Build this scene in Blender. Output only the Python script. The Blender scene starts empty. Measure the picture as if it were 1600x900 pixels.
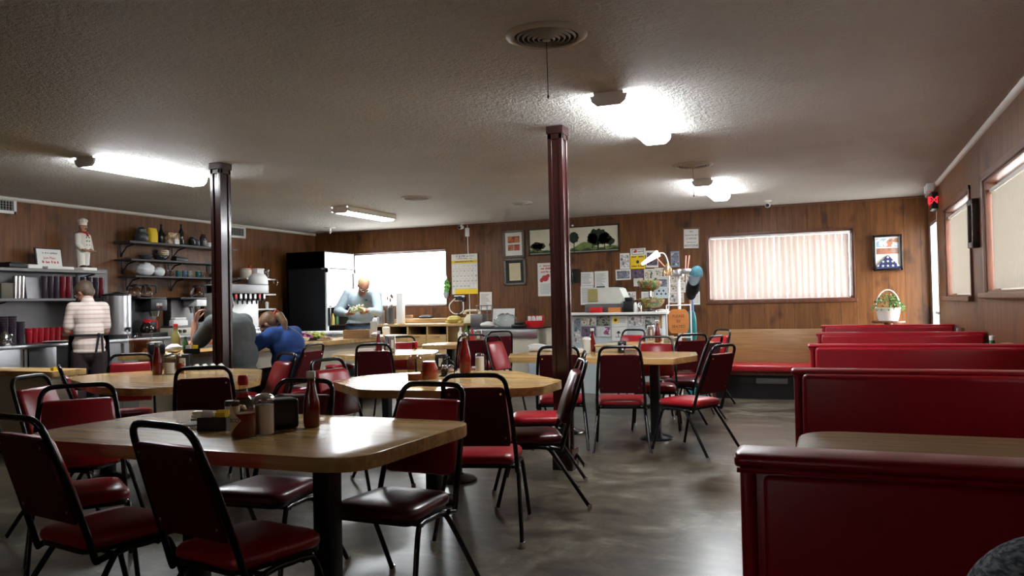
import bpy, bmesh, math, random
from mathutils import Vector, Matrix, Euler
random.seed(7)
C = bpy.context.scene.collection
SC = bpy.context.scene
D2R = math.radians

# ------------------------------------------------------------ camera maths
FPX, CX, CY, H = 1250.0, 800.0, 450.0, 1.25
def _norm(v): return v / v.length
_yd = _norm(Vector((1313 - CX, 464 - CY, FPX)))
_h2 = Vector((1313 - 2000 - CX, 464 + 2000 * 0.021 - CY, FPX))
_up = _norm(_yd.cross(_h2))
if _up.y > 0: _up = -_up
_xd = _norm(_yd.cross(_up))
def ray(px, py):
    d = Vector((px - CX, py - CY, FPX))
    return Vector((_xd.dot(d), _yd.dot(d), _up.dot(d)))
def P(px, py, X=None, Y=None, z=None):
    d = ray(px, py)
    t = X / d.x if X is not None else (Y / d.y if Y is not None else (z - H) / d.z)
    return Vector((d.x * t, d.y * t, H + d.z * t))

# ------------------------------------------------------------ materials
def _nt(name):
    m = bpy.data.materials.new(name); m.use_nodes = True
    nt = m.node_tree
    return m, nt, nt.nodes['Principled BSDF'], nt.nodes, nt.links
def setp(b, **k):
    for n, v in k.items(): b.inputs[n.replace('_', ' ')].default_value = v
def ramp(N, stops):
    r = N.new('ShaderNodeValToRGB')
    e = r.color_ramp.elements
    e[0].position, e[0].color = stops[0][0], (*stops[0][1], 1)
    e[1].position, e[1].color = stops[-1][0], (*stops[-1][1], 1)
    for p, c in stops[1:-1]:
        x = e.new(p); x.color = (*c, 1)
    return r
def mat(name, col, rough=.5, metal=0., var=0., scale=8., bump=0., bscale=60., spec=.5, emit=None, es=0., coat=0., trans=0., ior=1.45, alpha=1.):
    m, nt, b, N, L = _nt(name)
    setp(b, Base_Color=(*col, 1), Roughness=rough, Metallic=metal, IOR=ior)
    b.inputs['Specular IOR Level'].default_value = spec
    b.inputs['Coat Weight'].default_value = coat
    b.inputs['Transmission Weight'].default_value = trans
    b.inputs['Alpha'].default_value = alpha
    if emit:
        b.inputs['Emission Color'].default_value = (*emit, 1); b.inputs['Emission Strength'].default_value = es
    tc = N.new('ShaderNodeTexCoord')
    if var or not (emit or trans):
        n = N.new('ShaderNodeTexNoise'); n.inputs['Scale'].default_value = scale; n.inputs['Detail'].default_value = 4
        L.new(tc.outputs['Object'], n.inputs['Vector'])
        v = max(var, .04)
        r = ramp(N, [(.3, tuple(c * (1 - v) for c in col)), (.7, tuple(min(1, c * (1 + v)) for c in col))])
        L.new(n.outputs['Fac'], r.inputs['Fac']); L.new(r.outputs['Color'], b.inputs['Base Color'])
    if bump:
        n2 = N.new('ShaderNodeTexNoise'); n2.inputs['Scale'].default_value = bscale; n2.inputs['Detail'].default_value = 5
        L.new(tc.outputs['Object'], n2.inputs['Vector'])
        bp = N.new('ShaderNodeBump'); bp.inputs['Strength'].default_value = bump; bp.inputs['Distance'].default_value = .01
        L.new(n2.outputs['Fac'], bp.inputs['Height']); L.new(bp.outputs['Normal'], b.inputs['Normal'])
    return m
def math_node(N, op, a=None, b=None):
    x = N.new('ShaderNodeMath'); x.operation = op
    if a is not None and not hasattr(a, 'links'): x.inputs[0].default_value = a
    if b is not None and not hasattr(b, 'links'): x.inputs[1].default_value = b
    return x
def wood(name, dark, light, stretch=(1, 14, 14), scale=3., rough=.35, strip=None, strip_axis='Y', coat=0., knots=False, groove=None, groove_axis='X', tone=.25):
    """Grain stretched along one axis; optional glued strips (butcher block) or panel grooves."""
    m, nt, b, N, L = _nt(name)
    setp(b, Roughness=rough); b.inputs['Coat Weight'].default_value = coat; b.inputs['Coat Roughness'].default_value = .12; b.inputs['Specular IOR Level'].default_value = .35 if groove else .5
    tc = N.new('ShaderNodeTexCoord'); mp = N.new('ShaderNodeMapping'); mp.inputs['Scale'].default_value = stretch
    L.new(tc.outputs['Object'], mp.inputs['Vector'])
    n = N.new('ShaderNodeTexNoise'); n.inputs['Scale'].default_value = scale; n.inputs['Detail'].default_value = 6; n.inputs['Distortion'].default_value = .6
    L.new(mp.outputs['Vector'], n.inputs['Vector'])
    r = ramp(N, [(.3, dark), (.7, light)])
    L.new(n.outputs['Fac'], r.inputs['Fac'])
    col = r.outputs['Color']
    sp = N.new('ShaderNodeSeparateXYZ'); L.new(tc.outputs['Object'], sp.inputs[0])
    def mult(c, fac_socket):
        mx = N.new('ShaderNodeMixRGB'); mx.blend_type = 'MULTIPLY'; mx.inputs['Fac'].default_value = 1
        L.new(c, mx.inputs['Color1']); L.new(fac_socket, mx.inputs['Color2']); return mx.outputs['Color']
    w = strip or groove
    if w:
        ax = strip_axis if strip else groove_axis
        d = math_node(N, 'DIVIDE', None, w); L.new(sp.outputs[ax], d.inputs[0])
        fl = N.new('ShaderNodeMath'); fl.operation = 'FLOOR'; L.new(d.outputs[0], fl.inputs[0])
        wn = N.new('ShaderNodeTexWhiteNoise'); wn.noise_dimensions = '1D'; L.new(fl.outputs[0], wn.inputs['W'])
        mr = N.new('ShaderNodeMapRange'); mr.inputs['To Min'].default_value = 1 - tone; mr.inputs['To Max'].default_value = 1 + tone * .3
        L.new(wn.outputs['Value'], mr.inputs['Value']); col = mult(col, mr.outputs['Result'])
        if groove:
            fr = N.new('ShaderNodeMath'); fr.operation = 'FRACT'; L.new(d.outputs[0], fr.inputs[0])
            g = N.new('ShaderNodeMath'); g.operation = 'GREATER_THAN'; L.new(fr.outputs[0], g.inputs[0]); g.inputs[1].default_value = .024
            mr2 = N.new('ShaderNodeMapRange'); mr2.inputs['To Min'].default_value = .25; L.new(g.outputs[0], mr2.inputs['Value'])
            col = mult(col, mr2.outputs['Result'])
            bp = N.new('ShaderNodeBump'); bp.inputs['Strength'].default_value = .5; bp.inputs['Distance'].default_value = .004
            L.new(g.outputs[0], bp.inputs['Height']); L.new(bp.outputs['Normal'], b.inputs['Normal'])
    if knots:
        n3 = N.new('ShaderNodeTexNoise'); n3.inputs['Scale'].default_value = 2.6; n3.inputs['Detail'].default_value = 3
        mp3 = N.new('ShaderNodeMapping'); mp3.inputs['Scale'].default_value = (1.6, 1.6, .9)
        L.new(tc.outputs['Object'], mp3.inputs['Vector']); L.new(mp3.outputs['Vector'], n3.inputs['Vector'])
        r3 = ramp(N, [(.30, (.35, .32, .3)), (.44, (1, 1, 1))]); L.new(n3.outputs['Fac'], r3.inputs['Fac'])
        col = mult(col, r3.outputs['Color'])
    L.new(col, b.inputs['Base Color'])
    return m
def thin_glass(name, tint=(1, 1, 1), ior=1.4):
    m, nt, b, N, L = _nt(name); N.remove(b)
    t = N.new('ShaderNodeBsdfTransparent'); t.inputs['Color'].default_value = (*tint, 1)
    g = N.new('ShaderNodeBsdfGlossy'); g.inputs['Roughness'].default_value = .02
    lw = N.new('ShaderNodeLayerWeight'); lw.inputs['Blend'].default_value = .5
    f0 = ((ior - 1) / (ior + 1)) ** 2
    pw = math_node(N, 'POWER', None, 2.6 if tint[0] < 1 else 4.5); L.new(lw.outputs['Facing'], pw.inputs[0])
    f = math_node(N, 'MULTIPLY_ADD', None, .55 if ior > 1.2 else .12); L.new(pw.outputs[0], f.inputs[0]); f.inputs[2].default_value = f0 + (.03 if tint[0] < 1 else 0)
    mx = N.new('ShaderNodeMixShader'); L.new(f.outputs[0], mx.inputs[0]); L.new(t.outputs[0], mx.inputs[1]); L.new(g.outputs[0], mx.inputs[2])
    L.new(mx.outputs[0], N['Material Output'].inputs['Surface'])
    return m
def translucent(name, col, mixf=.5, rough=.6):
    m, nt, b, N, L = _nt(name); N.remove(b)
    d = N.new('ShaderNodeBsdfDiffuse'); d.inputs['Color'].default_value = (*col, 1)
    t = N.new('ShaderNodeBsdfTranslucent'); t.inputs['Color'].default_value = (*col, 1)
    tc = N.new('ShaderNodeTexCoord'); n = N.new('ShaderNodeTexNoise'); n.inputs['Scale'].default_value = 40
    L.new(tc.outputs['Object'], n.inputs['Vector'])
    r = ramp(N, [(.3, tuple(c * .96 for c in col)), (.7, col)]); L.new(n.outputs['Fac'], r.inputs['Fac'])
    L.new(r.outputs['Color'], d.inputs['Color']); L.new(r.outputs['Color'], t.inputs['Color'])
    mx = N.new('ShaderNodeMixShader'); mx.inputs[0].default_value = mixf
    L.new(d.outputs[0], mx.inputs[1]); L.new(t.outputs[0], mx.inputs[2])
    L.new(mx.outputs[0], N['Material Output'].inputs['Surface'])
    return m
def emitter(name, col, s):
    m, nt, b, N, L = _nt(name); N.remove(b)
    e = N.new('ShaderNodeEmission'); e.inputs['Color'].default_value = (*col, 1); e.inputs['Strength'].default_value = s
    L.new(e.outputs[0], N['Material Output'].inputs['Surface'])
    return m
def printmat(name, cols, scale=9., seed=0., paper=None):
    """A printed picture: blotches of the listed colours."""
    m, nt, b, N, L = _nt(name); setp(b, Roughness=.55)
    tc = N.new('ShaderNodeTexCoord'); mp = N.new('ShaderNodeMapping'); mp.inputs['Location'].default_value = (seed, seed * 1.7, seed * .6)
    L.new(tc.outputs['Object'], mp.inputs['Vector'])
    n = N.new('ShaderNodeTexNoise'); n.inputs['Scale'].default_value = scale; n.inputs['Detail'].default_value = 3
    L.new(mp.outputs['Vector'], n.inputs['Vector'])
    k = len(cols); r = ramp(N, [(.3 + .4 * i / (k - 1), c) for i, c in enumerate(cols)])
    r.color_ramp.interpolation = 'CONSTANT' if k > 3 else 'LINEAR'
    L.new(n.outputs['Fac'], r.inputs['Fac']); L.new(r.outputs['Color'], b.inputs['Base Color'])
    return m

def make_floor_mat():
    m, nt, b, N, L = _nt('polished_floor'); b.inputs['Specular IOR Level'].default_value = .42
    tc = N.new('ShaderNodeTexCoord')
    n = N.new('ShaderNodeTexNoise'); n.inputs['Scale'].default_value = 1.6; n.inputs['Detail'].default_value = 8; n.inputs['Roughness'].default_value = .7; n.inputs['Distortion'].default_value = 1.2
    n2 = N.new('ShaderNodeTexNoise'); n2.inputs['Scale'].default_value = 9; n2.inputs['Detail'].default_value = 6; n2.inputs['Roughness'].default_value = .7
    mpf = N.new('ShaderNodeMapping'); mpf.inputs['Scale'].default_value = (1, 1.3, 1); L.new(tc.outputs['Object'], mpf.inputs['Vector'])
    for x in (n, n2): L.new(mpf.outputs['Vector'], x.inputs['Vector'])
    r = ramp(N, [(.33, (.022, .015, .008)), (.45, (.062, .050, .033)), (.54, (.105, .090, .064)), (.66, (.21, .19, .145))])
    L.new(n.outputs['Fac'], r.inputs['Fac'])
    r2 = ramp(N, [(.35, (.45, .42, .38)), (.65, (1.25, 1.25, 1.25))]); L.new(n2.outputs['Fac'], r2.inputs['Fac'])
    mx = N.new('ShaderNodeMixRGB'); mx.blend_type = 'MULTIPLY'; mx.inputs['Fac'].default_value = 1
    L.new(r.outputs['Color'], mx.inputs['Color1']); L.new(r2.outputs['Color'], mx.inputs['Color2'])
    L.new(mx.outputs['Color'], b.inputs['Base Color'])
    mr = N.new('ShaderNodeMapRange'); mr.inputs['To Min'].default_value = .24; mr.inputs['To Max'].default_value = .36
    L.new(n2.outputs['Fac'], mr.inputs['Value']); L.new(mr.outputs['Result'], b.inputs['Roughness'])
    n4 = N.new('ShaderNodeTexNoise'); n4.inputs['Scale'].default_value = 5
    L.new(tc.outputs['Object'], n4.inputs['Vector'])
    bp = N.new('ShaderNodeBump'); bp.inputs['Strength'].default_value = .06; bp.inputs['Distance'].default_value = .01
    L.new(n4.outputs['Fac'], bp.inputs['Height']); L.new(bp.outputs['Normal'], b.inputs['Normal'])
    return m
def make_ceiling_mat():
    m, nt, b, N, L = _nt('popcorn_ceiling'); setp(b, Roughness=.75)
    tc = N.new('ShaderNodeTexCoord')
    v = N.new('ShaderNodeTexNoise'); v.inputs['Scale'].default_value = 30; v.inputs['Detail'].default_value = 4; v.inputs['Roughness'].default_value = .7
    L.new(tc.outputs['Object'], v.inputs['Vector'])
    st = N.new('ShaderNodeTexNoise'); st.inputs['Scale'].default_value = .55; st.inputs['Detail'].default_value = 5
    L.new(tc.outputs['Object'], st.inputs['Vector'])
    r = ramp(N, [(.3, (.62, .595, .54)), (.65, (.76, .745, .71))]); L.new(st.outputs['Fac'], r.inputs['Fac'])
    L.new(r.outputs['Color'], b.inputs['Base Color'])
    bp = N.new('ShaderNodeBump'); bp.inputs['Strength'].default_value = 1.0; bp.inputs['Distance'].default_value = .07
    L.new(v.outputs['Fac'], bp.inputs['Height']); L.new(bp.outputs['Normal'], b.inputs['Normal'])
    return m

PAN_D, PAN_L = (.100, .036, .0095), (.195, .075, .021)
panel_x = wood('wood_panelling_across', PAN_D, PAN_L, (9, 9, .9), 2.2, .44, groove=.2032, groove_axis='X', knots=True, tone=.18)
panel_y = wood('wood_panelling_along', PAN_D, PAN_L, (9, 9, .9), 2.2, .44, groove=.2032, groove_axis='Y', knots=True, tone=.18)
tabletop_w = wood('butcher_block', (.50, .285, .10), (.70, .46, .185), (1.2, 16, 16), 2.5, .24, strip=.045, strip_axis='Y', coat=.3, tone=.22)
oak = wood('light_oak', (.36, .21, .08), (.5, .31, .13), (1, 12, 12), 3, .4)
bench_w = wood('bench_veneer', (.20, .10, .038), (.30, .165, .068), (.8, 10, 14), 3, .32)
frame_w = wood('stained_trim', (.075, .025, .012), (.15, .05, .024), (6, 6, 1), 3, .35)
post_w = wood('oxblood_paint', (.022, .006, .006), (.034, .009, .008), (6, 6, 1), 2, .22, coat=.5)
greyframe = wood('grey_wood_frame', (.10, .085, .07), (.17, .15, .125), (8, 8, 8), 3, .5)
boxwood = wood('crate_wood', (.25, .13, .05), (.36, .2, .085), (1, 10, 10), 3, .5)
floor_m, ceil_m = make_floor_mat(), make_ceiling_mat()
trim_w = mat('white_trim', (.62, .60, .55), .5)
vinyl = mat('red_vinyl', (.30, .010, .016), .32, var=.1, scale=5, bump=.05, bscale=120)
booth_v = mat('booth_vinyl', (.36, .006, .018), .33, var=.1, scale=3, bump=.04, bscale=140)
maroon = mat('maroon_reflection_vinyl', (.085, .012, .016), .28, var=.1, bump=.05, bscale=120)  # darker copy of the red vinyl, purplish reflections put into its colour
pad_back = mat('dark_maroon_board', (.085, .005, .010), .55, spec=.3)
black = mat('black_enamel', (.006, .006, .007), .22)
blackplastic = mat('black_plastic', (.010, .010, .011), .4)
chrome = mat('chrome', (.75, .75, .76), .12, 1)
steel = mat('brushed_steel', (.50, .51, .53), .3, 1, var=.08, scale=3)
steel_dk = mat('dull_steel', (.17, .165, .165), .5, 1)
cream = mat('cream_laminate', (.60, .555, .45), .45)
white = mat('white_paint', (.75, .75, .73), .45)
whitepl = mat('white_plastic', (.80, .80, .79), .35)
paper = mat('paper', (.72, .71, .67), .7)
ivory = mat('ivory_paper', (.62, .55, .36), .7)
yellow = mat('yellow_paper', (.80, .55, .02), .6)
ink = mat('printed_ink', (.03, .03, .035), .6)
inkgrey = mat('grey_ink', (.25, .25, .26), .6)
inkred = mat('red_ink', (.45, .03, .03), .6)
glass = mat('clear_glass', (1, 1, 1), .02, trans=1, ior=1.35)
pane_g = thin_glass('window_glass')
ketchup_m = mat('ketchup', (.14, .005, .003), .18, coat=.5)
sauce_m = mat('pepper_sauce', (.28, .03, .008), .15, coat=.5)
sugar_m = mat('white_sugar', (.85, .84, .80), .8)
redplastic = mat('red_plastic', (.55, .015, .02), .35)
green = mat('leaf_green', (.06, .16, .035), .5, var=.5, scale=20)
teal = mat('teal_plastic', (.008, .17, .19), .45)
tealglaze = mat('teal_glaze', (.02, .13, .12), .2)
blind_m = translucent('blind_vinyl', (.64, .56, .52), .20)
blind_side = translucent('blind_fabric', (.62, .58, .51), .22)
lens = emitter('fluorescent_lens', (.93, .97, 1.0), 38.0)
skin = mat('skin', (.42, .20, .13), .5, var=.08)
hair_br = mat('brown_hair', (.085, .055, .035), .55, var=.35, scale=60)
hair_bl = mat('blond_hair', (.42, .29, .14), .5, var=.3, scale=60)
hair_rd = mat('auburn_hair', (.15, .08, .038), .5, var=.35, scale=60)
denim = mat('blue_denim', (.05, .085, .13), .8, var=.2, scale=30)
cardboard = mat('brown_card', (.33, .2, .1), .7)
plasticbag = mat('white_bag', (.72, .74, .76), .4, bump=.5, bscale=25)

# ------------------------------------------------------------ mesh builder
class MB:
    def __init__(s): s.bm = bmesh.new()
    def _bevel(s, faces, off, seg):
        ed = {e for f in faces for e in f.edges}
        bmesh.ops.bevel(s.bm, geom=list(ed), offset=off, segments=seg, affect='EDGES', profile=.5)
    def box(s, c, d, rot=None, bev=0, seg=2):
        M = Matrix.Translation(c)
        if rot: M = M @ Euler([D2R(a) for a in rot]).to_matrix().to_4x4()
        M = M @ Matrix.Diagonal((*d, 1))
        r = bmesh.ops.create_cube(s.bm, size=1, matrix=M)
        if bev:
            fs = {f for v in r['verts'] for f in v.link_faces}
            s._bevel(fs, min(bev, min(abs(x) for x in d) * .49), seg)
        return s
    def bb(s, x0, x1, y0, y1, z0, z1, bev=0, seg=2):
        return s.box(((x0 + x1) / 2, (y0 + y1) / 2, (z0 + z1) / 2), (abs(x1 - x0), abs(y1 - y0), abs(z1 - z0)), None, bev, seg)
    def loft(s, rings, cap=True, closed=True):
        vs = [[s.bm.verts.new(p) for p in r] for r in rings]
        n = len(vs[0])
        for a, b in zip(vs, vs[1:]):
            for i in range(n if closed else n - 1):
                j = (i + 1) % n
                s.bm.faces.new((a[i], a[j], b[j], b[i]))
        if cap and closed:
            s.bm.faces.new(vs[0][::-1]); s.bm.faces.new(vs[-1])
        s.last = vs; return s
    def cyl(s, p0, p1, r0, r1=None, n=16):
        return s.tube([p0, p1], [r0, r0 if r1 is None else r1], n)
    def tube(s, pts, r, n=8, closed=False):
        pts = [Vector(p) for p in pts]; k = len(pts)
        rr = r if isinstance(r, (list, tuple)) else [r] * k
        T = []
        for i in range(k):
            a = pts[i - 1] if (i or closed) else pts[0]; b = pts[(i + 1) % k] if (i < k - 1 or closed) else pts[-1]
            T.append(_norm(b - a) if (b - a).length > 1e-9 else Vector((0, 0, 1)))
        u = T[0].orthogonal().normalized(); rings = []
        for i in range(k):
            if i: u = (T[i - 1].rotation_difference(T[i])) @ u
            u = (u - T[i] * u.dot(T[i])).normalized(); v = T[i].cross(u)
            rings.append([pts[i] + (u * math.cos(2 * math.pi * q / n) + v * math.sin(2 * math.pi * q / n)) * rr[i] for q in range(n)])
        if closed:
            vs = s.loft(rings, cap=False).last
            a, b = vs[-1], vs[0]
            best = min(range(n), key=lambda o: sum((a[i].co - b[(i + o) % n].co).length for i in range(n)))
            for i in range(n):
                s.bm.faces.new((a[i], a[(i + 1) % n], b[(i + 1 + best) % n], b[(i + best) % n]))
        else: s.loft(rings)
        return s
    def lathe(s, prof, c=(0, 0, 0), n=24, cap=True, axis=None):
        c = Vector(c)
        rings = [[c + Vector((max(r, 1e-4) * math.cos(2 * math.pi * q / n), max(r, 1e-4) * math.sin(2 * math.pi * q / n), z)) for q in range(n)] for r, z in prof]
        s.loft(rings, cap=cap); return s
    def prism(s, poly, z0, z1, bev=0, seg=2):
        b0 = len(s.bm.faces)
        lo = [s.bm.verts.new((x, y, z0)) for x, y in poly]; hi = [s.bm.verts.new((x, y, z1)) for x, y in poly]
        k = len(poly); fs = [s.bm.faces.new(lo[::-1]), s.bm.faces.new(hi)]
        for i in range(k): s.bm.faces.new((lo[i], lo[(i + 1) % k], hi[(i + 1) % k], hi[i]))
        if bev:
            ed = [e for f in fs for e in f.edges]
            bmesh.ops.bevel(s.bm, geom=ed, offset=bev, segments=seg, affect='EDGES', profile=.5)
        return s
    def ell(s, c, r, rot=None, n=16, m=10):
        M = Matrix.Translation(c)
        if rot: M = M @ Euler([D2R(a) for a in rot]).to_matrix().to_4x4()
        M = M @ Matrix.Diagonal((*(r if hasattr(r, '__len__') else (r, r, r)), 1))
        bmesh.ops.create_uvsphere(s.bm, u_segments=n, v_segments=m, radius=1, matrix=M); return s
    def cap(s, p0, p1, r0, r1, n=14):
        """tapered capsule"""
        s.ell(p0, r0, n=n, m=8); s.ell(p1, r1, n=n, m=8); s.tube([p0, p1], [r0, r1], n); return s
    def xf(s, M): bmesh.ops.transform(s.bm, matrix=M, verts=s.bm.verts); return s
    def build(s, name, m, parent=None, smooth=40):
        bmesh.ops.recalc_face_normals(s.bm, faces=s.bm.faces)
        me = bpy.data.meshes.new(name); s.bm.to_mesh(me); s.bm.free()
        if smooth:
            for p in me.polygons: p.use_smooth = True
            me.set_sharp_from_angle(angle=D2R(smooth))
        if m: me.materials.append(m)
        o = bpy.data.objects.new(name, me); C.objects.link(o)
        if parent: o.parent = parent
        return o

def tag(o, label, cat, group=None, kind=None):
    o['label'] = label; o['category'] = cat
    if group: o['group'] = group
    if kind: o['kind'] = kind
    return o
def thing(name, label, cat, loc=(0, 0, 0), rz=0, group=None):
    o = bpy.data.objects.new(name, None); C.objects.link(o); o.empty_display_size = .05
    o.location = loc; o.rotation_euler = (0, 0, D2R(rz))
    return tag(o, label, cat, group)
def struct(mb, name, m, parent=None, smooth=0, label=None):
    o = mb.build(name, m, parent, smooth)
    if not parent: o['kind'] = 'structure'
    return o
def children(o): return [c for c in ALL() if c.parent == o]
def ALL(): return list(C.objects)
def dup(root, loc, rz=0, label=None, group=None, kids=None):
    r = root.copy(); C.objects.link(r); r.location = loc; r.rotation_euler = (0, 0, D2R(rz))
    if label: r['label'] = label
    if group: r['group'] = group
    for ch in list(root.children):
        c = ch.copy(); C.objects.link(c); c.parent = r
        for g in list(ch.children):
            d = g.copy(); C.objects.link(d); d.parent = c
    return r
def one(mb, name, m, label, cat, loc=(0, 0, 0), rz=0, group=None, smooth=40):
    """a thing that is a single mesh"""
    o = mb.build(name, m, None, smooth); o.location = loc; o.rotation_euler = (0, 0, D2R(rz))
    return tag(o, label, cat, group)
def remesh(o, vox, it=4, fac=.5):
    md = o.modifiers.new('r', 'REMESH'); md.mode = 'VOXEL'; md.voxel_size = vox; md.use_smooth_shade = True
    ms = o.modifiers.new('s', 'SMOOTH'); ms.iterations = it; ms.factor = fac
    ev = o.evaluated_get(bpy.context.evaluated_depsgraph_get())
    me = bpy.data.meshes.new_from_object(ev)
    mats = [x for x in o.data.materials]
    o.modifiers.clear(); o.data = me
    if not me.materials:
        for x in mats: me.materials.append(x)
    for p in me.polygons: p.use_smooth = True
    return o
def text(s, size, m, name, parent, loc, rot=(90, 0, 0), align='CENTER', depth=.0006, spacing=1.0, wrap=None, line=1.0):
    cu = bpy.data.curves.new('t', 'FONT'); cu.body = s; cu.size = size; cu.align_x = align; cu.align_y = 'CENTER'
    cu.extrude = depth; cu.space_character = spacing; cu.space_line = line
    t = bpy.data.objects.new('t', cu); C.objects.link(t)
    bpy.context.view_layer.update()
    me = bpy.data.meshes.new_from_object(t.evaluated_get(bpy.context.evaluated_depsgraph_get()))
    bpy.data.objects.remove(t); bpy.data.curves.remove(cu)
    me.materials.clear(); me.materials.append(m)
    if wrap:
        for v in me.vertices:
            a = v.co.x / wrap; x, y, z = math.sin(a) * (wrap + v.co.z), v.co.y, -math.cos(a) * (wrap + v.co.z)
            v.co = (x, y, -z)
    o = bpy.data.objects.new(name, me); C.objects.link(o); o.parent = parent
    o.location = loc; o.rotation_euler = [D2R(a) for a in rot]
    return o
def scribble(w, h, m, name, parent, loc, rz=0, seed=1):
    """print too small or blurred to read: a row of little marks of uneven height"""
    rnd = random.Random(seed); mb = MB(); x = -w / 2
    while x < w / 2:
        l = h * rnd.uniform(.35, .7); hh = h * rnd.uniform(.55, 1)
        if rnd.random() > .16: mb.box((x + l / 2, 0, (hh - h) / 2), (l * .75, .0012, hh))
        x += l
    o = mb.build(name, m, parent, 0); o.location = loc; o.rotation_euler = (0, 0, D2R(rz)); return o
def rounded(poly, r, seg=6):
    """round the corners of a polygon; r number or list"""
    out = []; k = len(poly)
    for i in range(k):
        p = Vector(poly[i]); a = Vector(poly[i - 1]) - p; b = Vector(poly[(i + 1) % k]) - p
        q = r[i] if isinstance(r, (list, tuple)) else r
        q = min(q, a.length * .45, b.length * .45)
        p0, p1 = p + a.normalized() * q, p + b.normalized() * q
        for j in range(seg + 1):
            t = j / seg
            out.append(tuple((1 - t) ** 2 * p0 + 2 * t * (1 - t) * p + t * t * p1))
    return out
def rrect(w, d, r, seg=6): return rounded([(-w / 2, -d / 2), (w / 2, -d / 2), (w / 2, d / 2), (-w / 2, d / 2)], r, seg)
def arc(c, r, a0, a1, n, plane='xz'):
    o = []
    for i in range(n + 1):
        a = D2R(a0 + (a1 - a0) * i / n); u, v = math.cos(a) * r, math.sin(a) * r
        o.append((c[0] + u, c[1], c[2] + v) if plane == 'xz' else ((c[0], c[1] + u, c[2] + v) if plane == 'yz' else (c[0] + u, c[1] + v, c[2])))
    return o
def smooth_path(pts, n=6):
    pts = [Vector(p) for p in pts]; out = []
    for i in range(len(pts) - 1):
        p0, p1, p2, p3 = pts[max(i - 1, 0)], pts[i], pts[i + 1], pts[min(i + 2, len(pts) - 1)]
        for j in range(n):
            t = j / n
            out.append(.5 * ((2 * p1) + (p2 - p0) * t + (2 * p0 - 5 * p1 + 4 * p2 - p3) * t * t + (3 * p1 - p0 - 3 * p2 + p3) * t ** 3))
    out.append(pts[-1]); return out
# ============================================================ THE ROOM
XL, XR, YB, YF, ZC = -8.74, 1.11, 12.0, -1.6, 2.585
T = .14
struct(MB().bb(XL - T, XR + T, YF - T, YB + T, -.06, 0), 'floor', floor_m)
struct(MB().bb(XL - T, XR + T, YF - T, YB + T, ZC, ZC + .1), 'ceiling', ceil_m)
struct(MB().bb(-40, 40, -30, 50, -.16, -.08), 'ground', mat('pale_gravel', (.5, .48, .44), .9, var=.2, scale=2))
def wall_with_holes(name, m, fixed, u0, u1, holes, axis):
    """axis 'x': wall runs along X at Y=fixed..; 'y': along Y at X=fixed. holes (u0,u1,z0,z1) sorted"""
    mb = MB(); a, b = fixed
    def seg(p, q, z0, z1):
        if q - p > 1e-4 and z1 - z0 > 1e-4:
            mb.bb(p, q, a, b, z0, z1) if axis == 'x' else mb.bb(a, b, p, q, z0, z1)
    cur = u0
    for h in holes:
        seg(cur, h[0], 0, ZC); seg(h[0], h[1], 0, h[2]); seg(h[0], h[1], h[3], ZC); cur = h[1]
    seg(cur, u1, 0, ZC)
    return struct(mb, name, m)
WL = (-8.0, -6.10, 1.24, 2.205)
WR = (-1.79, .18, 1.225, 2.19)
W1 = (8.27, 10.15, 1.23, 2.19)
W2 = (5.15, 7.50, 1.26, 2.17)
W3_ADDED = (1.95, 4.30, 1.26, 2.17)  # unseen window, added for soft side light on the nearest table
DR = (10.98, 11.86, 0, 2.20)
wall_with_holes('wall_back', panel_x, (YB, YB + T), XL - T, XR + T, [WL, WR], 'x')
wall_with_holes('wall_right', panel_y, (XR, XR + T), YF, YB, [W3_ADDED, W2, W1, DR], 'y')
struct(MB().bb(XL - T, XL, YF, YB, 0, ZC), 'wall_left', panel_y)
WF_ADDED = (-3.9, -1.5, 1.26, 2.17)  # unseen window, added behind the camera for soft front light
wall_with_holes('wall_front', panel_x, (YF - T, YF), XL - T, XR + T, [WF_ADDED], 'x')
def quarter(name, x, sgn):
    mb = MB(); pr = [(0, 0)] + [(.032 * math.sin(D2R(a)), -.04 * math.cos(D2R(a))) for a in range(0, 91, 15)]
    mb.loft([[(x + sgn * u, y, ZC + v) for u, v in pr] for y in (YF, YB)])
    return struct(mb, name, trim_w, None, 40)
quarter('trim_1', XL, 1); quarter('trim_2', XR, -1)
struct(MB().bb(XL, XR, YB - .018, YB, ZC - .022, ZC), 'trim_3', frame_w)
struct(MB().bb(XL, XR, YB - .015, YB, 0, .09, .004), 'baseboard_back', frame_w)
struct(MB().bb(XR - .015, XR, YF, 10.9, 0, .09, .004), 'baseboard_right', frame_w)
struct(MB().bb(XL, XL + .015, YF, YB, 0, .09, .004), 'baseboard_left', frame_w)

def frame_bars(mb, axis, at, depth, w, o, sill=0, proud=.02):
    """casing around an opening o=(u0,u1,z0,z1); at = room-side face coordinate; depth>0 goes outwards"""
    u0, u1, z0, z1 = o
    def seg(p, q, za, zb, d0, d1, bev=.004):
        if axis == 'x': mb.bb(p, q, at + d0, at + d1, za, zb, bev)
        else: mb.bb(at + d0, at + d1, p, q, za, zb, bev)
    seg(u0 - w, u0, z0 - w, z1 + w, -proud, .004); seg(u1, u1 + w, z0 - w, z1 + w, -proud, .004)
    seg(u0 - w, u1 + w, z1, z1 + w, -proud, .004); seg(u0 - w, u1 + w, z0 - w, z0, -proud, .004)
    t = .018
    seg(u0, u0 + t, z0, z1, 0, depth); seg(u1 - t, u1, z0, z1, 0, depth); seg(u0, u1, z1 - t, z1, 0, depth); seg(u0, u1, z0, z0 + t, 0, depth)
    if sill: seg(u0 - w - .02, u1 + w + .02, z0 - .045, z0 + .002, -sill, depth * .9, .008)
    return mb
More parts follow.
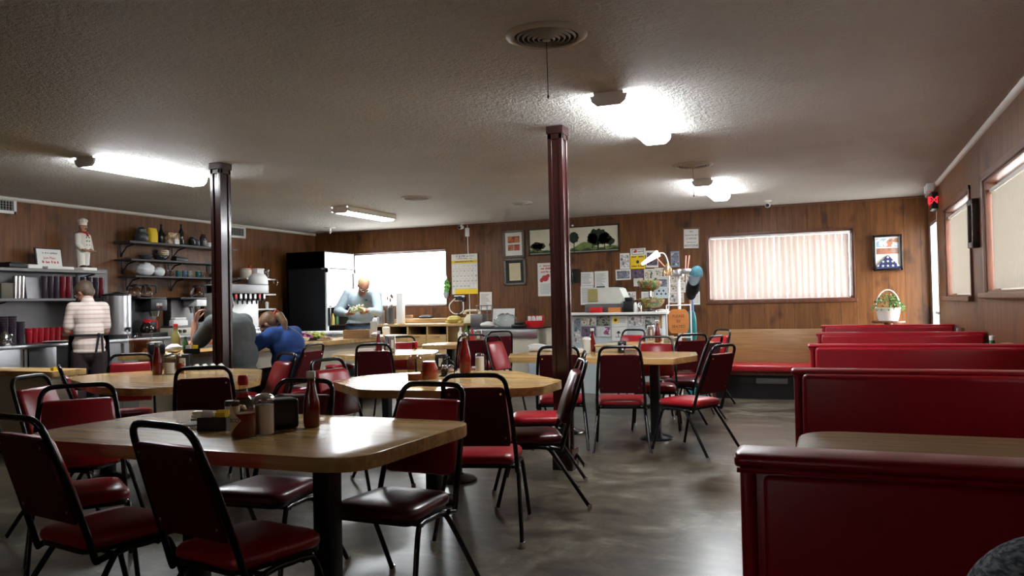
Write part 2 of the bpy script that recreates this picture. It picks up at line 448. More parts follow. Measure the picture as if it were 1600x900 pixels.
def sash(mb, axis, at, o, w=.035, mid=True):
    u0, u1, z0, z1 = o
    def seg(p, q, za, zb):
        mb.bb(p, q, at - .018, at + .018, za, zb) if axis == 'x' else mb.bb(at - .014, at + .014, p, q, za, zb)
    seg(u0, u0 + w, z0, z1); seg(u1 - w, u1, z0, z1); seg(u0, u1, z0, z0 + w); seg(u0, u1, z1 - w, z1)
    if mid: seg((u0 + u1) / 2 - w / 2, (u0 + u1) / 2 + w / 2, z0, z1)
    return mb
alu = mat('pale_aluminium', (.55, .55, .55), .35, .6)
def window(n, axis, at, o, w, sill=0, depth=.13, proud=.02):
    f = struct(frame_bars(MB(), axis, at, depth, w, o, sill, proud), 'window_%d' % n, frame_w)
    s = at + (.105 if depth > 0 else -.105)
    sash(MB(), axis, s, (o[0] + .018, o[1] - .018, o[2] + .018, o[3] - .018), .025, False).build('sash', alu, f, 0)
    mb = MB()
    mb.bb(o[0] + .03, o[1] - .03, s - .003, s + .003, o[2] + .03, o[3] - .03) if axis == 'x' else mb.bb(s - .003, s + .003, o[0] + .03, o[1] - .03, o[2] + .03, o[3] - .03)
    mb.build('pane', pane_g, f, 0)
    return f
window(1, 'x', YB, WL, .018, 0, .13, .008)
window(2, 'x', YB, WR, .022, .02, .13, .012)
window(3, 'y', XR, W1, .045, .05)
window(4, 'y', XR, W2, .055, .06)
window(5, 'y', XR, W3_ADDED, .055, .06)
window(6, 'x', YF, WF_ADDED, .055, 0, -.13, -.02)

def vertical_blind(label, axis, at, o, pitch, vw, ang, m, loose, top_gap=.0, z_lo=.03):
    """a head rail and a row of hanging vanes, each turned by ang degrees"""
    u0, u1, z0, z1 = o
    c = ((u0 + u1) / 2, at, z0) if axis == 'x' else (at, (u0 + u1) / 2, z0)
    r = thing('vertical_blind', label, 'blind', c)
    L = (u1 - u0) / 2 - .03; hh = z1 - z0
    rz = 0 if axis == 'x' else 90
    M = Matrix.Rotation(D2R(rz), 4, 'Z')
    hh -= top_gap; MB().bb(-L, L, -.02, .02, hh - .05 , hh - .022, .004).xf(M).build('head_rail', whitepl, r)
    mb = MB(); n = int((2 * L) / pitch)
    for i in range(n):
        x = -L + pitch * (i + .5); a = D2R(ang + random.uniform(-loose, loose)); sw = random.uniform(-.006, .006) * (loose > 2)
        zt, zb = hh - .052, z_lo
        for k in range(3):   # gently cupped vane
            pass
        pts = []
        for t in (-1, -.5, 0, .5, 1):
            u = t * vw / 2; b = .006 * (1 - t * t)
            pts.append((u * math.cos(a) - b * math.sin(a), u * math.sin(a) + b * math.cos(a)))
        back = [(p[0] - .0008 * math.sin(a), p[1] + .0012 * math.cos(a)) for p in pts][::-1]
        ring = pts + back
        mb.loft([[(x + p[0] + (sw if z == zb else 0), p[1], z) for p in ring] for z in (zb, zt)])
    mb.xf(M).build('vanes', m, r, 30)
    return r
vertical_blind('white vertical blind glowing in the wide window of the back wall', 'x', YB + .035, WR, .082, .088, 24, blind_m, 5)
vertical_blind('closed beige vertical blind in the right wall window nearer the door', 'y', XR + .05, W1, .084, .092, 6, blind_side, 1.0, .05)
vertical_blind('closed beige vertical blind in the right wall window nearest the booths', 'y', XR + .05, W2, .084, .092, 6, blind_side, 1.0, .05)

vertical_blind('closed beige vertical blind in the unseen window added behind the camera for front light', 'x', YF - .05, WF_ADDED, .084, .092, 6, blind_side, 1.0, .05)
vertical_blind('closed beige vertical blind in the unseen right wall window added for light beside the nearest booth table', 'y', XR + .05, W3_ADDED, .084, .092, 6, blind_side, 1.0, .05)

# glass door by the back right corner
d = struct(frame_bars(MB(), 'y', XR, .01, .04, (DR[0], DR[1], 0.02, DR[3]), 0, .004), 'door_1', frame_w)
jb = MB()
for q_ in (DR[0], DR[1] - .02): jb.bb(XR + .014, XR + T + .03, q_, q_ + .02, 0, DR[3])
jb.bb(XR + .014, XR + T + .03, DR[0], DR[1], DR[3] - .02, DR[3])
jb.build('jamb_light_liner', white, d, 0)  # white liner added to catch sky light, so the door strip shows bright
sash(MB(), 'y', XR + .024, (DR[0] + .02, DR[1] - .02, .03, DR[3] - .02), .03, False).build('door_frame', alu, d, 0)
MB().bb(XR + .008, XR + .012, DR[0] + .06, DR[1] - .06, .07, DR[3] - .06).build('pane', thin_glass('door_glass', (1, 1, 1), 1.06), d, 0)
MB().bb(XR + .03, XR + .05, DR[0] + .1, DR[1] - .1, 1.0, 1.04, .01).build('push_bar', alu, d)

# ------------------------------------------------------------ support posts
def post(x, y, name):
    w, dp = .118, .135
    mb = MB().bb(x - w / 2 + .012, x + w / 2 - .012, y - dp / 2 + .012, y + dp / 2 - .012, 0, ZC)
    for sx in (-1, 1):
        for sy in (-1, 1):
            mb.box((x + sx * (w / 2 - .016), y + sy * (dp / 2 - .016), ZC / 2), (.032, .032, ZC), None, .004)
    mb.bb(x - w / 2 - .008, x + w / 2 + .008, y - dp / 2 - .008, y + dp / 2 + .008, ZC - .06, ZC - .001, .004)
    mb.bb(x - w / 2, x + w / 2, y - dp / 2, y + dp / 2, ZC - .10, ZC - .06, .002)
    mb.bb(x - w / 2 - .012, x + w / 2 + .028, y - dp / 2 - .012, y + dp / 2 + .012, 0, .155, .004)
    return struct(mb, name, post_w)
pr_ = P(856, 260, Y=5.68); post(pr_.x + .059, 5.68 + .067, 'column_1')
pl_ = P(328.5, 300, Y=5.66); post(pl_.x + .059, 5.66 + .067, 'column_2')

# ------------------------------------------------------------ ceiling fixtures
def fluorescent(x, y0, y1, label, w=.235, sided=False):
    r = thing('ceiling_light', label, 'light', (x, (y0 + y1) / 2, ZC), 0, 'fluorescent ceiling lights')
    L = (y1 - y0) / 2
    h = MB().bb(-w / 2 + .02, w / 2 - .02, -L, L, -.02, 0, .002)
    h.build('housing', whitepl, r, 0)
    pr = [(-w / 2, -.018), (-w / 2 + .012, -.055), (-w / 2 + .045, -.082), (w / 2 - .045, -.082), (w / 2 - .012, -.055), (w / 2, -.018)]
    MB().loft([[(a, yy, b) for a, b in pr] for yy in (-L + .02, L - .012)]).build('lens', lens, r, 0)
    for yy in (-L, L - .012):
        MB().loft([[(a * 1.03, yy + q, b * 1.04) for a, b in pr] for q in (0, .02 if yy < 0 else .012)]).build('end_cap', whitepl, r, 0)
    if sided:
        for sx in (-1, 1):
            MB().box((sx * (w / 2 + .004), 0, -.035), (.012, 2 * L, .07), None, .003).build('side_rail', cream, r, 0)
    return r
fluorescent(-5.95, 4.93, 6.25, 'white wraparound fluorescent light on the ceiling left of the left post')
fluorescent(-1.33, 4.92, 6.36, 'large wraparound fluorescent light on the ceiling right of the right post')
fluorescent(-1.37, 8.93, 10.4, 'smaller looking fluorescent light on the ceiling nearest the blind-covered back window')
fluorescent(-6.1, 8.92, 10.15, 'fluorescent light with cream side rails on the ceiling in front of the bright window', .26, True)

vent_w = mat('vent_paint', (.42, .40, .36), .5)
dark_in = mat('recess_shade', (.006, .006, .006), .8)
def diffuser(x, y, R, label, cord=0):
    r = thing('ceiling_vent', label, 'vent', (x, y, ZC), 0, 'round ceiling air vents')
    MB().lathe([(R * .80, -.001), (R * .80, -.004)], n=40).build('duct_shade', dark_in, r)  # flat near-black disc paints the shade inside the duct
    MB().lathe([(R * .78, -.004), (R * .80, -.016), (R * .84, -.018), (R * .93, -.012), (R, -.003), (R, 0), (R * .78, 0)], n=48, cap=False).build('flange', vent_w, r)
    for i in range(5):
        q = R * (.72 - .125 * i); zz = -.010 - .0022 * i
        MB().lathe([(q, zz), (q - R * .030, zz - .010), (q - R * .042, zz - .009), (q - R * .012, zz + .002)], n=40, cap=False).build('ring', vent_w, r)
    MB().lathe([(R * .10, -.005), (R * .10, -.028), (R * .02, -.034)], n=20).build('hub', vent_w, r)
    if cord:
        MB().cyl((0, 0, -.03), (.003, 0, -cord), .0022, n=6).build('pull_cord', blackplastic, r)
        MB().ell((.003, 0, -cord - .008), (.006, .006, .011), n=8, m=6).build('cord_bead', blackplastic, r)
    return r
diffuser(-1.32, 3.74, .205, 'large round ceiling vent with a pull cord in front of the right post', .30)
diffuser(-1.31, 7.96, .20, 'round ceiling vent with a pull cord between the two right fluorescent lights', .30)
diffuser(-4.80, 8.66, .19, 'round ceiling vent with bright edges near the bright back window')
diffuser(-3.86, 9.83, .14, 'small flat ceiling vent just left of the right post')

def dome(x, y, label):
    r = thing('security_camera', label, 'camera', (x, y, ZC), 0, 'small ceiling cameras')
    MB().lathe([(.05, 0), (.05, -.012), (.02, -.02)], n=20).build('mount', whitepl, r)
    MB().cyl((0, 0, -.02), (0, -.02, -.05), .014).build('neck', whitepl, r)
    MB().cyl((0, .03, -.06), (0, -.075, -.075), .032, n=18).build('body', whitepl, r)
    MB().cyl((0, -.075, -.075), (0, -.082, -.076), .024, n=18).build('camera_lens', blackplastic, r)
    return r
dome(-.88, 11.4, 'white security camera on the ceiling above the wide blind')
dome(-5.71, 11.8, 'white security camera on the ceiling above the calendar')
r = thing('sprinkler_head', 'small white sprinkler head hanging from the ceiling above the black cooler', 'sprinkler', (-7.84, 11.18, ZC))
MB().lathe([(.09, 0), (.085, -.012), (.03, -.018)], n=24).build('escutcheon', whitepl, r)
MB().cyl((0, 0, -.015), (0, 0, -.10), .018, .014).build('nozzle', whitepl, r)

# wall vents on the left wall, under the trim
def wall_vent(y0, y1, z0, z1, label):
    r = thing('wall_vent', label, 'vent', (XL, (y0 + y1) / 2, (z0 + z1) / 2), 0, 'wall vents under the ceiling trim')
    w, h = (y1 - y0) / 2, (z1 - z0) / 2; b = .035
    mb = MB()
    for a in (-1, 1):
        mb.bb(0, .014, a * w - (b if a > 0 else 0), a * w + (0 if a > 0 else b), -h, h, .003)
        mb.bb(0, .014, -w, w, a * h - (b if a > 0 else 0), a * h + (0 if a > 0 else b), .003)
    mb.build('frame', whitepl, r, 0)
    MB().bb(0.0005, .003, -w + b, w - b, -h + b, h - b).build('duct_shade', dark_in, r, 0)  # dark sheet stands in for the shade behind the grille
    mb = MB()
    for i in range(9): mb.box((.007, -w + b + (2 * w - 2 * b) * (i + .5) / 9, 0), (.009, .004, 2 * h - 2 * b))
    for i in range(4): mb.box((.009, 0, -h + b + (2 * h - 2 * b) * (i + .5) / 4), (.003, 2 * w - 2 * b, .003))
    mb.build('grille', vent_w, r, 0)
a = P(0, 307, X=XL); b_ = P(25, 335, X=XL); wall_vent(a.y - .2, b_.y, b_.z, b_.z + .19, 'white wall vent at the left edge above the shelf of tumblers')
a = P(364, 352, X=XL); b_ = P(383, 373, X=XL); wall_vent(a.y - .14, b_.y, b_.z, b_.z + .19, 'white wall vent just right of the left post')

# exit sign with emergency lamp head, on the right wall
e0 = P(1455, 306, X=XR - .06)
r = thing('exit_sign', 'red lit exit sign with white emergency lamp heads beside the glass door', 'exit sign', (XR - .001, 10.75, 2.38))
exitred = emitter('exit_red', (1, .03, .05), .9)
MB().bb(-.07, 0, -.02, .30, -.10, .10, .008).build('housing', blackplastic, r, 0)
MB().bb(-.074, -.06, .0, .28, -.08, .08, .002).build('face_panel', mat('exit_face', (.25, .02, .02), .4), r, 0)
text('EXIT', .12, exitred, 'lettering', r, (-.075, .14, 0), (90, 0, -90))
text('EXIT', .12, exitred, 'lettering', r, (-.035, -.0215, 0), (90, 0, 0), spacing=.55)
for k, yy in enumerate((.02, .26)):
    h = MB().bb(-.12, -.04, yy - .05, yy + .05, .11, .21, .012).build('lamp_head', whitepl, r, 30)
    mb = MB()
    for i in range(3):
        for j in range(3): mb.box((-.08 + (i - 1) * .022, yy - .051, .16 + (j - 1) * .026), (.016, .004, .018), None, .002)
    mb.build('reflector', mat('lamp_reflector', (.8, .8, .8), .2), h, 0)
MB().tube([(-.01, .1, -.1), (-.01, .12, -.35), (-.01, .08, -.7), (-.01, .05, -1.0)], .004, 6).build('wire', whitepl, r)

# ============================================================ WORLD AND LIGHT
w = bpy.data.worlds.new('World'); SC.world = w; w.use_nodes = True
bg = w.node_tree.nodes['Background']; bg.inputs['Color'].default_value = (.93, .97, 1.0, 1); bg.inputs['Strength'].default_value = 13.0
def portal(name, loc, rot, sx, sy):
    l = bpy.data.lights.new(name, 'AREA'); l.shape = 'RECTANGLE'; l.size, l.size_y = sx, sy; l.cycles.is_portal = True
    o = bpy.data.objects.new(name, l); C.objects.link(o); o.location = loc; o.rotation_euler = [D2R(a) for a in rot]
portal('daylight_opening', ((WL[0] + WL[1]) / 2, YB + .16, (WL[2] + WL[3]) / 2), (-90, 0, 0), WL[1] - WL[0], WL[3] - WL[2])
portal('daylight_opening', ((WR[0] + WR[1]) / 2, YB + .16, (WR[2] + WR[3]) / 2), (-90, 0, 0), WR[1] - WR[0], WR[3] - WR[2])
portal('daylight_opening', ((WF_ADDED[0] + WF_ADDED[1]) / 2, YF - .16, (WF_ADDED[2] + WF_ADDED[3]) / 2), (90, 0, 0), WF_ADDED[1] - WF_ADDED[0], WF_ADDED[3] - WF_ADDED[2])
for q in (W1, W2, W3_ADDED, DR):
    portal('daylight_opening', (XR + .16, (q[0] + q[1]) / 2, (q[2] + q[3]) / 2), (0, 90, 0), q[3] - q[2], q[1] - q[0])

cam = bpy.data.cameras.new('camera'); co = bpy.data.objects.new('camera', cam); C.objects.link(co)
cam.sensor_width = 36; cam.lens = 36 * FPX / 1600; cam.clip_start = .02; cam.clip_end = 200
Rm = Matrix(((_xd.x, -_xd.y, -_xd.z), (_yd.x, -_yd.y, -_yd.z), (_up.x, -_up.y, -_up.z)))
# rows are the world axes; columns: camera right, camera up, camera back
co.matrix_world = Matrix.Translation((0, 0, H)) @ Rm.to_4x4()
SC.camera = co
SC.view_settings.view_transform = 'Standard'; SC.view_settings.look = 'None'
SC.view_settings.gamma = 1; SC.view_settings.use_curve_mapping = False
SC.view_settings.exposure = 0.9
SC.cycles.use_denoising = True; SC.cycles.max_bounces = 10; SC.cycles.sample_clamp_indirect = 6
SC.cycles.caustics_reflective = False; SC.cycles.caustics_refractive = False
# ============================================================ CHAIRS
def chair_parts(root, vin):
    """stacking chair, sitter looks along +Y; seat centre above the origin"""
    # seat: puffed cushion narrowing to the back
    out = rounded([(-.175, -.19), (.175, -.19), (.205, .20), (-.205, .20)], [.05, .05, .10, .10], 5)
    rings = []
    for k, (sc, z) in enumerate([(.93, .392), (.985, .398), (1.0, .412), (.985, .428), (.93, .440), (.78, .449), (.45, .454)]):
        rings.append([(x * sc, y * sc + .005, z) for x, y in out])
    MB().loft(rings).build('seat', vin, root, 60)
    MB().prism(rounded([(-.16, -.18), (.16, -.18), (.19, .185), (-.19, .185)], .05, 4), .378, .393).build('seat_board', blackplastic, root, 30)
    # tube frame of the back: an inverted U leaning backwards
    def bk(x, z):   # point on the leaning back plane
        return (x, -.175 - (z - .40) * .31 - max(0, z - .6) * .05, z)
    top = .883
    L = [bk(-.196, .36), bk(-.196, .42), bk(-.192, .52), bk(-.18, .70), bk(-.168, .80)]
    cl = [bk(-.160, .845), bk(-.140, .872), bk(-.105, .884)]
    side = L + cl
    pts = side + [bk(0, .886)] + [(-p[0], p[1], p[2]) for p in side[::-1]]
    pts = [(-.2, -.10, .372), (-.2, -.15, .362)] + pts + [(.2, -.15, .362), (.2, -.10, .372)]
    MB().tube(smooth_path(pts, 4), .0125, 10).build('back_frame', black, root, 60)
    # back pad between the tubes
    def padring(z, w, dy0, dy1, r=.014):
        y = bk(0, z)[1]
        return [(-w, y + dy0, z), (w, y + dy0, z), (w, y + dy0 + .006, z), (w, y + dy1 - .012, z), (w - .014, y + dy1, z), (-w + .014, y + dy1, z), (-w, y + dy1 - .012, z), (-w, y + dy0 + .006, z)]
    zs = [(.505, .150, .02), (.512, .168, .03), (.53, .172, .034), (.62, .168, .036), (.72, .162, .036), (.795, .157, .034), (.812, .153, .03), (.820, .138, .02)]
    pad = MB().loft([padring(z, w, -.006, t) for z, w, t in zs]).build('backrest', vin, root, 50)
    pan = MB().loft([[(-w, bk(0, z)[1] - .016, z), (w, bk(0, z)[1] - .016, z), (w, bk(0, z)[1] - .005, z), (-w, bk(0, z)[1] - .005, z)] for z, w in [(.500, .166), (.52, .172), (.80, .158), (.815, .152)]]).build('back_panel', pad_back, root, 30)
    for sx in (-1, 1):
        for z in (.545, .785):
            y = bk(0, z)[1]
            MB().cyl((sx * (.148 - (z - .545) * .05), y - .020, z), (sx * (.148 - (z - .545) * .05), y - .015, z), .006, n=10).build('screw', chrome, pan)
    # two bent side tubes, each a front leg, a rail under the seat and a rear leg
    for sx in (-1, 1):
        f = smooth_path([(sx * .185, .04, .372), (sx * .188, .10, .370), (sx * .196, .145, .33), (sx * .222, .235, .012)], 4)
        b = smooth_path([(sx * .185, .04, .372), (sx * .188, -.06, .370), (sx * .198, -.115, .33), (sx * .232, -.325, .012)], 4)
        for pth in (f, b):
            l = MB().tube(pth, .0115, 10).build('leg', black, root, 60)
            e = Vector(pth[-1])
            MB().cyl(e + Vector((0, 0, .018)), e - Vector((0, 0, .012)), .0145, .016, 12).build('glide', chrome, l)
    MB().tube([(-.188, .09, .362), (.188, .09, .362)], .008, 8).build('stretcher', black, root)
    MB().tube([(-.19, -.08, .362), (.19, -.08, .362)], .008, 8).build('stretcher', black, root)
_proto = {}
def chair(bx, by, ang, label, vin='red'):
    """bx,by: where the top of the back stands; ang: facing direction in degrees"""
    a = D2R(ang); off = .34
    loc = (bx + off * math.cos(a), by + off * math.sin(a), 0)
    if vin not in _proto:
        r = thing('dining_chair', label, 'chair', loc, ang - 90, 'black framed dining chairs')
        chair_parts(r, vinyl if vin == 'red' else maroon); _proto[vin] = r
        return r
    return dup(_proto[vin], loc, ang - 90, label)
def bt(px, py, z=.886):
    p = P(px, py, z=z); return p.x, p.y
CH = [
 ((22, 652), 80, 'dining chair with its dark back to us at the left edge of the nearest table', 'red', 1.0),
 ((248, 664), 80, 'dining chair with its back to us, second from the left at the nearest table', 'red', 1.0),
 ((122, 609), -38, 'dining chair at the left back corner of the nearest table, red pad towards us', 'red', 1.06),
 ((478, 600), -86, 'dining chair behind the nearest table, behind its black napkin holder', 'maroon', 1.05),
 ((677, 600), -92, 'dining chair with bright red pad and dark seat, right end of the nearest table', 'maroonseat', 1.0),
 ((740, 583), 106, 'dining chair with screwed dark back panel towards us at the eight sided centre table', 'red', .97),
 ((911, 562), -154, 'dining chair seen sideways with torn back pad, purplish reflection put into its colour, right of the centre table', 'maroon', 1.0),
 ((968, 542), 104, 'dining chair with its back to us at the table right of the right post', 'red', 1.0),
 ((1132, 541), 154, 'dining chair turned sideways at the right end of the table beyond the right post', 'red', 1.02),
 ((872, 542), 106, 'dining chair half hidden behind the right post with its back to us', 'red', 1.0),
 ((914, 556), 198, 'dining chair with shiny top rail directly behind the torn purplish one', 'red', 1.07),
 ((205, 557), -48, 'dining chair with lit red pad beyond the second table on the left', 'red', 1.05),
 ((317, 572), 126, 'dining chair with dark back to us on the near side of the second left table', 'red', .97),
 ((450, 552), -118, 'dining chair at the right end of the second left table near the blue jacket', 'red', 1.0),
 ((45, 598), 19, 'dining chair at the far left edge behind the nearest table, turned sideways', 'red', 1.1),
 ((92, 573), 53, 'dining chair seen edge on at the left end of the second left table', 'red', 1.0),
 ((510, 570), -8, 'dining chair left of the centre table turned to face it', 'red', 1.1),
 ((583, 537), 114, 'dining chair with flat red back panel towards us before the white-lit table', 'red', .98),
 ((627, 528), -70, 'dining chair half hidden beyond the white-lit table', 'red', 1.04),
 ((1025, 531), -80, 'dining chair with bright red pad towards us between the two right tables', 'red', 1.085),
 ((1082, 525), 122, 'dining chair with its back to us at the farther right table', 'red', 1.045),
 ((1120, 532), 165, 'dining chair with purple-lit edge seen sideways at the farther right table', 'maroon', 1.125),
 ((1130, 517), -138, 'dining chair farthest right, in front of the wooden bench', 'red', 1.04),
 ((991, 518), -108, 'dining chair in front of the flyer-covered counter', 'red', 1.06),
 ((768, 531), -8, 'dining chair with pink glaring pad left of the table holding white napkins', 'red', 1.12),
 ((738, 519), 122, 'dining chair with its back to us at the small table before the wooden cabinet', 'red', .91),
 ((782, 529), 130, 'dining chair just behind the pink glaring one', 'red', 1.26),
]
for (px, py), ang, lab, v, k_ in CH:
    x, y = bt(px, py); x *= k_; y *= k_
    if v == 'maroonseat':
        c = chair(x, y, ang, lab, 'red')
        for k in c.children:
            if k.name.startswith('seat') and not k.name.startswith('seat_board'):
                k.data = k.data.copy(); k.data.materials[0] = maroon; k['label'] = 'dark maroon seat'
    else: chair(x, y, ang, lab, v)
chair(-4.86, 6.64, 180, 'dining chair under the person in the blue jacket', 'red')

# ============================================================ TABLES
def table(poly, label, peds, r=.1, th=.05, rot=0, name='dining_table'):
    cx = sum(p[0] for p in poly) / len(poly); cy = sum(p[1] for p in poly) / len(poly)
    t = thing(name, label, 'table', (cx, cy, 0), 0, 'butcher block dining tables')
    q = rounded([(x - cx, y - cy) for x, y in poly], r, 6)
    MB().prism(q, .752 - th, .752, .003, 2).build('tabletop', tabletop_w, t, 30)
    for x, y in peds:
        br = .12 if -3 < x and y < 3 else .155
        x -= cx; y -= cy
        c = MB().box((x, y, .36), (.085, .085, .68), None, .012).build('pedestal', steel_dk if name == 'x' else blackplastic, t, 30)
        MB().lathe([(br, 0), (br, .010), (br - .015, .022), (.07, .04), (.06, .05)], (x, y, 0), 40).build('pedestal_base', black, c)
        MB().box((x, y, .69), (.36, .36, .02), None, .004).build('mounting_plate', black, c, 0)
    return t
table([(-3.18, 2.22), (-1.48, 2.22), (-1.45, 3.10), (-3.12, 3.13)], 'nearest butcher block table, with tall hot sauce and ketchup bottles', [(-1.87, 2.62), (-2.53, 2.62)], [.30, .16, .13, .22])
table([(-5.62, 4.45), (-4.62, 3.90), (-4.20, 3.86), (-3.82, 4.35), (-3.86, 4.62), (-4.45, 5.36), (-5.1, 5.40), (-5.60, 4.80)], 'table between the nearest one and the left post', [(-4.49, 4.56), (-5.12, 4.42)], .12)
table([(-3.20, 4.55), (-2.70, 4.12), (-1.98, 4.18), (-1.66, 4.48), (-1.66, 4.88), (-2.25, 5.52), (-2.85, 5.46), (-3.22, 4.98)], 'eight sided centre table, white glare at its left end, left of the right post', [(-2.43, 4.55), (-2.58, 5.15)], .06)
table([(-5.3, 7.75), (-4.95, 7.02), (-4.35, 6.95), (-3.92, 7.40), (-4.15, 7.95), (-4.75, 8.15)], 'table glaring white from the window, just before the counter with the wooden crate', [(-4.55, 7.48)], .12)
table([(-3.08, 7.42), (-2.88, 6.90), (-1.34, 6.84), (-1.20, 7.30), (-1.30, 7.80), (-2.95, 7.85)], 'table right of the right post, holding a white shaker and rolled napkins', [(-1.58, 7.23), (-2.45, 7.35)], .05)
table([(-2.62, 9.15), (-2.4, 8.75), (-1.42, 8.82), (-1.22, 9.25), (-1.45, 9.8), (-2.5, 9.75)], 'farther right table in front of the flyer-covered counter', [(-2.04, 9.34)], .08)
table([(-5.05, 9.35), (-4.95, 8.98), (-4.42, 8.93), (-4.28, 9.25), (-4.4, 9.65), (-4.9, 9.7)], 'small far table in front of the wooden cabinet', [(-4.75, 9.42)], .08)

# ============================================================ BOOTHS along the right wall
BX0, BX1 = -.197, XR - .012
def booth(y, label, near_seat=True, far_seat=True):
    b = thing('booth_bench', label, 'booth', (0, y, 0), 0, 'red vinyl booth benches')
    z1 = .928
    MB().bb(BX0 + .012, BX1, -.045, .045, .0, z1, .012).build('core', booth_v, b, 30)
    # padded faces
    for s, on in ((-1, near_seat), (1, far_seat)):
        if on:
            MB().bb(BX0 + .035, BX1 - .015, min(s * .03, s * .105), max(s * .03, s * .088), .40, z1 - .006, .022, 4).build('back_cushion', booth_v, b, 60)
            MB().bb(BX0 + .03, BX1 - .01, min(s * .05, s * .46), max(s * .05, s * .46), .34, .455, .035, 4).build('seat_cushion', booth_v, b, 60)
            MB().bb(BX0 + .03, BX1, min(s * .045, s * .40), max(s * .045, s * .40), .0, .34, .004).build('seat_base', blackplastic, b, 0)
        else:
            MB().bb(BX0 + .045, BX1 - .01, min(s * .03, s * .058), max(s * .03, s * .058), .05, z1 - .03, .012, 3).build('back_panel', booth_v, b, 60)
    # end strip and rolled cap
    MB().bb(BX0, BX0 + .03, -.058, .058, 0, z1, .012, 3).build('end_trim', booth_v, b, 60)
    d = .064 if not near_seat else .056
    pr = [(-d + .004, z1 - .014), (-d - .003, z1 - .006), (-d - .003, z1 + .003), (-d + .004, z1 + .009), (-d + .02, z1 + .012), (d - .02, z1 + .012), (d - .004, z1 + .009), (d + .003, z1 + .003), (d + .003, z1 - .006), (d - .004, z1 - .014)]
    rings = []
    for x, sc in ((BX0 - .010, .80), (BX0 - .006, .95), (BX0 + .002, 1.), (BX1, 1.)):
        rings.append([(x, yy * sc, z1 + (zz - z1) * sc) for yy, zz in pr])
    MB().loft(rings).build('cap_roll', booth_v, b, 50)
    MB().tube([(BX0 - .004, -d + .003, z1 - .020), (BX1, -d + .003, z1 - .020)], .005, 8).build('piping', booth_v, b)
    return b
BY = [1.72, 3.74, 5.72, 7.62, 9.56]
booth(BY[0], 'nearest red vinyl booth bench filling the lower right corner', False, True)
booth(BY[1], 'second nearest red vinyl booth bench, behind the near wooden booth table')
booth(BY[2], 'middle red vinyl booth bench, third of five from the front')
booth(BY[3], 'fourth red vinyl booth bench, next to the farthest one')
booth(BY[4], 'farthest red vinyl booth bench below the flower basket', True, False)
booth_w = wood('booth_table_veneer', (.15, .08, .03), (.26, .14, .058), (1, 12, 12), 3, .5)
booth_w.node_tree.nodes['Principled BSDF'].inputs['Specular IOR Level'].default_value = .12
def booth_table(y, w, label):
    t = thing('booth_table', label, 'table', (.47, y, 0), 0, 'booth tables')
    MB().prism(rounded([(-.62, -w / 2), (.63, -w / 2), (.63, w / 2), (-.62, w / 2)], [.16, .01, .01, .16], 6), .712, .752, .004).build('tabletop', booth_w, t, 30)
    c = MB().cyl((0, 0, .02), (0, 0, .712), .04, n=18).build('pedestal', blackplastic, t)
    MB().lathe([(.22, 0), (.22, .012), (.06, .04)], (0, 0, 0), 30).build('pedestal_base', black, c)
    return t
booth_table(2.80, .82, 'wooden booth table between the two nearest booth benches')
booth_table(4.73, .80, 'booth table hidden behind the second nearest booth bench')
booth_table(6.67, .80, 'booth table with green bottle between the middle and fourth booth benches')
booth_table(8.59, .80, 'booth table behind the fourth booth bench by the right wall')

# wooden waiting bench at the back
yb = 10.85
p0, p1 = P(1131, 515, Y=yb), P(1300, 515, Y=yb)
b = thing('waiting_bench', 'long low wooden bench with red seat under the wide blind', 'bench', (0, yb, 0))
x0, x1 = p0.x - .1, .62
MB().bb(x0, x1, 0, .04, .10, p0.z, .006).build('back_panel', bench_w, b, 30)
MB().bb(x0 + .02, x1, -.56, -.02, .345, .43, .025, 4).build('seat_cushion', vinyl, b, 60)
MB().bb(x0 + .02, x1, -.50, -.02, .30, .345).build('seat_board', frame_w, b, 0)
MB().bb(x0 + .02, x1, -.44, -.40, .0, .30).build('front_board', blackplastic, b, 0)
for q in (x0, x1 - .04): MB().bb(q, q + .04, -.46, .0, 0, .33).build('leg', frame_w, b, 0)
MB().bb(-1.0, -.62, -.46, -.43, .19, .26, .005).build('heater_grille', steel_dk, b, 0)
# ============================================================ LUNCH COUNTER (bar)
BZ = .85
def bar_run(name, label, poly, face_poly, r=.05, BZ=BZ):
    cx = sum(p[0] for p in poly) / len(poly); cy = sum(p[1] for p in poly) / len(poly)
    t = thing(name, label, 'counter', (cx, cy, 0), 0)
    MB().prism(rounded([(x - cx, y - cy) for x, y in poly], r, 5), BZ - .05, BZ, .003).build('countertop', tabletop_w, t, 30)
    MB().prism([(x - cx, y - cy) for x, y in face_poly], 0.08, BZ - .05).build('front_panel', cream, t, 0)
    MB().prism([(x - cx + (.03 if x < cx else -.03), y - cy + (.03 if y < cy else -.03)) for x, y in face_poly], 0, .08).build('toe_kick', blackplastic, t, 0)
    return t
bar_run('lunch_counter', 'long butcher block lunch counter with cream front where the people sit',
        [(-6.24, 5.48), (-5.72, 5.76), (-5.66, 9.9), (-6.24, 9.9)],
        [(-6.15, 5.66), (-5.92, 5.84), (-5.88, 9.8), (-6.15, 9.8)])
bar_run('lunch_counter', 'short wooden topped counter end with beige face at the far left',
        [(-7.75, 4.86), (-6.26, 4.84), (-6.26, 5.2), (-7.75, 5.2)],
        [(-7.68, 4.92), (-6.34, 4.90), (-6.34, 5.16), (-7.68, 5.16)], .03, .752)
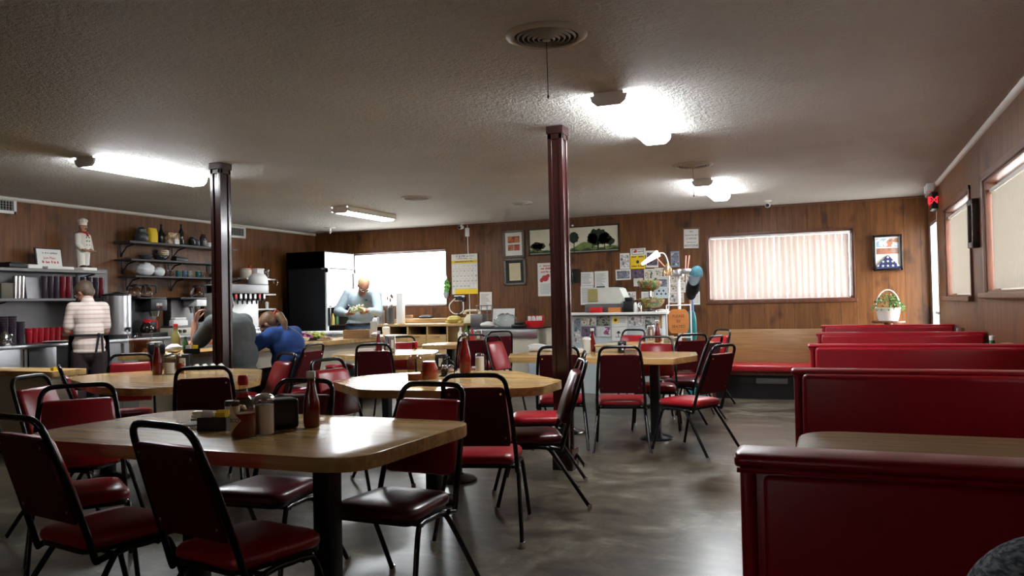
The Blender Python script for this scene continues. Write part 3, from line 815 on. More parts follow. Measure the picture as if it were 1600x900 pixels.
# stools
def stool(x, y, label, h=.60):
    t = thing('counter_stool', label, 'stool', (x, y, 0), 0, 'round counter stools')
    MB().lathe([(.05, h - .03), (.155, h - .025), (.168, h - .008), (.160, h + .006), (.10, h + .018), (.01, h + .021)], n=36).build('seat', vinyl, t, 60)
    MB().lathe([(.12, h - .13), (.165, h - .115), (.170, h - .075), (.168, h - .03), (.05, h - .028)], n=36).build('seat_side', blackplastic, t, 40)
    MB().cyl((0, 0, .03), (0, 0, h - .12), .036, n=20).build('pedestal', chrome, t)
    MB().lathe([(.2, 0), (.2, .015), (.17, .03), (.05, .06)], n=36).build('base', chrome, t)
    MB().tube([(math.cos(a * .4) * .15, math.sin(a * .4) * .15, .22) for a in range(16)], .009, 8, closed=True).build('footrest', chrome, t)
    return t
q = P(532, 571, z=.60); stool(q.x, q.y, 'round red counter stool with thick black side behind the centre table')
stool(-5.31, 6.06, 'round counter stool under the person in the grey shirt', .445)

# ============================================================ BACK COUNTER on the left wall
KX, KZ = -7.82, .9315
t = thing('back_counter', 'stainless steel back counter along the left wall', 'counter', (XL, 7.2, 0))
def L_(x): return x - XL
y0, y1 = 4.4, 10.02
MB().bb(.004, L_(KX), y0 - 7.2, y1 - 7.2, KZ - .04, KZ - .0015, .006).build('countertop', steel, t, 30)
MB().bb(.004, L_(KX) - .05, y0 - 7.2, 6.15 - 7.2, .1, KZ - .04).build('cabinet_front', steel, t, 0)
MB().bb(.004, L_(KX) - .05, 6.75 - 7.2, y1 - 7.2, .1, KZ - .04).build('cabinet_front', steel, t, 0)
MB().bb(.004, L_(KX) - .35, 6.15 - 7.2, 6.75 - 7.2, .1, KZ - .04).build('open_bay', blackplastic, t, 0)
for yy in (5.75, 5.80, 7.0, 7.6, 8.3): MB().bb(L_(KX) - .05, L_(KX) - .03, yy - 7.2, yy + .02 - 7.2, .1, KZ - .05).build('door_edge', chrome, t, 0)
MB().bb(.004, .02, 4.4 - 7.2, 7.55 - 7.2, KZ, 1.80).build('splashback', steel_dk, t, 0)

# steel wall shelves with tumblers
SX = -8.36
def wall_shelf(z, y0, y1, label, th=.03, m=steel, x1=SX, br=True, name='mounted_shelf'):
    t = thing(name, label, 'shelf', (XL, (y0 + y1) / 2, z))
    w = (y1 - y0) / 2
    MB().bb(.022, x1 - XL, -w, w, -th, 0, .003).build('board', m, t, 0)
    if br:
        for yy in ((-w + .12, w - .12) if y1 - y0 < 1.6 else (-w + .12, 0, w - .12)):
            mb = MB(); mb.bb(.021, .032, yy - .01, yy + .01, -th - .17, -th); L = x1 - XL - .05
            mb.tube([(.036, yy, -th - .165), (.05, yy, -th - .12), (L * .5, yy, -th - .035), (L, yy, -th - .008)], .010, 8)
            mb.build('bracket', blackplastic, t, 30)
    return t
zt = P(160, 423, X=SX).z; zl = P(160, 466, X=SX).z
yE = P(166, 425, X=SX).y
wall_shelf(zt, 4.6, yE, 'upper steel shelf on the left wall with the chef figurine on top', .035, steel_dk)
wall_shelf(zl, 4.6, yE + .12, 'lower steel shelf on the left wall lined with dark red tumblers', .03, steel_dk)
tumb = mat('dark_red_plastic', (.13, .006, .014), .25)
tumb_b = mat('smoky_plastic', (.03, .02, .03), .2)
def tumbler_stack(x, y, z, n, label, m=tumb, r=.042, h=.24, group='stacks of dark red tumblers'):
    mb = MB().lathe([(r * .82, 0), (r * .86, .004), (r, h * .6), (r * 1.02, h * .602)], (0, 0, 0), 20)
    for i in range(n): mb.lathe([(r * .98, h * .6 + i * h * .4 / n), (r * 1.05, h * .6 + (i + .35) * h * .4 / n), (r * 1.04, h * .6 + (i + .95) * h * .4 / n)], (0, 0, 0), 20)
    return one(mb, 'tumbler_stack', m, label, 'tumblers', (x, y, z), 0, group)
ys = [P(px, 466, X=SX - .08).y for px in (70, 80, 89, 99, 108, 120, 131, 141, 151, 159)]
words_ = ['first', 'second', 'third', 'fourth', 'fifth', 'sixth', 'seventh', 'eighth', 'ninth', 'tenth']
for i, yy in enumerate(ys):
    tumbler_stack(SX - .09, yy, zl, 4, '%s stack of dark tumblers from the left on the lower steel shelf' % words_[i], tumb if i in (3, 4, 9) else tumb_b, .033, .26)
# a white menu board and steel trays standing on the lower shelf
y_a, y_b = P(38, 455, X=SX - .2).y, P(64, 455, X=SX - .2).y
one(MB().box((0, 0, .125), (.02, y_b - y_a, .25), (0, -8, 0), .003), 'serving_tray', mat('pale_tray', (.5, .5, .52), .4), 'pale grey tray leaning at the back of the lower steel shelf', 'tray', (SX - .18, (y_a + y_b) / 2, zl))
for k, px in enumerate((22, 28, 34)):
    yy = P(px, 455, X=SX - .1).y
    one(MB().lathe([(.019, 0), (.022, .23), (.023, .25), (.02, .25)], n=20), 'steel_cup_stack', chrome, 'tall shiny steel cylinder, %s of three left of the grey tray' % words_[k], 'container', (SX - .09, yy, zl), 0, 'tall shiny steel cylinders')
one(MB().bb(-.06, .06, -.07, .07, 0, .17, .01), 'storage_box', mat('olive_card', (.10, .09, .06), .6), 'dark olive box at the left end of the lower steel shelf', 'box', (SX - .1, P(6, 455, X=SX - .1).y, zl))

# on the upper shelf
g = P(75, 418, X=SX - .13)
t = thing('framed_notice', 'white framed notice with red lettering leaning on the upper steel shelf', 'frame', (SX - .13, P(78, 405, X=SX - .13).y, zt + .003), 0)
tilt = Matrix.Rotation(D2R(-9), 4, 'Y')
MB().bb(-.012, .012, -.17, .17, 0, .25, .004).xf(tilt).build('frame', blackplastic, t, 0)
MB().bb(.012, .0135, -.155, .155, .015, .235).xf(tilt).build('sheet', paper, t, 0)
for i, (s, z, m) in enumerate((('Just Plain', .13, inkred), (None, .085, inkred), (None, .19, inkgrey))):
    o = text(s, .042, m, 'lettering', t, (0, 0, 0)) if s else scribble(.2, .032 if i == 1 else .02, m, 'printed_lines', t, (0, 0, 0), 0, i)
    o.matrix_parent_inverse = Matrix(); o.matrix_basis = tilt @ Matrix.Translation((.0145, 0, z)) @ Euler((D2R(90) if s else 0, 0, D2R(90))).to_matrix().to_4x4()
# trays/binders lying
y_a, y_b = P(2, 410, X=SX - .15).y, P(31, 412, X=SX - .15).y
one(MB().bb(-.12, .12, -(y_b - y_a) / 2, (y_b - y_a) / 2, 0, .05, .008).bb(-.11, .11, -(y_b - y_a) / 2 + .02, (y_b - y_a) / 2 - .05, .05, .065, .005), 'ring_binder', blackplastic, 'black binder lying at the left end of the upper steel shelf', 'binder', (SX - .14, (y_a + y_b) / 2, zt))
y_a, y_b = P(36, 412, X=SX - .1).y, P(58, 412, X=SX - .1).y
one(MB().bb(-.1, .1, -(y_b - y_a) / 2, (y_b - y_a) / 2, 0, .03, .004).bb(-.09, .09, -(y_b - y_a) / 2 + .01, (y_b - y_a) / 2 - .02, .03, .045, .004), 'paper_stack', paper, 'stack of pale papers between the binder and the framed notice', 'papers', (SX - .11, (y_a + y_b) / 2, zt))
one(MB().bb(-.05, .05, -.17, .17, 0, .032, .005), 'paper_box', paper, 'flat white box lying in front of the framed notice', 'box', (SX - .05, P(91, 415, X=SX - .05).y, zt))

# chef figurine
t = thing('chef_figurine', 'painted chef statuette with moustache and red neckerchief on a white base', 'figurine', (SX - .13, P(130, 410, X=SX - .13).y, zt), 12)
wh = mat('ivory_glaze', (.72, .68, .60), .35); tan = mat('painted_skin', (.42, .20, .12), .4); dkp = mat('dark_paint', (.02, .015, .012), .4)
MB().prism(rrect(.20, .26, .03), 0, .035, .008).build('plinth', wh, t, 30)
mb = MB()
for sy in (-1, 1): mb.cap((.0, sy * .04, .05), (0, sy * .045, .20), .04, .05)
mb.ell((0, 0, .24), (.065, .10, .08)).ell((0, 0, .33), (.075, .105, .10)).ell((0, 0, .42), (.06, .09, .06))
for sy in (-1, 1): mb.cap((0, sy * .09, .42), (.015, sy * .11, .31), .033, .030); mb.cap((.015, sy * .11, .31), (.06, sy * .075, .245), .03, .026)
body = remesh(mb.build('body', wh, t), .008, 6)
mb = MB(); mb.cap((0, 0, .44), (.005, 0, .49), .03, .03).ell((.005, 0, .525), (.046, .042, .052)).ell((.052, 0, .52), (.012, .010, .012))
for sy in (-1, 1): mb.ell((.005, sy * .042, .525), (.010, .008, .014)); mb.ell((.066, sy * .05, .245), (.024, .02, .024))
remesh(mb.build('head', tan, t), .005, 4)
mb = MB()
for sy in (-1, 1): mb.cap((.054, sy * .004, .507), (.046, sy * .026, .503), .008, .004); mb.ell((.043, sy * .017, .540), (.005, .007, .004))
mb.build('moustache', dkp, t)
mb = MB().lathe([(.044, .55), (.048, .57), (.047, .585), (.02, .60)], (.0, 0, 0), 24)
for k in range(8): a = k * math.pi / 4; mb.ell((.03 * math.cos(a), .03 * math.sin(a), .605), (.027, .027, .024))
mb.ell((0, 0, .615), (.04, .04, .025)); mb.build('hat', wh, t)
MB().lathe([(.055, .445), (.062, .46), (.05, .475)], (0, 0, 0), 20).cap((.058, 0, .45), (.072, .012, .41), .012, .004).cap((.058, 0, .45), (.072, -.014, .415), .012, .004).build('neckerchief', inkred, t)
mb = MB()
for i in range(3):
    for sy in (-1, 1): mb.ell((.071 - abs(i - 1) * .003, sy * .022, .40 - i * .045), .007, n=8, m=6)
mb.build('buttons', dkp, t)
MB().cyl((.085, -.12, .245), (.085, .11, .235), .013).build('rolling_pin', mat('pin_wood', (.25, .12, .05), .5), t)
for sy in (-1, 1): pass
mb = MB()
for sy in (-1, 1): mb.ell((.03, sy * .045, .045), (.06, .035, .022))
mb.build('shoes', dkp, t)

# items on the steel counter
for k, px in enumerate((45, 54, 63, 72, 81, 90, 99, 108)):
    yy = P(px, 530, X=KX - .38).y
    tumbler_stack(KX - .38, yy, KZ, 2, '%s red tumbler from the left in the row beside the server' % words_[k], mat('bright_red_plastic', (.32, .008, .016), .25) if k == 0 else bpy.data.materials['bright_red_plastic'], .035, .165, 'row of red tumblers by the server')
for k, px in enumerate((6, 19, 32)):
    yy = P(px, 530, X=KX - .32).y
    tumbler_stack(KX - .32, yy, KZ, 5, '%s tall dark tumbler stack at the left end of the steel counter' % words_[k], tumb_b, .042, .30 if k < 2 else .24)
one(MB().lathe([(.05, 0), (.062, .03), (.06, .08), (.035, .115), (.03, .13), (.012, .145)], n=24).tube(smooth_path([(.05, 0, .05), (.085, 0, .08), (.095, 0, .12)], 4), [.014] * 8 + [.008], 8), 'steel_teapot', chrome, 'small shiny steel teapot at the far left of the steel counter', 'teapot', (KX - .12, P(8, 538, X=KX - .12).y, KZ))
one(MB().lathe([(.12, 0), (.17, .012), (.18, .016), (.12, .006)], n=32), 'serving_plate', white, 'white plate on the steel counter beside the server', 'plate', (KX - .13, P(95, 533, X=KX - .13).y, KZ))

# tall steel urn
yu = P(182.5, 500, X=KX - .3).y
t = thing('tea_urn', 'tall cylindrical stainless steel urn with black lid right of the server', 'urn', (KX - .3, yu, KZ))
hu = P(186, 460, X=KX - .3).z - KZ
MB().lathe([(.165, .05), (.165, hu - .02), (.158, hu - .015)], n=40).build('body', steel, t)
MB().lathe([(.17, 0), (.17, .05), (.14, .055)], n=40).build('base', blackplastic, t)
MB().lathe([(.17, hu - .018), (.17, hu), (.06, hu + .018), (.02, hu + .03)], n=40).build('lid', blackplastic, t)
MB().cyl((.165, 0, .12), (.215, 0, .12), .016).cyl((.205, 0, .13), (.205, 0, .08), .012).build('spigot', blackplastic, t)
for sy in (-1, 1): MB().tube(smooth_path([(0, sy * .165, hu - .10), (0, sy * .19, hu - .09), (0, sy * .19, hu - .04), (0, sy * .165, hu - .03)], 4), .010).build('handle', blackplastic, t)

# glass coffee pots
coffee_liq = mat('black_coffee', (.015, .007, .004), .1)
def coffee_pot(x, y, z, rz, label, lid=blackplastic, full=False, s=1.0):
    t = thing('coffee_pot', label, 'coffee pot', (x, y, z), rz, 'glass coffee pots')
    MB().lathe([(.05 * s, 0), (.078 * s, .015 * s), (.082 * s, .05 * s), (.07 * s, .09 * s), (.048 * s, .125 * s), (.046 * s, .135 * s)], n=28, cap=False).build('bowl', coffee_liq if full else glass, t, 60)
    MB().lathe([(.05 * s, .13 * s), (.054 * s, .15 * s), (.04 * s, .165 * s), (.01, .17 * s)], n=24).bb(.03 * s, .10 * s, -.012, .012, .140 * s, .160 * s, .004).build('lid', lid, t)
    MB().tube(smooth_path([(.06 * s, 0, .15 * s), (.115 * s, 0, .148 * s), (.125 * s, 0, .09 * s), (.118 * s, 0, .05 * s)], 4), .010 * s, 8).build('handle', lid, t)
    return t
# double coffee brewer
yc = P(231, 500, X=KX - .25).y
t = thing('coffee_maker', 'black double coffee brewer beside the tall steel urn', 'coffee maker', (KX - .3, yc, KZ))
zb = P(215, 465, X=KX - .3).z - KZ
MB().bb(-.2, .18, -.22, .2, 0, .05, .008).build('base', blackplastic, t, 30)
MB().bb(-.2, -.02, -.22, .2, .05, zb - .02, .008).build('tower', blackplastic, t, 30)
h = MB().bb(-.2, .17, -.06, .2, zb - .17, zb - .02, .012).build('brew_head', blackplastic, t, 30)
MB().lathe([(.05, zb - .24), (.065, zb - .17)], (.08, .07, 0), 24).build('brew_basket', chrome, h)
MB().box((.171, .07, zb - .09), (.006, .10, .04), None, .002).build('brand_plate', inkgrey, h, 0)
scribble(.07, .018, white, 'printed_lines', h, (.1755, .07, zb - .085), 90, 5)
MB().ell((.172, .12, zb - .125), .012, n=10, m=8).ell((.172, .05, zb - .125), .012, n=10, m=8).build('indicator', redplastic, h)
MB().bb(-.2, .16, -.22, .2, zb - .02, zb, .006).build('warmer_top', blackplastic, t, 30)
ztop = KZ + zb + .001
for px, lab in ((204, 'left of two empty glass coffee pots on top of the black brewer'), (222, 'right of two empty glass coffee pots on top of the black brewer')):
    coffee_pot(KX - .3, P(px + 6, 465, X=KX - .3).y, ztop, 60, lab)
coffee_pot(KX - .20, yc - .06, KZ + .0525, 70, 'coffee pot with red lid on the lower plate of the black brewer', redplastic, True)
# white brewer with a pot on top
yc2 = P(290, 500, X=KX - .32).y
t = thing('coffee_maker', 'older brewer with white control box and steel basket near the left post', 'coffee maker', (KX - .34, yc2, KZ))
zb = P(295, 465, X=KX - .34).z - KZ
MB().bb(-.18, -.03, -.2, .2, 0, zb - .02, .01).build('tower', steel_dk, t, 30)
MB().bb(-.18, .2, -.26, .2, zb - .03, zb, .006).build('warmer_top', blackplastic, t, 30)
MB().bb(-.06, .2, .02, .2, zb - .12, zb - .03, .01).build('control_box', whitepl, t, 30)
MB().lathe([(.055, zb - .21), (.075, zb - .13), (.078, zb - .12)], (.08, .1, 0), 24).cyl((.15, .1, zb - .16), (.25, .13, zb - .19), .012).build('brew_basket', chrome, t)
MB().bb(-.18, -.03, -.2, .2, 0, .05, .008).build('base', blackplastic, t, 30)
coffee_pot(KX - .3, P(307, 467, X=KX - .3).y, KZ + zb, 60, 'empty glass coffee pot on top of the older white brewer')
# griddle range with knobs, in front on the counter edge
a, b_ = P(272, 530, X=KX - .02).y, P(334, 525, X=KX - .02).y
t = thing('countertop_range', 'cream countertop range with black knobs beside the left post', 'range', (KX - .12, (a + b_) / 2, KZ))
w = (b_ - a) / 2
MB().bb(-.14, .10, -w, w, .0, .10, .008).build('body', cream, t, 30)
MB().bb(-.14, .06, -w + .02, w - .02, .10, .125, .005).build('cooktop', steel_dk, t, 30)
for yy in (-w + .09, -w + .17, w - .24, w - .16, w - .08): MB().cyl((.10, yy, .055), (.122, yy, .055), .024, .02, 16).build('knob', blackplastic, t)
yy = P(285, 512, X=KX - .25).y
one(MB().bb(-.045, .045, -.13, .13, 0, .20, .02, 3).bb(-.045, .045, -.10, .10, .20, .23, .012), 'plastic_bin', whitepl, 'white plastic bin with lid behind the cream range', 'bin', (KX - .315, yy, KZ))
for k, px in enumerate((306, 314, 321)):
    one(MB().lathe([(.028, 0), (.036, .10), (.038, .10), (.038, .106), (.03, .106)], n=18), 'paper_cup', white, '%s white cup from the left behind the cream range' % words_[k], 'cup', (KX - .32, P(px, 512, X=KX - .32).y, KZ), 0, 'white cups behind the range')
one(MB().bb(-.09, .09, -.12, .12, 0, .15, .01).bb(-.07, .07, -.09, .09, .15, .158), 'toaster', steel_dk, 'dark toaster just left of the left post behind the cream range', 'toaster', (KX - .55, P(313, 515, X=KX - .55).y, KZ))

# three dark wall shelves with brackets
dkshelf = mat('dark_shelf', (.045, .042, .045), .5)
def z_at(px, py, X): return P(px, py, X=X).z
QX = -8.42
y_r = P(372, 430, X=QX).y
s1z = z_at(260, 380, QX); s2z = z_at(265, 407, QX); s3z = z_at(270, 432, QX)
t1 = wall_shelf(s1z, P(203, 375, X=QX).y, y_r, 'topmost dark wall shelf crowded with jars, left of the left post', .03, dkshelf, QX)
wall_shelf(s2z, P(205, 404, X=QX).y, y_r - .15, 'middle dark wall shelf with steel mixing bowls', .022, dkshelf, QX)
wall_shelf(s3z, P(212, 430, X=QX).y, y_r - .15, 'lowest dark wall shelf with white bags and teal mugs', .022, dkshelf, QX)
def on(px, py, X): return P(px, py, X=X).y
ox = QX - .1
# top shelf clutter
pot = mat('dark_kettle', (.05, .055, .065), .3)
one(MB().lathe([(.06, 0), (.085, .03), (.085, .10), (.06, .13), (.062, .17)], n=24).tube(arc((0, 0, .14), .07, 0, 180, 10, 'yz'), .006), 'kettle', pot, 'dark round kettle at the left of the topmost wall shelf', 'kettle', (ox, on(221, 370, ox), s1z))
one(MB().lathe([(.05, 0), (.055, .06), (.05, .20), (.03, .215)], n=20), 'canister', black, 'black canister behind the kettle on the topmost wall shelf', 'canister', (ox - .13, on(221, 370, ox - .13), s1z))
bag = MB().loft([[(x * s, y * s2, z) for x, y in rrect(.09, .13, .03, 3)] for s, s2, z in ((1, 1, 0), (1.05, 1.05, .05), (1.0, 1.02, .12), (.5, 1.0, .18), (.1, 1.0, .20))])
one(bag, 'snack_bag', yellow, 'yellow bag next to the kettle on the topmost wall shelf', 'bag', (ox, on(238, 372, ox), s1z))
bottle_dk = mat('dark_bottle_glass', (.012, .02, .016), .12)
def bottle_mb(h=.28, r=.036, nk=.014, sh=.55):
    return MB().lathe([(r * .9, 0), (r, .008), (r, h * sh), (r * .8, h * (sh + .1)), (nk, h * (sh + .25)), (nk, h * .97), (nk * 1.2, h * .972), (nk * 1.2, h)], n=20)
one(bottle_mb(.27, .035), 'glass_bottle', bottle_dk, 'dark bottle left of the picture box on the topmost wall shelf', 'bottle', (ox - .06, on(252, 373, ox - .06), s1z))
one(bottle_mb(.29, .038), 'glass_bottle', bottle_dk, 'tall dark ribbed bottle right of the picture box on the topmost wall shelf', 'bottle', (ox + .02, on(283, 377, ox + .02), s1z))
one(MB().bb(-.05, .05, -.10, .10, 0, .16, .006), 'picture_box', printmat('box_print', [(.1, .06, .03), (.4, .25, .12), (.55, .5, .4), (.08, .1, .09)], 20), 'tan printed box between the two dark bottles on the topmost wall shelf', 'box', (ox, on(268, 376, ox), s1z))
one(MB().bb(-.01, .01, -.035, .035, 0, .07), 'white_card', white, 'small white card in front of the tan printed box', 'card', (ox + .075, on(276, 377, ox + .075), s1z))
for k, (px, hh, m, lab) in enumerate(((300, .13, bottle_dk, 'dark jar with round shoulders right of the tall ribbed bottle'), (307, .10, pot, 'grey metal tin near the right end of the topmost wall shelf'), (318, .12, steel_dk, 'dull steel pot near the right end of the topmost wall shelf'), (324, .19, tumb_b, 'dark jar behind the dull steel pot'))):
    one(MB().lathe([(.04, 0), (.048, .01), (.048, hh * .75), (.03, hh * .9), (.032, hh)], n=20), 'storage_jar', m, lab, 'jar', (ox - (.08 if k == 3 else 0), on(px, 378, ox), s1z))
one(MB().lathe([(.03, 0), (.04, .06), (.042, .062)], n=18), 'paper_cup', white, 'white cup at the right end of the topmost wall shelf', 'cup', (ox + .03, on(326, 380, ox + .03), s1z))
# middle shelf
def bowl_mb(r, h, n=30): return MB().lathe([(r * .45, 0), (r * .7, h * .2), (r * .95, h * .7), (r, h), (r * 1.04, h), (r * .97, h * .95), (r * .9, h * .7), (r * .6, h * .2), (.01, h * .12)], n=n, cap=False)
for k in range(3):
    one(bowl_mb(.115, .09), 'mixing_bowl', chrome, '%s of the nested steel mixing bowls on the middle wall shelf' % ('lowest', 'middle', 'topmost')[k], 'bowl', (ox, on(251, 402, ox), s2z + .025 * k), 0, 'nested steel mixing bowls')
one(bowl_mb(.09, .06), 'mixing_bowl', pot, 'dark bowl left of the steel ones on the middle wall shelf', 'bowl', (ox, on(227, 402, ox), s2z))
one(MB().bb(-.05, .06, -.11, .11, 0, .05, .01).bb(-.04, .05, -.10, .07, .05, .07, .008), 'baking_pan', blackplastic, 'black pan on the middle wall shelf below the tan box', 'pan', (ox, on(280, 406, ox), s2z))
# lowest shelf
def bagmb(w, h, seed):
    rnd = random.Random(seed); mb = MB().ell((0, 0, h * .45), (w * .5, w * .62, h * .46), n=20, m=14)
    for v in mb.bm.verts:
        f = 1 + rnd.uniform(-.10, .10); v.co.x *= f; v.co.y *= f; v.co.z = max(.002, v.co.z * (1 + rnd.uniform(-.06, .1)))
    return mb
one(bagmb(.2, .19, 1), 'plastic_bag', plasticbag, 'bigger bunched white plastic bag on the lowest wall shelf', 'bag', (ox, on(227, 428, ox), s3z), smooth=80)
one(bagmb(.13, .13, 2), 'plastic_bag', plasticbag, 'smaller bunched white plastic bag on the lowest wall shelf', 'bag', (ox + .01, on(248, 430, ox), s3z), smooth=80)
def mug(x, y, z, m, label, rz=80, group='mugs on the lowest wall shelf', r=.031, h=.09):
    t = thing('coffee_mug', label, 'mug', (x, y, z), rz, group)
    MB().lathe([(r * .9, 0), (r, .006), (r, h), (r * .92, h), (r * .9, .01), (.005, .008)], n=24, cap=False).build('cup', m, t)
    MB().tube(smooth_path([(r * .95, 0, h * .8), (r * 1.5, 0, h * .75), (r * 1.65, 0, h * .4), (r * .95, 0, h * .2)], 4), .006).build('handle', m, t)
brown = mat('brown_glaze', (.06, .03, .02), .3); bluegl = mat('blue_glaze', (.06, .15, .25), .3); speck = mat('speckled_glaze', (.25, .27, .24), .35)
for px, m, lab in ((260, brown, 'brown mug at the left of the mug row on the lowest wall shelf'), (266, brown, 'second brown mug in the row on the lowest wall shelf'), (278, tealglaze, 'left teal mug on the lowest wall shelf'), (288, bluegl, 'blue mug beside the left teal mug'), (296, speck, 'speckled grey mug between the blue and right teal ones'), (309, tealglaze, 'right teal mug on the lowest wall shelf'), (314, brown, 'dark mug right of the right teal mug')):
    mug(ox, on(px, 432, ox), s3z, m, lab, 0)
# red fire extinguisher hanging on the wall by the left post
t = thing('fire_extinguisher', 'red fire extinguisher on the wall just left of the left post', 'fire extinguisher', (XL + .085, P(326, 462, X=XL + .08).y, P(326, 480, X=XL + .08).z - .22))
MB().lathe([(.06, 0), (.07, .01), (.07, .36), (.05, .41), (.022, .43), (.022, .45)], n=24).build('cylinder', redplastic, t)
MB().bb(-.02, .05, -.012, .012, .45, .485, .004).bb(-.02, .08, -.01, .01, .495, .51, .004).build('valve_handle', black, t)
MB().tube(smooth_path([(.02, .02, .45), (.08, .05, .42), (.09, .05, .25), (.085, .04, .1)], 5), .009).build('hose', blackplastic, t)

# soda fountain beyond the left post
ya, yb2 = P(362, 500, X=KX - .1).y, P(421, 500, X=KX - .1).y
zf = P(400, 444, X=KX - .1).z
t = thing('soda_fountain', 'steel soda fountain with a row of taps right of the left post', 'soda fountain', (KX - .3, (ya + yb2) / 2, KZ))
w = (yb2 - ya) / 2; hh = zf - KZ
MB().bb(-.3, .0, -w, w, 0, hh, .01).build('cabinet', whitepl, t, 30)
MB().bb(-.3, .20, -w, w, hh - .14, hh, .015, 3).build('header', steel_dk, t, 30)
MB().bb(-.02, .21, -w, w, 0, .06, .01).build('drip_tray', steel, t, 30)
n = 7
for i in range(n):
    yy = -w + .14 + (2 * w - .2) * i / (n - 1)
    tp = MB().bb(.04, .16, yy - .026, yy + .026, hh - .24, hh - .14, .008).build('tap', blackplastic, t, 30)
    MB().lathe([(.010, hh - .29), (.016, hh - .24)], (.10, yy, 0), 12).build('nozzle', blackplastic, tp)
    MB().bb(.155, .166, yy - .022, yy + .022, hh - .21, hh - .12, .004).build('flavour_tab', (redplastic if i in (0, 5) else whitepl), tp, 0)
one(MB().lathe([(.14, 0), (.15, .02), (.14, .11), (.10, .16), (.02, .18)], n=28), 'ice_bin_lid', whitepl, 'rounded white plastic cover on top of the soda fountain', 'cover', (KX - .36, P(403, 440, X=KX - .36).y, zf + .001))
# stacked shelves in the corner right of the fountain
RX = -8.36
zs_ = [P(415, 435, X=RX).z, P(415, 459, X=RX).z, P(415, 482, X=RX).z]
ye = P(431, 437, X=RX).y
for k, z in enumerate(zs_):
    wall_shelf(z, P(372, 440, X=RX).y if k == 0 else P(398, 460, X=RX).y, ye, '%s white-edged wall shelf between the soda fountain and the black cooler' % ('topmost', 'middle', 'lowest')[k], .025, white if k else steel, RX, True, 'corner_shelf')
ox = RX - .1
one(MB().lathe([(.07, 0), (.085, .02), (.09, .12), (.06, .15)], n=24), 'ceramic_crock', mat('cream_glaze', (.55, .5, .4), .4), 'cream crock on the topmost corner shelf', 'crock', (ox, on(384, 432, ox), zs_[0]))
one(bottle_mb(.20, .035, .02, .6), 'glass_bottle', inkred, 'red topped bottle beside the cream crock', 'bottle', (ox - .05, on(390.5, 432, ox - .05), zs_[0]))
one(MB().bb(-.07, .07, -.08, .08, 0, .13, .01).bb(-.075, .075, -.085, .085, .13, .155, .006), 'plastic_tub', whitepl, 'square white tub with lid on the topmost corner shelf', 'tub', (ox, on(402, 433, ox), zs_[0]))
one(MB().lathe([(.06, 0), (.068, .14), (.07, .14), (.062, .138), (.056, .006), (.005, .004)], n=28, cap=False), 'glass_jar', thin_glass('jar_glass', (.92, .94, .95)), 'clear plastic jar at the right of the topmost corner shelf', 'jar', (ox + .02, on(414, 434, ox), zs_[0]))
one(MB().tube(arc((0, 0, -.06), .05, -60, 200, 12, 'yz'), .006), 'towel_ring', chrome, 'chrome ring hanging at the end of the topmost corner shelf', 'ring', (RX - .02, ye + .02, zs_[0]))
one(MB().lathe([(.025, 0), (.03, .09), (.015, .11)], n=14), 'salt_shaker', white, 'little white shaker on the lowest corner shelf', 'shaker', (ox, on(417, 480, ox), zs_[2]))

# black glass-door cooler
fx1 = -7.76; fx0 = -8.52; fy0, fy1 = 10.9, 11.75
zt_ = P(446, 394, X=fx0, Y=None).z; zt_ = P(480, 393.5, Y=fy0).z
t = thing('display_cooler', 'tall black glass-door drinks cooler beside the bright window', 'cooler', ((fx0 + fx1) / 2, (fy0 + fy1) / 2, 0))
cx_, cy_ = (fx0 + fx1) / 2, (fy0 + fy1) / 2; hw, hd = (fx1 - fx0) / 2, (fy1 - fy0) / 2
blk = mat('cooler_black', (.004, .005, .007), .45)
mb = MB(); mb.bb(-hw, hw, -hd, -hd + .04, .06, zt_, .004); mb.bb(-hw, hw, hd - .04, hd, .06, zt_, .004); mb.bb(-hw, -hw + .04, -hd, hd, .06, zt_); mb.bb(-hw, hw, -hd, hd, .06, .22); mb.bb(-hw, hw - .01, -hd, hd, zt_ - .28, zt_, .004)
mb.build('cabinet', blk, t, 0)
cool = emitter('cooler_lamp', (.85, .97, 1), 25.0)
inner = mat('cooler_liner', (.8, .82, .82), .5)
MB().bb(-hw + .04, -hw + .05, -hd + .05, hd - .05, .22, zt_ - .29).build('liner', inner, t, 0)
MB().bb(hw - .08, hw - .06, -hd + .045, -hd + .06, .25, zt_ - .32).build('lamp_tube', cool, t, 0)
MB().bb(hw - .01, hw + .006, -hd + .01, hd - .01, zt_ - .27, zt_ - .02, .002).build('lit_sign', emitter('cooler_sign', (.93, .97, 1), 2.0), t, 0)
scribble(.42, .036, mat('sign_grey', (.55, .6, .66), .5), 'printed_lines', t, (hw + .008, 0, zt_ - .10), 90)
scribble(.30, .026, bpy.data.materials['sign_grey'], 'printed_lines', t, (hw + .008, 0, zt_ - .19), 90, 2)
for k in range(5):
    sh = MB().bb(-hw + .05, hw - .06, -hd + .05, hd - .05, .35 + .3 * k, .358 + .3 * k).build('wire_shelf', chrome, t, 0)
d = MB()
for q in ((-hd + .005, -hd + .05), (hd - .05, hd - .005)): d.bb(hw - .01, hw + .03, q[0], q[1], .10, zt_ - .29)
d.bb(hw - .01, hw + .03, -hd + .005, hd - .005, .10, .17); d.bb(hw - .01, hw + .03, -hd + .005, hd - .005, zt_ - .35, zt_ - .29)
d = d.build('door', mat('door_frame_grey', (.55, .58, .6), .35), t, 0)
MB().bb(hw + .008, hw + .014, -hd + .05, hd - .05, .17, zt_ - .35).build('glass_panel', pane_g, d, 0)
MB().bb(hw + .03, hw + .075, -hd + .02, -hd + .05, .95, 1.25, .008).build('handle', blackplastic, d, 30)
MB().bb(hw - .05, hw + .08, -hd - .03, -hd + .01, zt_ - .30, zt_ - .275, .004).build('hinge', steel, t, 0)
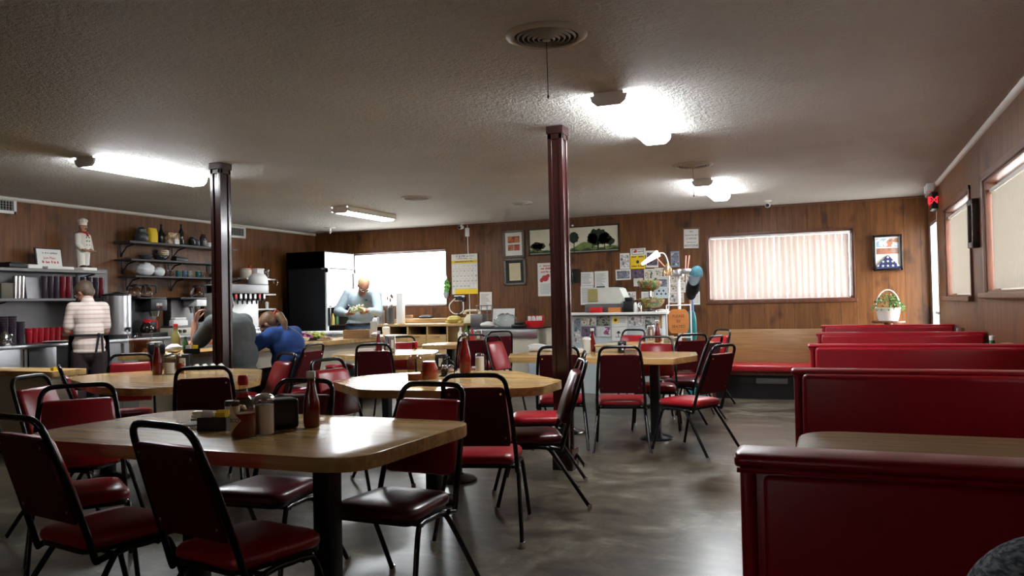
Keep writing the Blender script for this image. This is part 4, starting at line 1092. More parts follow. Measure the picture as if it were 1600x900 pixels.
cols = [(.5, .1, .05), (.1, .3, .12), (.65, .5, .1), (.8, .8, .78)]
cm = [mat('drink_%d' % i, c, .3) for i, c in enumerate(cols)]
for k in range(4):
    for j in range(6):
        one(MB().lathe([(.028, 0), (.032, .01), (.032, .12), (.015, .17), (.015, .19)], n=12), 'drink_bottle', cm[(j * 3 + k) % 4], ['lowest', 'second', 'third', 'fourth'][k] + ' shelf drink bottle in the cooler, ' + words_[j] + ' from the near side', 'bottle', (cx_ + .1, cy_ - hd + .10 + j * .125, .3595 + .3 * k), 0, 'bottles in the cooler')
# white low prep table between counter and cooler
q = P(480, 512, X=-7.2)
t = thing('prep_table', 'low white-topped prep table in front of the black cooler', 'table', (-7.62, 10.42, 0))
MB().bb(-.40, .55, -.30, .35, .84, .88, .006).build('tabletop', whitepl, t, 30)
MB().bb(-.37, .52, -.27, .32, .60, .84).build('cabinet', white, t, 0)
for sx in (-.36, .49):
    for sy in (-.26, .29): MB().bb(sx, sx + .04, sy, sy + .04, 0, .6).build('leg', chrome, t, 0)
# ============================================================ BACK WALL
WY = YB - .003
def wallbox(px0, py0, px1, py1, Y=WY):
    a, b = P(px0, py0, Y=Y), P(px1, py1, Y=Y)
    return min(a.x, b.x), max(a.x, b.x), min(a.z, b.z), max(a.z, b.z)
def sheet(name, label, cat, box, m, group=None, th=.004, lines=0, extra=None, roll=0, margin=.1):
    """a sheet pinned flat on the back wall; facing -Y; origin at its centre"""
    x0, x1, z0, z1 = box; w, h = x1 - x0, z1 - z0
    t = MB().box((0, 0, 0), (w, th, h)).build(name, m, None, 0)
    t.location = ((x0 + x1) / 2, WY - th / 2 - (sheet.n % 4) * .0012, (z0 + z1) / 2); t.rotation_euler = (0, D2R(roll), 0); sheet.n += 1
    tag(t, label, cat, group)
    if lines:
        mb = MB(); rnd = random.Random(int(w * 1000 + h * 333 + x0 * 77))
        for i in range(lines):
            z = h / 2 - h * (margin + (1 - 2 * margin) * (i + .5) / lines); l = w * (.8 - rnd.random() * .35)
            mb.box((-w * .4 + l / 2, -th / 2 - .0008, z), (l, .0012, h * .28 / lines))
        mb.build('printed_lines', inkgrey, t, 0)
    return t, w, h
sheet.n = 0
def onface(t, th, x0, x1, z0, z1, m, name, d=.0012, front=None):
    """a flat print on the sheet's face"""
    y = -(front if front is not None else th / 2)
    return MB().bb(x0, x1, y - d, y, z0, z1).build(name, m, t, 0)

# calendar
bx = wallbox(706.5, 398, 748, 459)
t, w, h = sheet('wall_calendar', 'large white wall calendar with yellow bands right of the bright window', 'calendar', bx, paper, th=.008)
t.location.y -= .022
onface(t, .008, -w / 2, w / 2, h * .27, h * .34, yellow, 'header_band'); onface(t, .008, -w * .38, w / 2, -h / 2, -h * .37, yellow, 'footer_band')
text('F & M', .06, ink, 'lettering', t, (-w * .16, -.0055, h * .44)); scribble(.18, .028, inkgrey, 'printed_lines', t, (w * .18, -.0055, h * .45)); scribble(.28, .018, inkgrey, 'printed_lines', t, (0, -.0055, h * .39), 0, 3); scribble(.36, .02, ink, 'printed_lines', t, (0, -.0065, h * .315), 0, 4)
nums = []
for i in range(30):
    k = i + 3
    nums.append((i + 1, k % 7, k // 7))
rows = ['', '', '', '', '']
for rr in range(5):
    for n_, c, r_ in nums:
        if r_ == rr: text(str(n_), .038, ink, 'date_numbers', t, (-w / 2 + w * (c + .5) / 7, -.0055, h * .2 - rr * h * .125))
mb = MB()
for i in range(6): mb.box((0, -.0045, h * .26 - i * h * .125), (w * .96, .0008, .002))
for i in range(8): mb.box((-w * .48 + i * w * .96 / 7, -.0045, h * .26 - 2.5 * h * .125), (.002, .0008, h * .625))
mb.build('grid_lines', inkgrey, t, 0)
# green duster and cable things near the calendar
q = P(700, 447, Y=WY)
t = thing('feather_duster', 'green and grey duster hanging beside the calendar', 'duster', (q.x, WY - .04, q.z))
mb = MB(); rnd = random.Random(3)
for i in range(40):
    a, b = rnd.uniform(0, 6.28), rnd.uniform(-1, 1); mb.ell((.045 * math.cos(a) * (1 - b * b) ** .5, .022 * math.sin(a), b * .09), (.018, .012, .03), n=8, m=6)
mb.build('bristles', mat('duster_green', (.12, .35, .06), .7, var=.5, scale=30), t)
MB().ell((-.02, 0, -.12), (.05, .03, .10)).build('cover', mat('duster_grey', (.3, .34, .4), .6), t)
MB().cyl((0, 0, .08), (0, 0, .17), .008).build('handle', whitepl, t)
# white motion box with conduit
q = P(731, 363, Y=WY)
t = thing('junction_box', 'small white box with a thin white conduit above the calendar', 'junction box', (q.x, WY, q.z))
MB().bb(-.03, .03, -.05, 0, -.07, .07, .006).build('box', whitepl, t, 30)
zz = P(731, 495, Y=WY).z
MB().cyl((0, -.012, -.07), (.015, -.012, zz - q.z), .007, n=8).cyl((0, -.012, .07), (0, -.012, ZC - q.z - .01), .007, n=8).build('conduit', whitepl, t)
# outlet with plugs and cords below the calendar
q = P(718, 466, Y=WY)
t = thing('wall_outlet', 'wall outlet with black plugs and looping white cord below the calendar', 'outlet', (q.x, WY, q.z))
MB().bb(-.09, .1, -.02, 0, -.05, .05, .005).build('plate', whitepl, t, 30)
MB().bb(-.09, -.02, -.06, -.02, -.03, .03, .008).bb(.0, .06, -.07, -.02, -.035, .035, .008).bb(.07, .12, -.05, -.02, -.06, .02, .008).build('plug', blackplastic, t, 30)
MB().tube(smooth_path([(-.05, -.06, 0), (-.16, -.05, -.10), (-.15, -.05, -.20), (-.05, -.06, -.26), (.08, -.05, -.22), (.09, -.05, -.06)], 6), .009, 8).build('cord', whitepl, t)
MB().tube(smooth_path([(.03, -.06, -.03), (.05, -.06, -.18), (-.02, -.07, -.30)], 6), .008, 8).build('cord', blackplastic, t)
sheet('pinned_notice', 'white typed sheet pinned right below the calendar', 'notice', wallbox(749.5, 456.5, 769, 484), paper, lines=12, roll=1)
# framed pictures
def framed(name, label, box, fw, fm, matm, depth=.03, roll=0):
    x0, x1, z0, z1 = box; w, h = x1 - x0, z1 - z0
    t = thing(name, label, 'picture', ((x0 + x1) / 2, WY, (z0 + z1) / 2)); t.rotation_euler = (0, D2R(roll), 0)
    mb = MB()
    for s in (-1, 1):
        mb.bb(s * w / 2, s * (w / 2 - fw), -depth, 0, -h / 2, h / 2, .004); mb.bb(-w / 2, w / 2, -depth, 0, s * h / 2, s * (h / 2 - fw), .004)
    mb.build('frame', fm, t, 30)
    MB().bb(-w / 2 + fw, w / 2 - fw, -depth * .45, -.002, -h / 2 + fw, h / 2 - fw).build('mat_board', matm, t, 0)
    return t, w, h, depth * .45
t, w, h, f = framed('framed_photos', 'grey framed pair of red autumn photographs high on the back wall', wallbox(786.5, 361, 820, 402), .035, greyframe, paper, roll=-.5)
foliage = printmat('autumn_print', [(.02, .03, .02), (.45, .05, .02), (.30, .20, .05), (.5, .12, .02), (.06, .08, .1)], 14)
onface(t, 0, -w * .28, w * .28, h * .04, h * .28, foliage, 'photograph', front=f); onface(t, 0, -w * .28, -w * .01, -h * .24, -h * .02, printmat('autumn_print_b', [(.04, .08, .03), (.45, .09, .02), (.3, .3, .2)], 14, 5), 'photograph', front=f); onface(t, 0, w * .01, w * .28, -h * .24, -h * .02, printmat('autumn_print_c', [(.03, .05, .03), (.5, .06, .02), (.1, .08, .05)], 14, 9), 'photograph', front=f)
t, w, h, f = framed('framed_document', 'grey framed yellowed document below the autumn photographs', wallbox(788, 404.5, 822.5, 445), .035, greyframe, mat('black_mat', (.02, .02, .018), .7), roll=-1)
o = onface(t, 0, -w * .26, w * .26, -h * .33, h * .32, ivory, 'document', front=f)
mb = MB()
for i in range(10): mb.box((0, -f - .002, h * .26 - i * h * .055), (w * .4, .0006, .004))
mb.build('printed_lines', mat('sepia_ink', (.35, .29, .17), .7), o, 0)
# long landscape painting with trees
t, w, h, f = framed('landscape_painting', 'long framed painting of dark green trees and hills behind the right post', wallbox(826, 358, 969, 393), .022, mat('dark_frame', (.03, .02, .012), .4), mat('cream_canvas', (.62, .60, .47), .7), .035, roll=-.3)
tree_g = mat('painted_tree', (.012, .022, .010), .7, var=.5, scale=25); hill_g = mat('painted_hill', (.16, .22, .06), .7, var=.4, scale=8); hill_d = mat('painted_field', (.03, .06, .02), .7, var=.4, scale=10)
mb = MB(); y = -f
def blob(mb, pts, d): mb.loft([[(px_, y - d_, pz_) for px_, pz_ in pts] for d_ in (d, 0)])
hp = [(-w * .485, -h * .43), (w * .485, -h * .43)] + [(w * (.485 - .97 * i / 24), h * (-.30 + .16 * math.exp(-((.485 - .97 * i / 24 - .12) / .12) ** 2) + .05 * math.sin(i * .9))) for i in range(25)]
blob(mb, hp, .0012); mb.build('hills', hill_g, t, 0)
mb = MB(); hp = [(-w * .485, -h * .43), (w * .485, -h * .43)] + [(w * (.485 - .97 * i / 24), h * (-.36 + .05 * math.sin(i * 1.7))) for i in range(25)]
blob(mb, hp, .0020); mb.build('field', hill_d, t, 0)
mb = MB(); rnd = random.Random(11)
def ptree(cx, cz, rw, rh, tr):
    n = 26; blob(mb, [(cx + rw * math.cos(6.283 * i / n) * (1 + rnd.uniform(-.16, .12)), cz + rh * math.sin(6.283 * i / n) * (1 + rnd.uniform(-.16, .12))) for i in range(n)], .0028)
    mb.box((cx, y - .0014, cz - rh * .5 - tr), (rw * .16, .0028, rh + tr))
ptree(w * .27, h * .06, w * .115, h * .30, h * .12); ptree(w * .34, h * .0, w * .07, h * .22, h * .1); ptree(w * .21, h * .0, w * .06, h * .2, h * .1)
ptree(w * .01, h * .08, w * .055, h * .2, h * .26); ptree(w * .40, h * -.12, w * .05, h * .14, .02)
for cx, rw, rh in ((-.40, .06, .16), (-.44, .04, .1), (-.36, .05, .12), (-.15, .06, .2), (-.22, .05, .15)): ptree(w * cx, h * -.16, w * rw, h * rh, .02)
mb.build('painted_trees', tree_g, t, 0)
MB().ell((0, -.02, h / 2 + .01), (.02, .008, .02), n=8, m=6).build('hanger', whitepl, t)
# tall white notice with red print
t, w, h = sheet('tall_poster', 'tall white poster with red printing left of the right post', 'poster', wallbox(840, 411.5, 864, 462.5), paper)
for k_, (z, sz) in enumerate(((.42, .026), (.34, .034), (.24, .03))): scribble(w * .7, sz, inkred, 'printed_lines', t, (0, -.0028, h * z), 0, 7 + k_)
mb = MB().ell((0, 0, 0), (.06, .0015, .05)).ell((.05, 0, .04), (.03, .0015, .03)).ell((-.06, 0, -.03), (.03, .0015, .035))
o = mb.build('red_figure', inkred, t, 0); o.location = (0, -.003, .02)
mb = MB()
for i in range(8): mb.box((0, -.0026, -h * .14 - i * h * .04), (w * .7, .001, .006))
mb.build('printed_lines', inkgrey, t, 0)
# black handset / phone
q = P(900, 431, Y=WY)
t = thing('wall_phone', 'black wall telephone just right of the right post', 'telephone', (q.x, WY, q.z))
MB().bb(-.06, .06, -.05, 0, -.11, .11, .012).build('body', blackplastic, t, 30)
MB().tube(smooth_path([(-.03, -.06, .10), (-.035, -.09, .05), (-.035, -.09, -.05), (-.03, -.06, -.10)], 4), [.022] + [.015] * 11 + [.022], 10).build('handset', black, t)
MB().tube([(-.03 + .012 * math.cos(i * 1.2), -.05 + .012 * math.sin(i * 1.2), -.11 - i * .006) for i in range(40)], .003, 6).build('coiled_cord', black, t)
# papers beside the phone
for lab, b_, ln, rl in (('upper left typed sheet above the white cash register', (907.5, 425.5, 928, 446), 9, 0), ('upper right typed sheet above the white cash register', (929, 424, 951, 455), 14, 0), ('lower typed sheet left of the white cash register', (907, 447, 928, 476), 12, .6)):
    sheet('pinned_notice', lab, 'notice', wallbox(*b_), paper, lines=ln, roll=rl)
t, w, h = sheet('pinned_card', 'black and green card below the upper right typed sheet', 'card', wallbox(932, 447.5, 945.5, 454), blackplastic, th=.006)
onface(t, .006, -w * .35, w * .35, -h * .2, h * .2, mat('card_green', (.15, .4, .12), .5), 'green_stripe')
# the collage of flyers right of the register
ph = [printmat('flyer_photo_a', [(.1, .12, .18), (.5, .45, .42), (.75, .75, .75), (.25, .1, .1)], 22, 1), printmat('flyer_photo_b', [(.04, .05, .08), (.16, .18, .22), (.5, .5, .5), (.2, .11, .08)], 20, 4), printmat('flyer_photo_c', [(.35, .30, .22), (.65, .6, .5), (.12, .1, .09), (.5, .42, .3)], 18, 8), printmat('flyer_photo_d', [(.03, .03, .06), (.14, .10, .14), (.08, .07, .12), (.35, .25, .16)], 18, 12)]
FL = [
 ('white flyer with red horse emblem above the yellow one', (985, 388.5, 1009, 398.5), paper, None),
 ('grey photo flyer left of the yellow one', (968.5, 396, 984, 420), paper, ph[0]),
 ('bright yellow flyer in the middle of the wall collage', (984.5, 399, 1008.5, 419.5), yellow, None),
 ('dark purple edged photo behind the glowing lamp', (1009, 392, 1029, 417.5), paper, ph[3]),
 ('wide pale photo flyer at the left end of the collage', (962, 421.5, 986, 437), paper, ph[1]),
 ('dark blue group photo below the yellow flyer', (987, 422, 1006, 434.5), ph[3], None),
 ('white drawing flyer below the glowing lamp', (1006.5, 420.5, 1022.5, 437), paper, ph[2]),
 ('pale sketch flyer left of the napkin stand', (1022.5, 419, 1044.5, 433.5), paper, ph[2]),
 ('small white flyer with a black cross below the dark photo', (990, 435, 1005, 447), paper, None),
 ('red and white flyer right of the candy bowls', (1026, 434.5, 1044.5, 449.5), paper, ph[1]),
 ('pale blue flyer with cartoon faces behind the candy bowls', (1022, 449, 1044, 466), mat('pale_blue_paper', (.55, .63, .66), .7), None),
 ('old brown photo behind the pole', (1045.5, 425, 1070, 441.5), ph[2], None),
 ('white map flyer behind the pole', (1046, 441.5, 1071, 457), paper, ph[2]),
 ('framed sepia photo low on the collage', (1043.5, 458, 1069, 473), mat('cream_card', (.6, .54, .44), .6), ph[0]),
 ('typed white sheet at the lower right of the collage', (1080, 456, 1094, 476), paper, None),
 ('pale sheet behind the hanging caps', (1071, 425, 1093, 455), paper, ph[2]),
 ('blue and grey poster above the pole', (1048, 393, 1062, 417), mat('blue_poster', (.2, .27, .38), .6), ph[1]),
 ('white flyer behind the lower candy bowl', (1002, 456, 1022, 474), paper, None),
 ('white card right of the cash register', (981, 456, 994, 469), paper, ph[0]),
]
for i, (lab, b_, m, pm) in enumerate(FL):
    t, w, h = sheet('pinned_flyer', lab, 'flyer', wallbox(*b_), m, 'flyers pinned on the back wall', lines=0, roll=(-1, .5, 0, 1)[i % 4])
    if pm: onface(t, .004, -w * .42, w * .42, -h * .38, h * .38, pm, 'photograph')
    elif i == 0:
        mb = MB()
        for s in (-1, 1): mb.box((s * w * .38, -.0028, 0), (.006, .0012, h * .7)); mb.box((0, -.0028, s * h * .35), (w * .76, .0012, .006))
        mb.build('border', ink, t, 0); o = MB().ell((0, 0, 0), (w * .09, .001, h * .2)).ell((-w * .08, 0, -h * .08), (w * .08, .001, h * .12)).build('emblem', inkred, t, 0); o.location = (-w * .15, -.003, .01)
        scribble(w * .4, h * .2, ink, 'printed_lines', t, (w * .13, -.003, h * .06), 0, 9)
    elif i == 2:
        scribble(w * .8, h * .12, ink, 'printed_lines', t, (0, -.003, h * .38), 0, 11); scribble(w * .8, h * .12, ink, 'printed_lines', t, (0, -.003, -h * .3), 0, 12); o = MB().ell((0, 0, 0), (w * .1, .001, h * .12)).build('emblem', ink, t, 0); o.location = (0, -.0025, 0)
    elif i == 8: o = MB().box((0, 0, 0), (.012, .001, h * .6)).box((0, 0, h * .1), (h * .4, .001, .012)).build('cross', ink, t, 0); o.location = (w * .1, -.003, 0)
    elif i == 10:
        mb = MB()
        for k in range(5): mb.ell((w * (-.3 + .16 * k), -.002, h * (.18 if k % 2 else -.1)), (h * .09, .0012, h * .09), n=10, m=6)
        mb.build('round_faces', mat('face_print', (.05, .06, .07), .6), t, 0)
    elif i in (14, 17):
        mb = MB()
        for k in range(7): mb.box((0, -.0026, h * (.34 - .11 * k)), (w * .7, .001, .006))
        mb.build('printed_lines', inkgrey, t, 0)
# refuse service sign
t, w, h, f = framed('service_sign', 'framed white sign refusing service to anyone, left of the wide blind', wallbox(1066.5, 357, 1094, 389), .018, wood('sign_frame', (.12, .05, .02), (.2, .09, .04)), paper, .02, 1)
for i, (s, sz) in enumerate((('We', .035), ('reserve the right', .028), ('to REFUSE', .036), ('service to', .034), ('ANYONE', .05))):
    text(s, sz, ink, 'lettering', t, (0, -f - .001, h * (.33 - .165 * i)))
# flag shadow box
t, w, h, f = framed('flag_shadow_box', 'black shadow box with a folded starred flag and photographs', wallbox(1363, 368.5, 1410.5, 422), .028, black, paper, .075, 0)
navy = mat('navy_cloth', (.015, .022, .09), .8, var=.15, scale=40)
onface(t, 0, -w * .38, w * .38, h * .16, h * .40, printmat('team_print', [(.3, .45, .6), (.7, .72, .75), (.45, .2, .12), (.12, .1, .08)], 12, 3), 'photograph', front=f)
onface(t, 0, -w * .38, w * .38, -h * .04, h * .13, printmat('team_print_b', [(.25, .25, .24), (.4, .15, .08), (.1, .09, .08)], 12, 6), 'photograph', front=f)
onface(t, 0, -w * .40, w * .40, -h * .035, -h * .05, white, 'divider', front=f)
tri = [(-w * .42, -h * .43), (w * .42, -h * .43), (w * .03, -h * .08), (-w * .03, -h * .08)]
fl = MB(); fl.loft([[(x, -f - .03, z) for x, z in tri], [(x, -f, z) for x, z in tri]]); fl = fl.build('folded_flag', navy, t, 20)
mb = MB()
for sx, sz_ in ((-.34, -.36), (-.17, -.37), (.0, -.37), (.17, -.37), (.34, -.36), (-.16, -.25), (.16, -.25), (0, -.24), (0, -.13)):
    pts = []
    for i in range(10):
        a = math.pi / 2 + i * math.pi / 5; r_ = .020 if i % 2 == 0 else .008; pts.append((w * sx + r_ * math.cos(a), h * sz_ + r_ * math.sin(a)))
    mb.loft([[(x, -f - .0312, z) for x, z in pts], [(x, -f - .030, z) for x, z in pts]])
mb.build('stars', white, fl, 0)
MB().bb(-w / 2 + .02, w / 2 - .02, -.068, -.066, -h / 2 + .02, h / 2 - .02).build('glass_front', pane_g, t, 0)
# framed picture on the right wall between windows
a, b_ = P(1512, 318, X=XR), P(1531, 313, X=XR)
t = thing('framed_picture', 'small dark framed picture between the two right wall windows', 'picture', (XR, 7.93, 1.86)); w, h = .30, .42
t.rotation_euler = (D2R(2), 0, 0)
mb = MB()
for s in (-1, 1):
    mb.bb(-.055, 0, s * w / 2, s * (w / 2 - .05), -h / 2, h / 2, .006); mb.bb(-.055, 0, -w / 2, w / 2, s * h / 2, s * (h / 2 - .05), .006)
mb.build('frame', mat('black_brown_frame', (.03, .018, .012), .35), t, 30)
MB().bb(-.025, -.003, -w / 2 + .04, w / 2 - .04, -h / 2 + .04, h / 2 - .04).build('print', printmat('dull_print', [(.1, .09, .08), (.3, .28, .25), (.2, .15, .1)], 9, 2), t, 0)

# ============================================================ COUNTERS ALONG THE BACK
# wooden cabinet under the bright window
cy0 = 11.2
a, b_ = P(576, 507, Y=cy0), P(700, 512, Y=cy0)
t = thing('wooden_cabinet', 'light wooden cabinet with drawers below the bright window', 'cabinet', ((a.x + b_.x) / 2, cy0, 0))
w = (b_.x - a.x) / 2; zc = a.z
MB().bb(-w, w + .28, -.02, YB - cy0 - .02, zc - .04, zc, .004).build('countertop', oak, t, 30)
mb = MB(); n = 4
MB().bb(-w + .02, w, .03, YB - cy0 - .02, .08, .40).build('carcass', oak, t, 0)
mb.bb(-w + .03, w - .03, .04, .6, 0, .08)
for i in range(n + 1): mb.bb(-w + (2 * w - .03) * i / n, -w + (2 * w - .03) * i / n + .03, 0, .6, .08, zc - .04)
mb.build('divider', oak, t, 0)
MB().bb(-w + .02, w, .4, .42, .4, zc - .04).build('back_panel', blackplastic, t, 0)
for i in range(n):
    q0 = -w + (2 * w - .03) * i / n + .032; q1 = -w + (2 * w - .03) * (i + 1) / n - .002
    d = MB().bb(q0, q1, -.012, .02, zc - .36, zc - .17, .004).build('drawer', oak, t, 30)
    MB().bb((q0 + q1) / 2 - .05, (q0 + q1) / 2 + .05, -.03, -.012, zc - .20, zc - .185, .003).build('drawer_pull', oak, d, 0)
    MB().bb(q0, q1, -.008, .02, .10, zc - .37, .004).build('door', oak, t, 30)
# raised oak ledge along the wall
a2, b2 = P(622, 498, Y=11.8), P(742, 497, Y=11.8)
one(MB().bb(a2.x, b2.x, 11.62, 11.985, zc + .001, a2.z, .004), 'raised_ledge', oak, 'raised wooden ledge on the cabinet below the bright window sill', 'ledge')
zl_ = a2.z
def cab(px, dy=.1): return P(px, 505, Y=cy0 + dy).x
one(MB().lathe([(.06, 0), (.06, .22), (.064, .225), (.057, .222), (.056, .01), (.01, .01)], n=28, cap=False), 'steel_canister', steel, 'shiny steel canister on the wooden cabinet right of the man', 'canister', (cab(594), cy0 + .12, zc))
t = thing('utensil_crock', 'steel crock of kitchen utensils on the wooden cabinet', 'crock', (cab(608), cy0 + .15, zc))
MB().lathe([(.062, 0), (.066, .26), (.07, .265), (.064, .262), (.06, .01), (.01, .01)], n=28, cap=False).build('crock', steel_dk, t)
for k, (dx, dy, hh) in enumerate(((-.05, 0, .40), (.0, .03, .44), (.05, -.02, .42), (.02, -.04, .38), (-.03, .04, .36))):
    u = MB().cyl((dx * .4, dy * .4, .02), (dx, dy, hh), .006, n=8); u.ell((dx * 1.05, dy * 1.05, hh + .02), (.022, .008, .035), n=10, m=8); u.build('utensil', (chrome, blackplastic, boxwood, chrome, white)[k], t)
one(MB().bb(-.055, .055, -.05, .05, 0, .50, .004), 'paper_box', white, 'tall narrow white box on the wooden cabinet right of the utensils', 'box', (cab(621.5), cy0 + .2, zc))
one(MB().bb(-.055, .055, -.08, .08, 0, .10, .008), 'paper_box', white, 'low white box on the wooden cabinet beside the man', 'box', (cab(583), cy0 + .1, zc))
for k, (px, hh, m, lab) in enumerate(((594, .16, steel_dk, 'grey tin in the open slot of the wooden cabinet'), (602, .12, whitepl, 'white tub in the open slot of the wooden cabinet'))):
    pass
# cordless things on ledge
one(MB().bb(-.10, .10, -.08, .08, 0, .035, .01).bb(-.08, .08, -.06, .06, .035, .05, .006), 'card_reader', blackplastic, 'flat black and silver device on the raised wooden ledge', 'device', (P(666, 497, Y=11.75).x, 11.75, zl_))
one(MB().bb(-.05, .05, -.04, .04, 0, .06, .006), 'cardboard_box', cardboard, 'little brown box on the raised wooden ledge', 'box', (P(640, 495, Y=11.8).x, 11.8, zl_))
one(MB().lathe([(.06, 0), (.10, .02), (.12, .06), (.10, .10), (.04, .12)], n=16).bb(-.14, .14, -.05, .05, .0, .04, .01), 'yellow_towel', mat('yellow_cloth', (.55, .45, .12), .9, bump=.4, bscale=40), 'crumpled yellow cloth at the right end of the raised ledge', 'cloth', (P(710, 500, Y=11.35).x, 11.35, zc))
t = thing('desk_phone', 'cream desk telephone at the right end of the wooden cabinet', 'telephone', (P(738, 493, Y=11.42).x, 11.42, zc))
MB().loft([[(x * s, y * s, z) for x, y in rrect(.22, .22, .03, 3)] for s, z in ((1, 0), (1, .05), (.6, .14))]).build('body', ivory, t, 30)
MB().tube(smooth_path([(-.13, 0, .14), (-.11, 0, .19), (.11, 0, .19), (.13, 0, .14)], 5), [.03] * 3 + [.018] * 10 + [.03] * 3, 10).build('handset', ivory, t)

# steel-edged cream counter in the middle
gy = 10.75
a, b_ = P(733, 513, Y=gy), P(846, 512, Y=gy)
zg = a.z
t = thing('service_counter', 'cream service counter with steel front edge left of the right post', 'counter', ((a.x + b_.x) / 2, gy, 0)); w = (b_.x - a.x) / 2
MB().bb(-w, w, -.03, .65, zg - .015, zg, .003).build('countertop', blackplastic, t, 0)
MB().bb(-w + .01, w - .06, -.025, .0, zg - .15, zg - .015, .015, 4).build('steel_band', steel, t, 50)
MB().bb(-w + .03, w - .05, 0, .62, 0, zg - .015).build('front_panel', cream, t, 0)
def gc(px, dy): return P(px, 512, Y=gy + dy).x
one(bagmb(.34, .22, 5), 'plastic_bag', thin_glass('clear_bag', (.85, .88, .88)), 'clear crumpled plastic bag on the service counter', 'bag', (gc(790, .3), gy + .3, zg), smooth=80)
one(MB().box((0, 0, .14), (.36, .008, .28), (-10, 0, 0)), 'white_card', paper, 'white card standing behind the clear plastic bag', 'card', (gc(787, .6), gy + .6, zg))
t = thing('red_basket', 'red plastic basket of sauce packets on the service counter', 'basket', (gc(838, .25), gy + .2, zg))
MB().loft([[(x * s, y * s, z) for x, y in rrect(.24, .2, .03, 3)] for s, z in ((.85, 0), (1, .09), (1, .1), (.95, .1), (.82, .01))]).build('basket', redplastic, t, 30)
MB().bb(-.11, .11, .06, .09, .05, .17, .004).build('card', redplastic, t, 0)
mb = MB(); rnd = random.Random(4)
for i in range(9): mb.box((-.09 + i * .022, rnd.uniform(-.03, .03), .12), (.012, .05, .08), (rnd.uniform(-15, 15), rnd.uniform(-15, 15), 0))
mb.build('packets', white, t, 0)
one(MB().bb(-.1, .1, -.07, .07, 0, .05, .02, 3).bb(-.06, .08, -.04, .05, .05, .09, .02), 'black_glove', blackplastic, 'black bundle on the service counter next to the clear bag', 'bundle', (gc(811, .06), gy + .06, zg))
one(bagmb(.2, .10, 8), 'white_towel', mat('white_cloth', (.7, .69, .66), .9, bump=.3, bscale=40), 'crumpled white cloth at the left of the clear plastic bag', 'cloth', (gc(762, .08), gy + .08, zg), smooth=80)
one(MB().bb(-.1, .1, -.08, .08, 0, .20, .01), 'steel_caddy', steel_dk, 'grey metal caddy at the left end of the service counter', 'caddy', (gc(748, .2), gy + .2, zg))
t = thing('metal_basket', 'round wire basket behind the grey metal caddy', 'basket', (gc(757, .45), gy + .45, zg))
mb = MB()
for k in range(5): mb.tube([(.12 * math.cos(a), .12 * math.sin(a), .05 + k * .07) for a in [i * .3927 for i in range(16)]], .006, 6, closed=True)
for i in range(8): mb.cyl((.12 * math.cos(i * .785), .12 * math.sin(i * .785), 0), (.12 * math.cos(i * .785), .12 * math.sin(i * .785), .34), .004, n=6)
mb.build('wire', steel_dk, t)
# pale blue carton and pink folder leaning at the counter's right end
one(MB().bb(-.18, .18, -.08, .08, 0, .66, .006), 'pale_blue_carton', mat('pale_blue', (.45, .55, .62), .6), 'pale blue box standing at the right end of the service counter', 'box', (P(848, 530, Y=gy - .12).x, gy - .15, .25 - .25))
# register counter covered in flyers
ry = 10.6
a, b_ = P(866, 489, Y=ry), P(1042, 487.5, Y=ry)
zr = (a.z + b_.z) / 2
t = thing('register_counter', 'register counter whose front is covered in flyers', 'counter', ((a.x + b_.x) / 2, ry, 0)); w = (b_.x - a.x) / 2
MB().bb(-w, w, -.06, .55, zr - .035, zr, .008).build('countertop', white, t, 30)
MB().bb(-w + .03, w - .12, 0, .5, 0, zr - .035).build('front_panel', mat('pale_blue_panel', (.46, .52, .53), .6), t, 0)
MB().bb(-w + .02, w - .02, -.02, .5, zr - .045, zr - .035).build('apron', blackplastic, t, 0)
MB().bb(w - .11, w - .07, 0, .04, 0, zr - .05, .004).build('leg', oak, t, 0)
def facing(px0, py0, px1, py1, Y=ry - .002): return wallbox(px0, py0, px1, py1, Y)
WYs = WY
RF = [((897, 498, 907, 518), ph[1], 'dark blue printed flyer at the left end of the register counter front'), ((908.5, 496.5, 930.5, 507.5), ph[2], 'brown group photo in the top row of the register counter front'), ((932, 494.5, 953.5, 509), printmat('camo_print', [(.01, .01, .01), (.25, .25, .2), (.04, .05, .03), (.5, .5, .45)], 30, 2), 'black patterned poster in the top row of the register counter front'), ((956, 494, 980, 510), paper, 'white sheet with a yellow and black seal on the register counter front'), ((983, 494, 1006, 509), ph[0], 'grey team photo in the top row of the register counter front'), ((1008, 495, 1024, 513), printmat('deer_print', [(.01, .012, .01), (.1, .12, .1), (.5, .5, .48), (.02, .03, .02)], 24, 7), 'black square poster at the right of the register counter front'), ((908.5, 510, 931, 526), ph[3], 'reddish photo in the bottom row of the register counter front'), ((933, 511, 954, 526), printmat('sale_print', [(.5, .55, .56), (.6, .62, .6), (.25, .05, .14), (.55, .6, .6)], 14, 3), 'pale flyer with a pink banner on the register counter front'), ((956, 511, 980, 533), paper, 'white sheet with a lamp drawing on the register counter front'), ((982, 511, 1007, 530), mat('pale_card', (.5, .54, .55), .7), 'pale grey card right of the lamp drawing'), ((1008, 515, 1022, 530), ph[2], 'light brown flyer at the bottom right of the register counter front'), ((897, 519, 907, 535), ph[0], 'small dark flyer at the bottom left of the register counter front')]
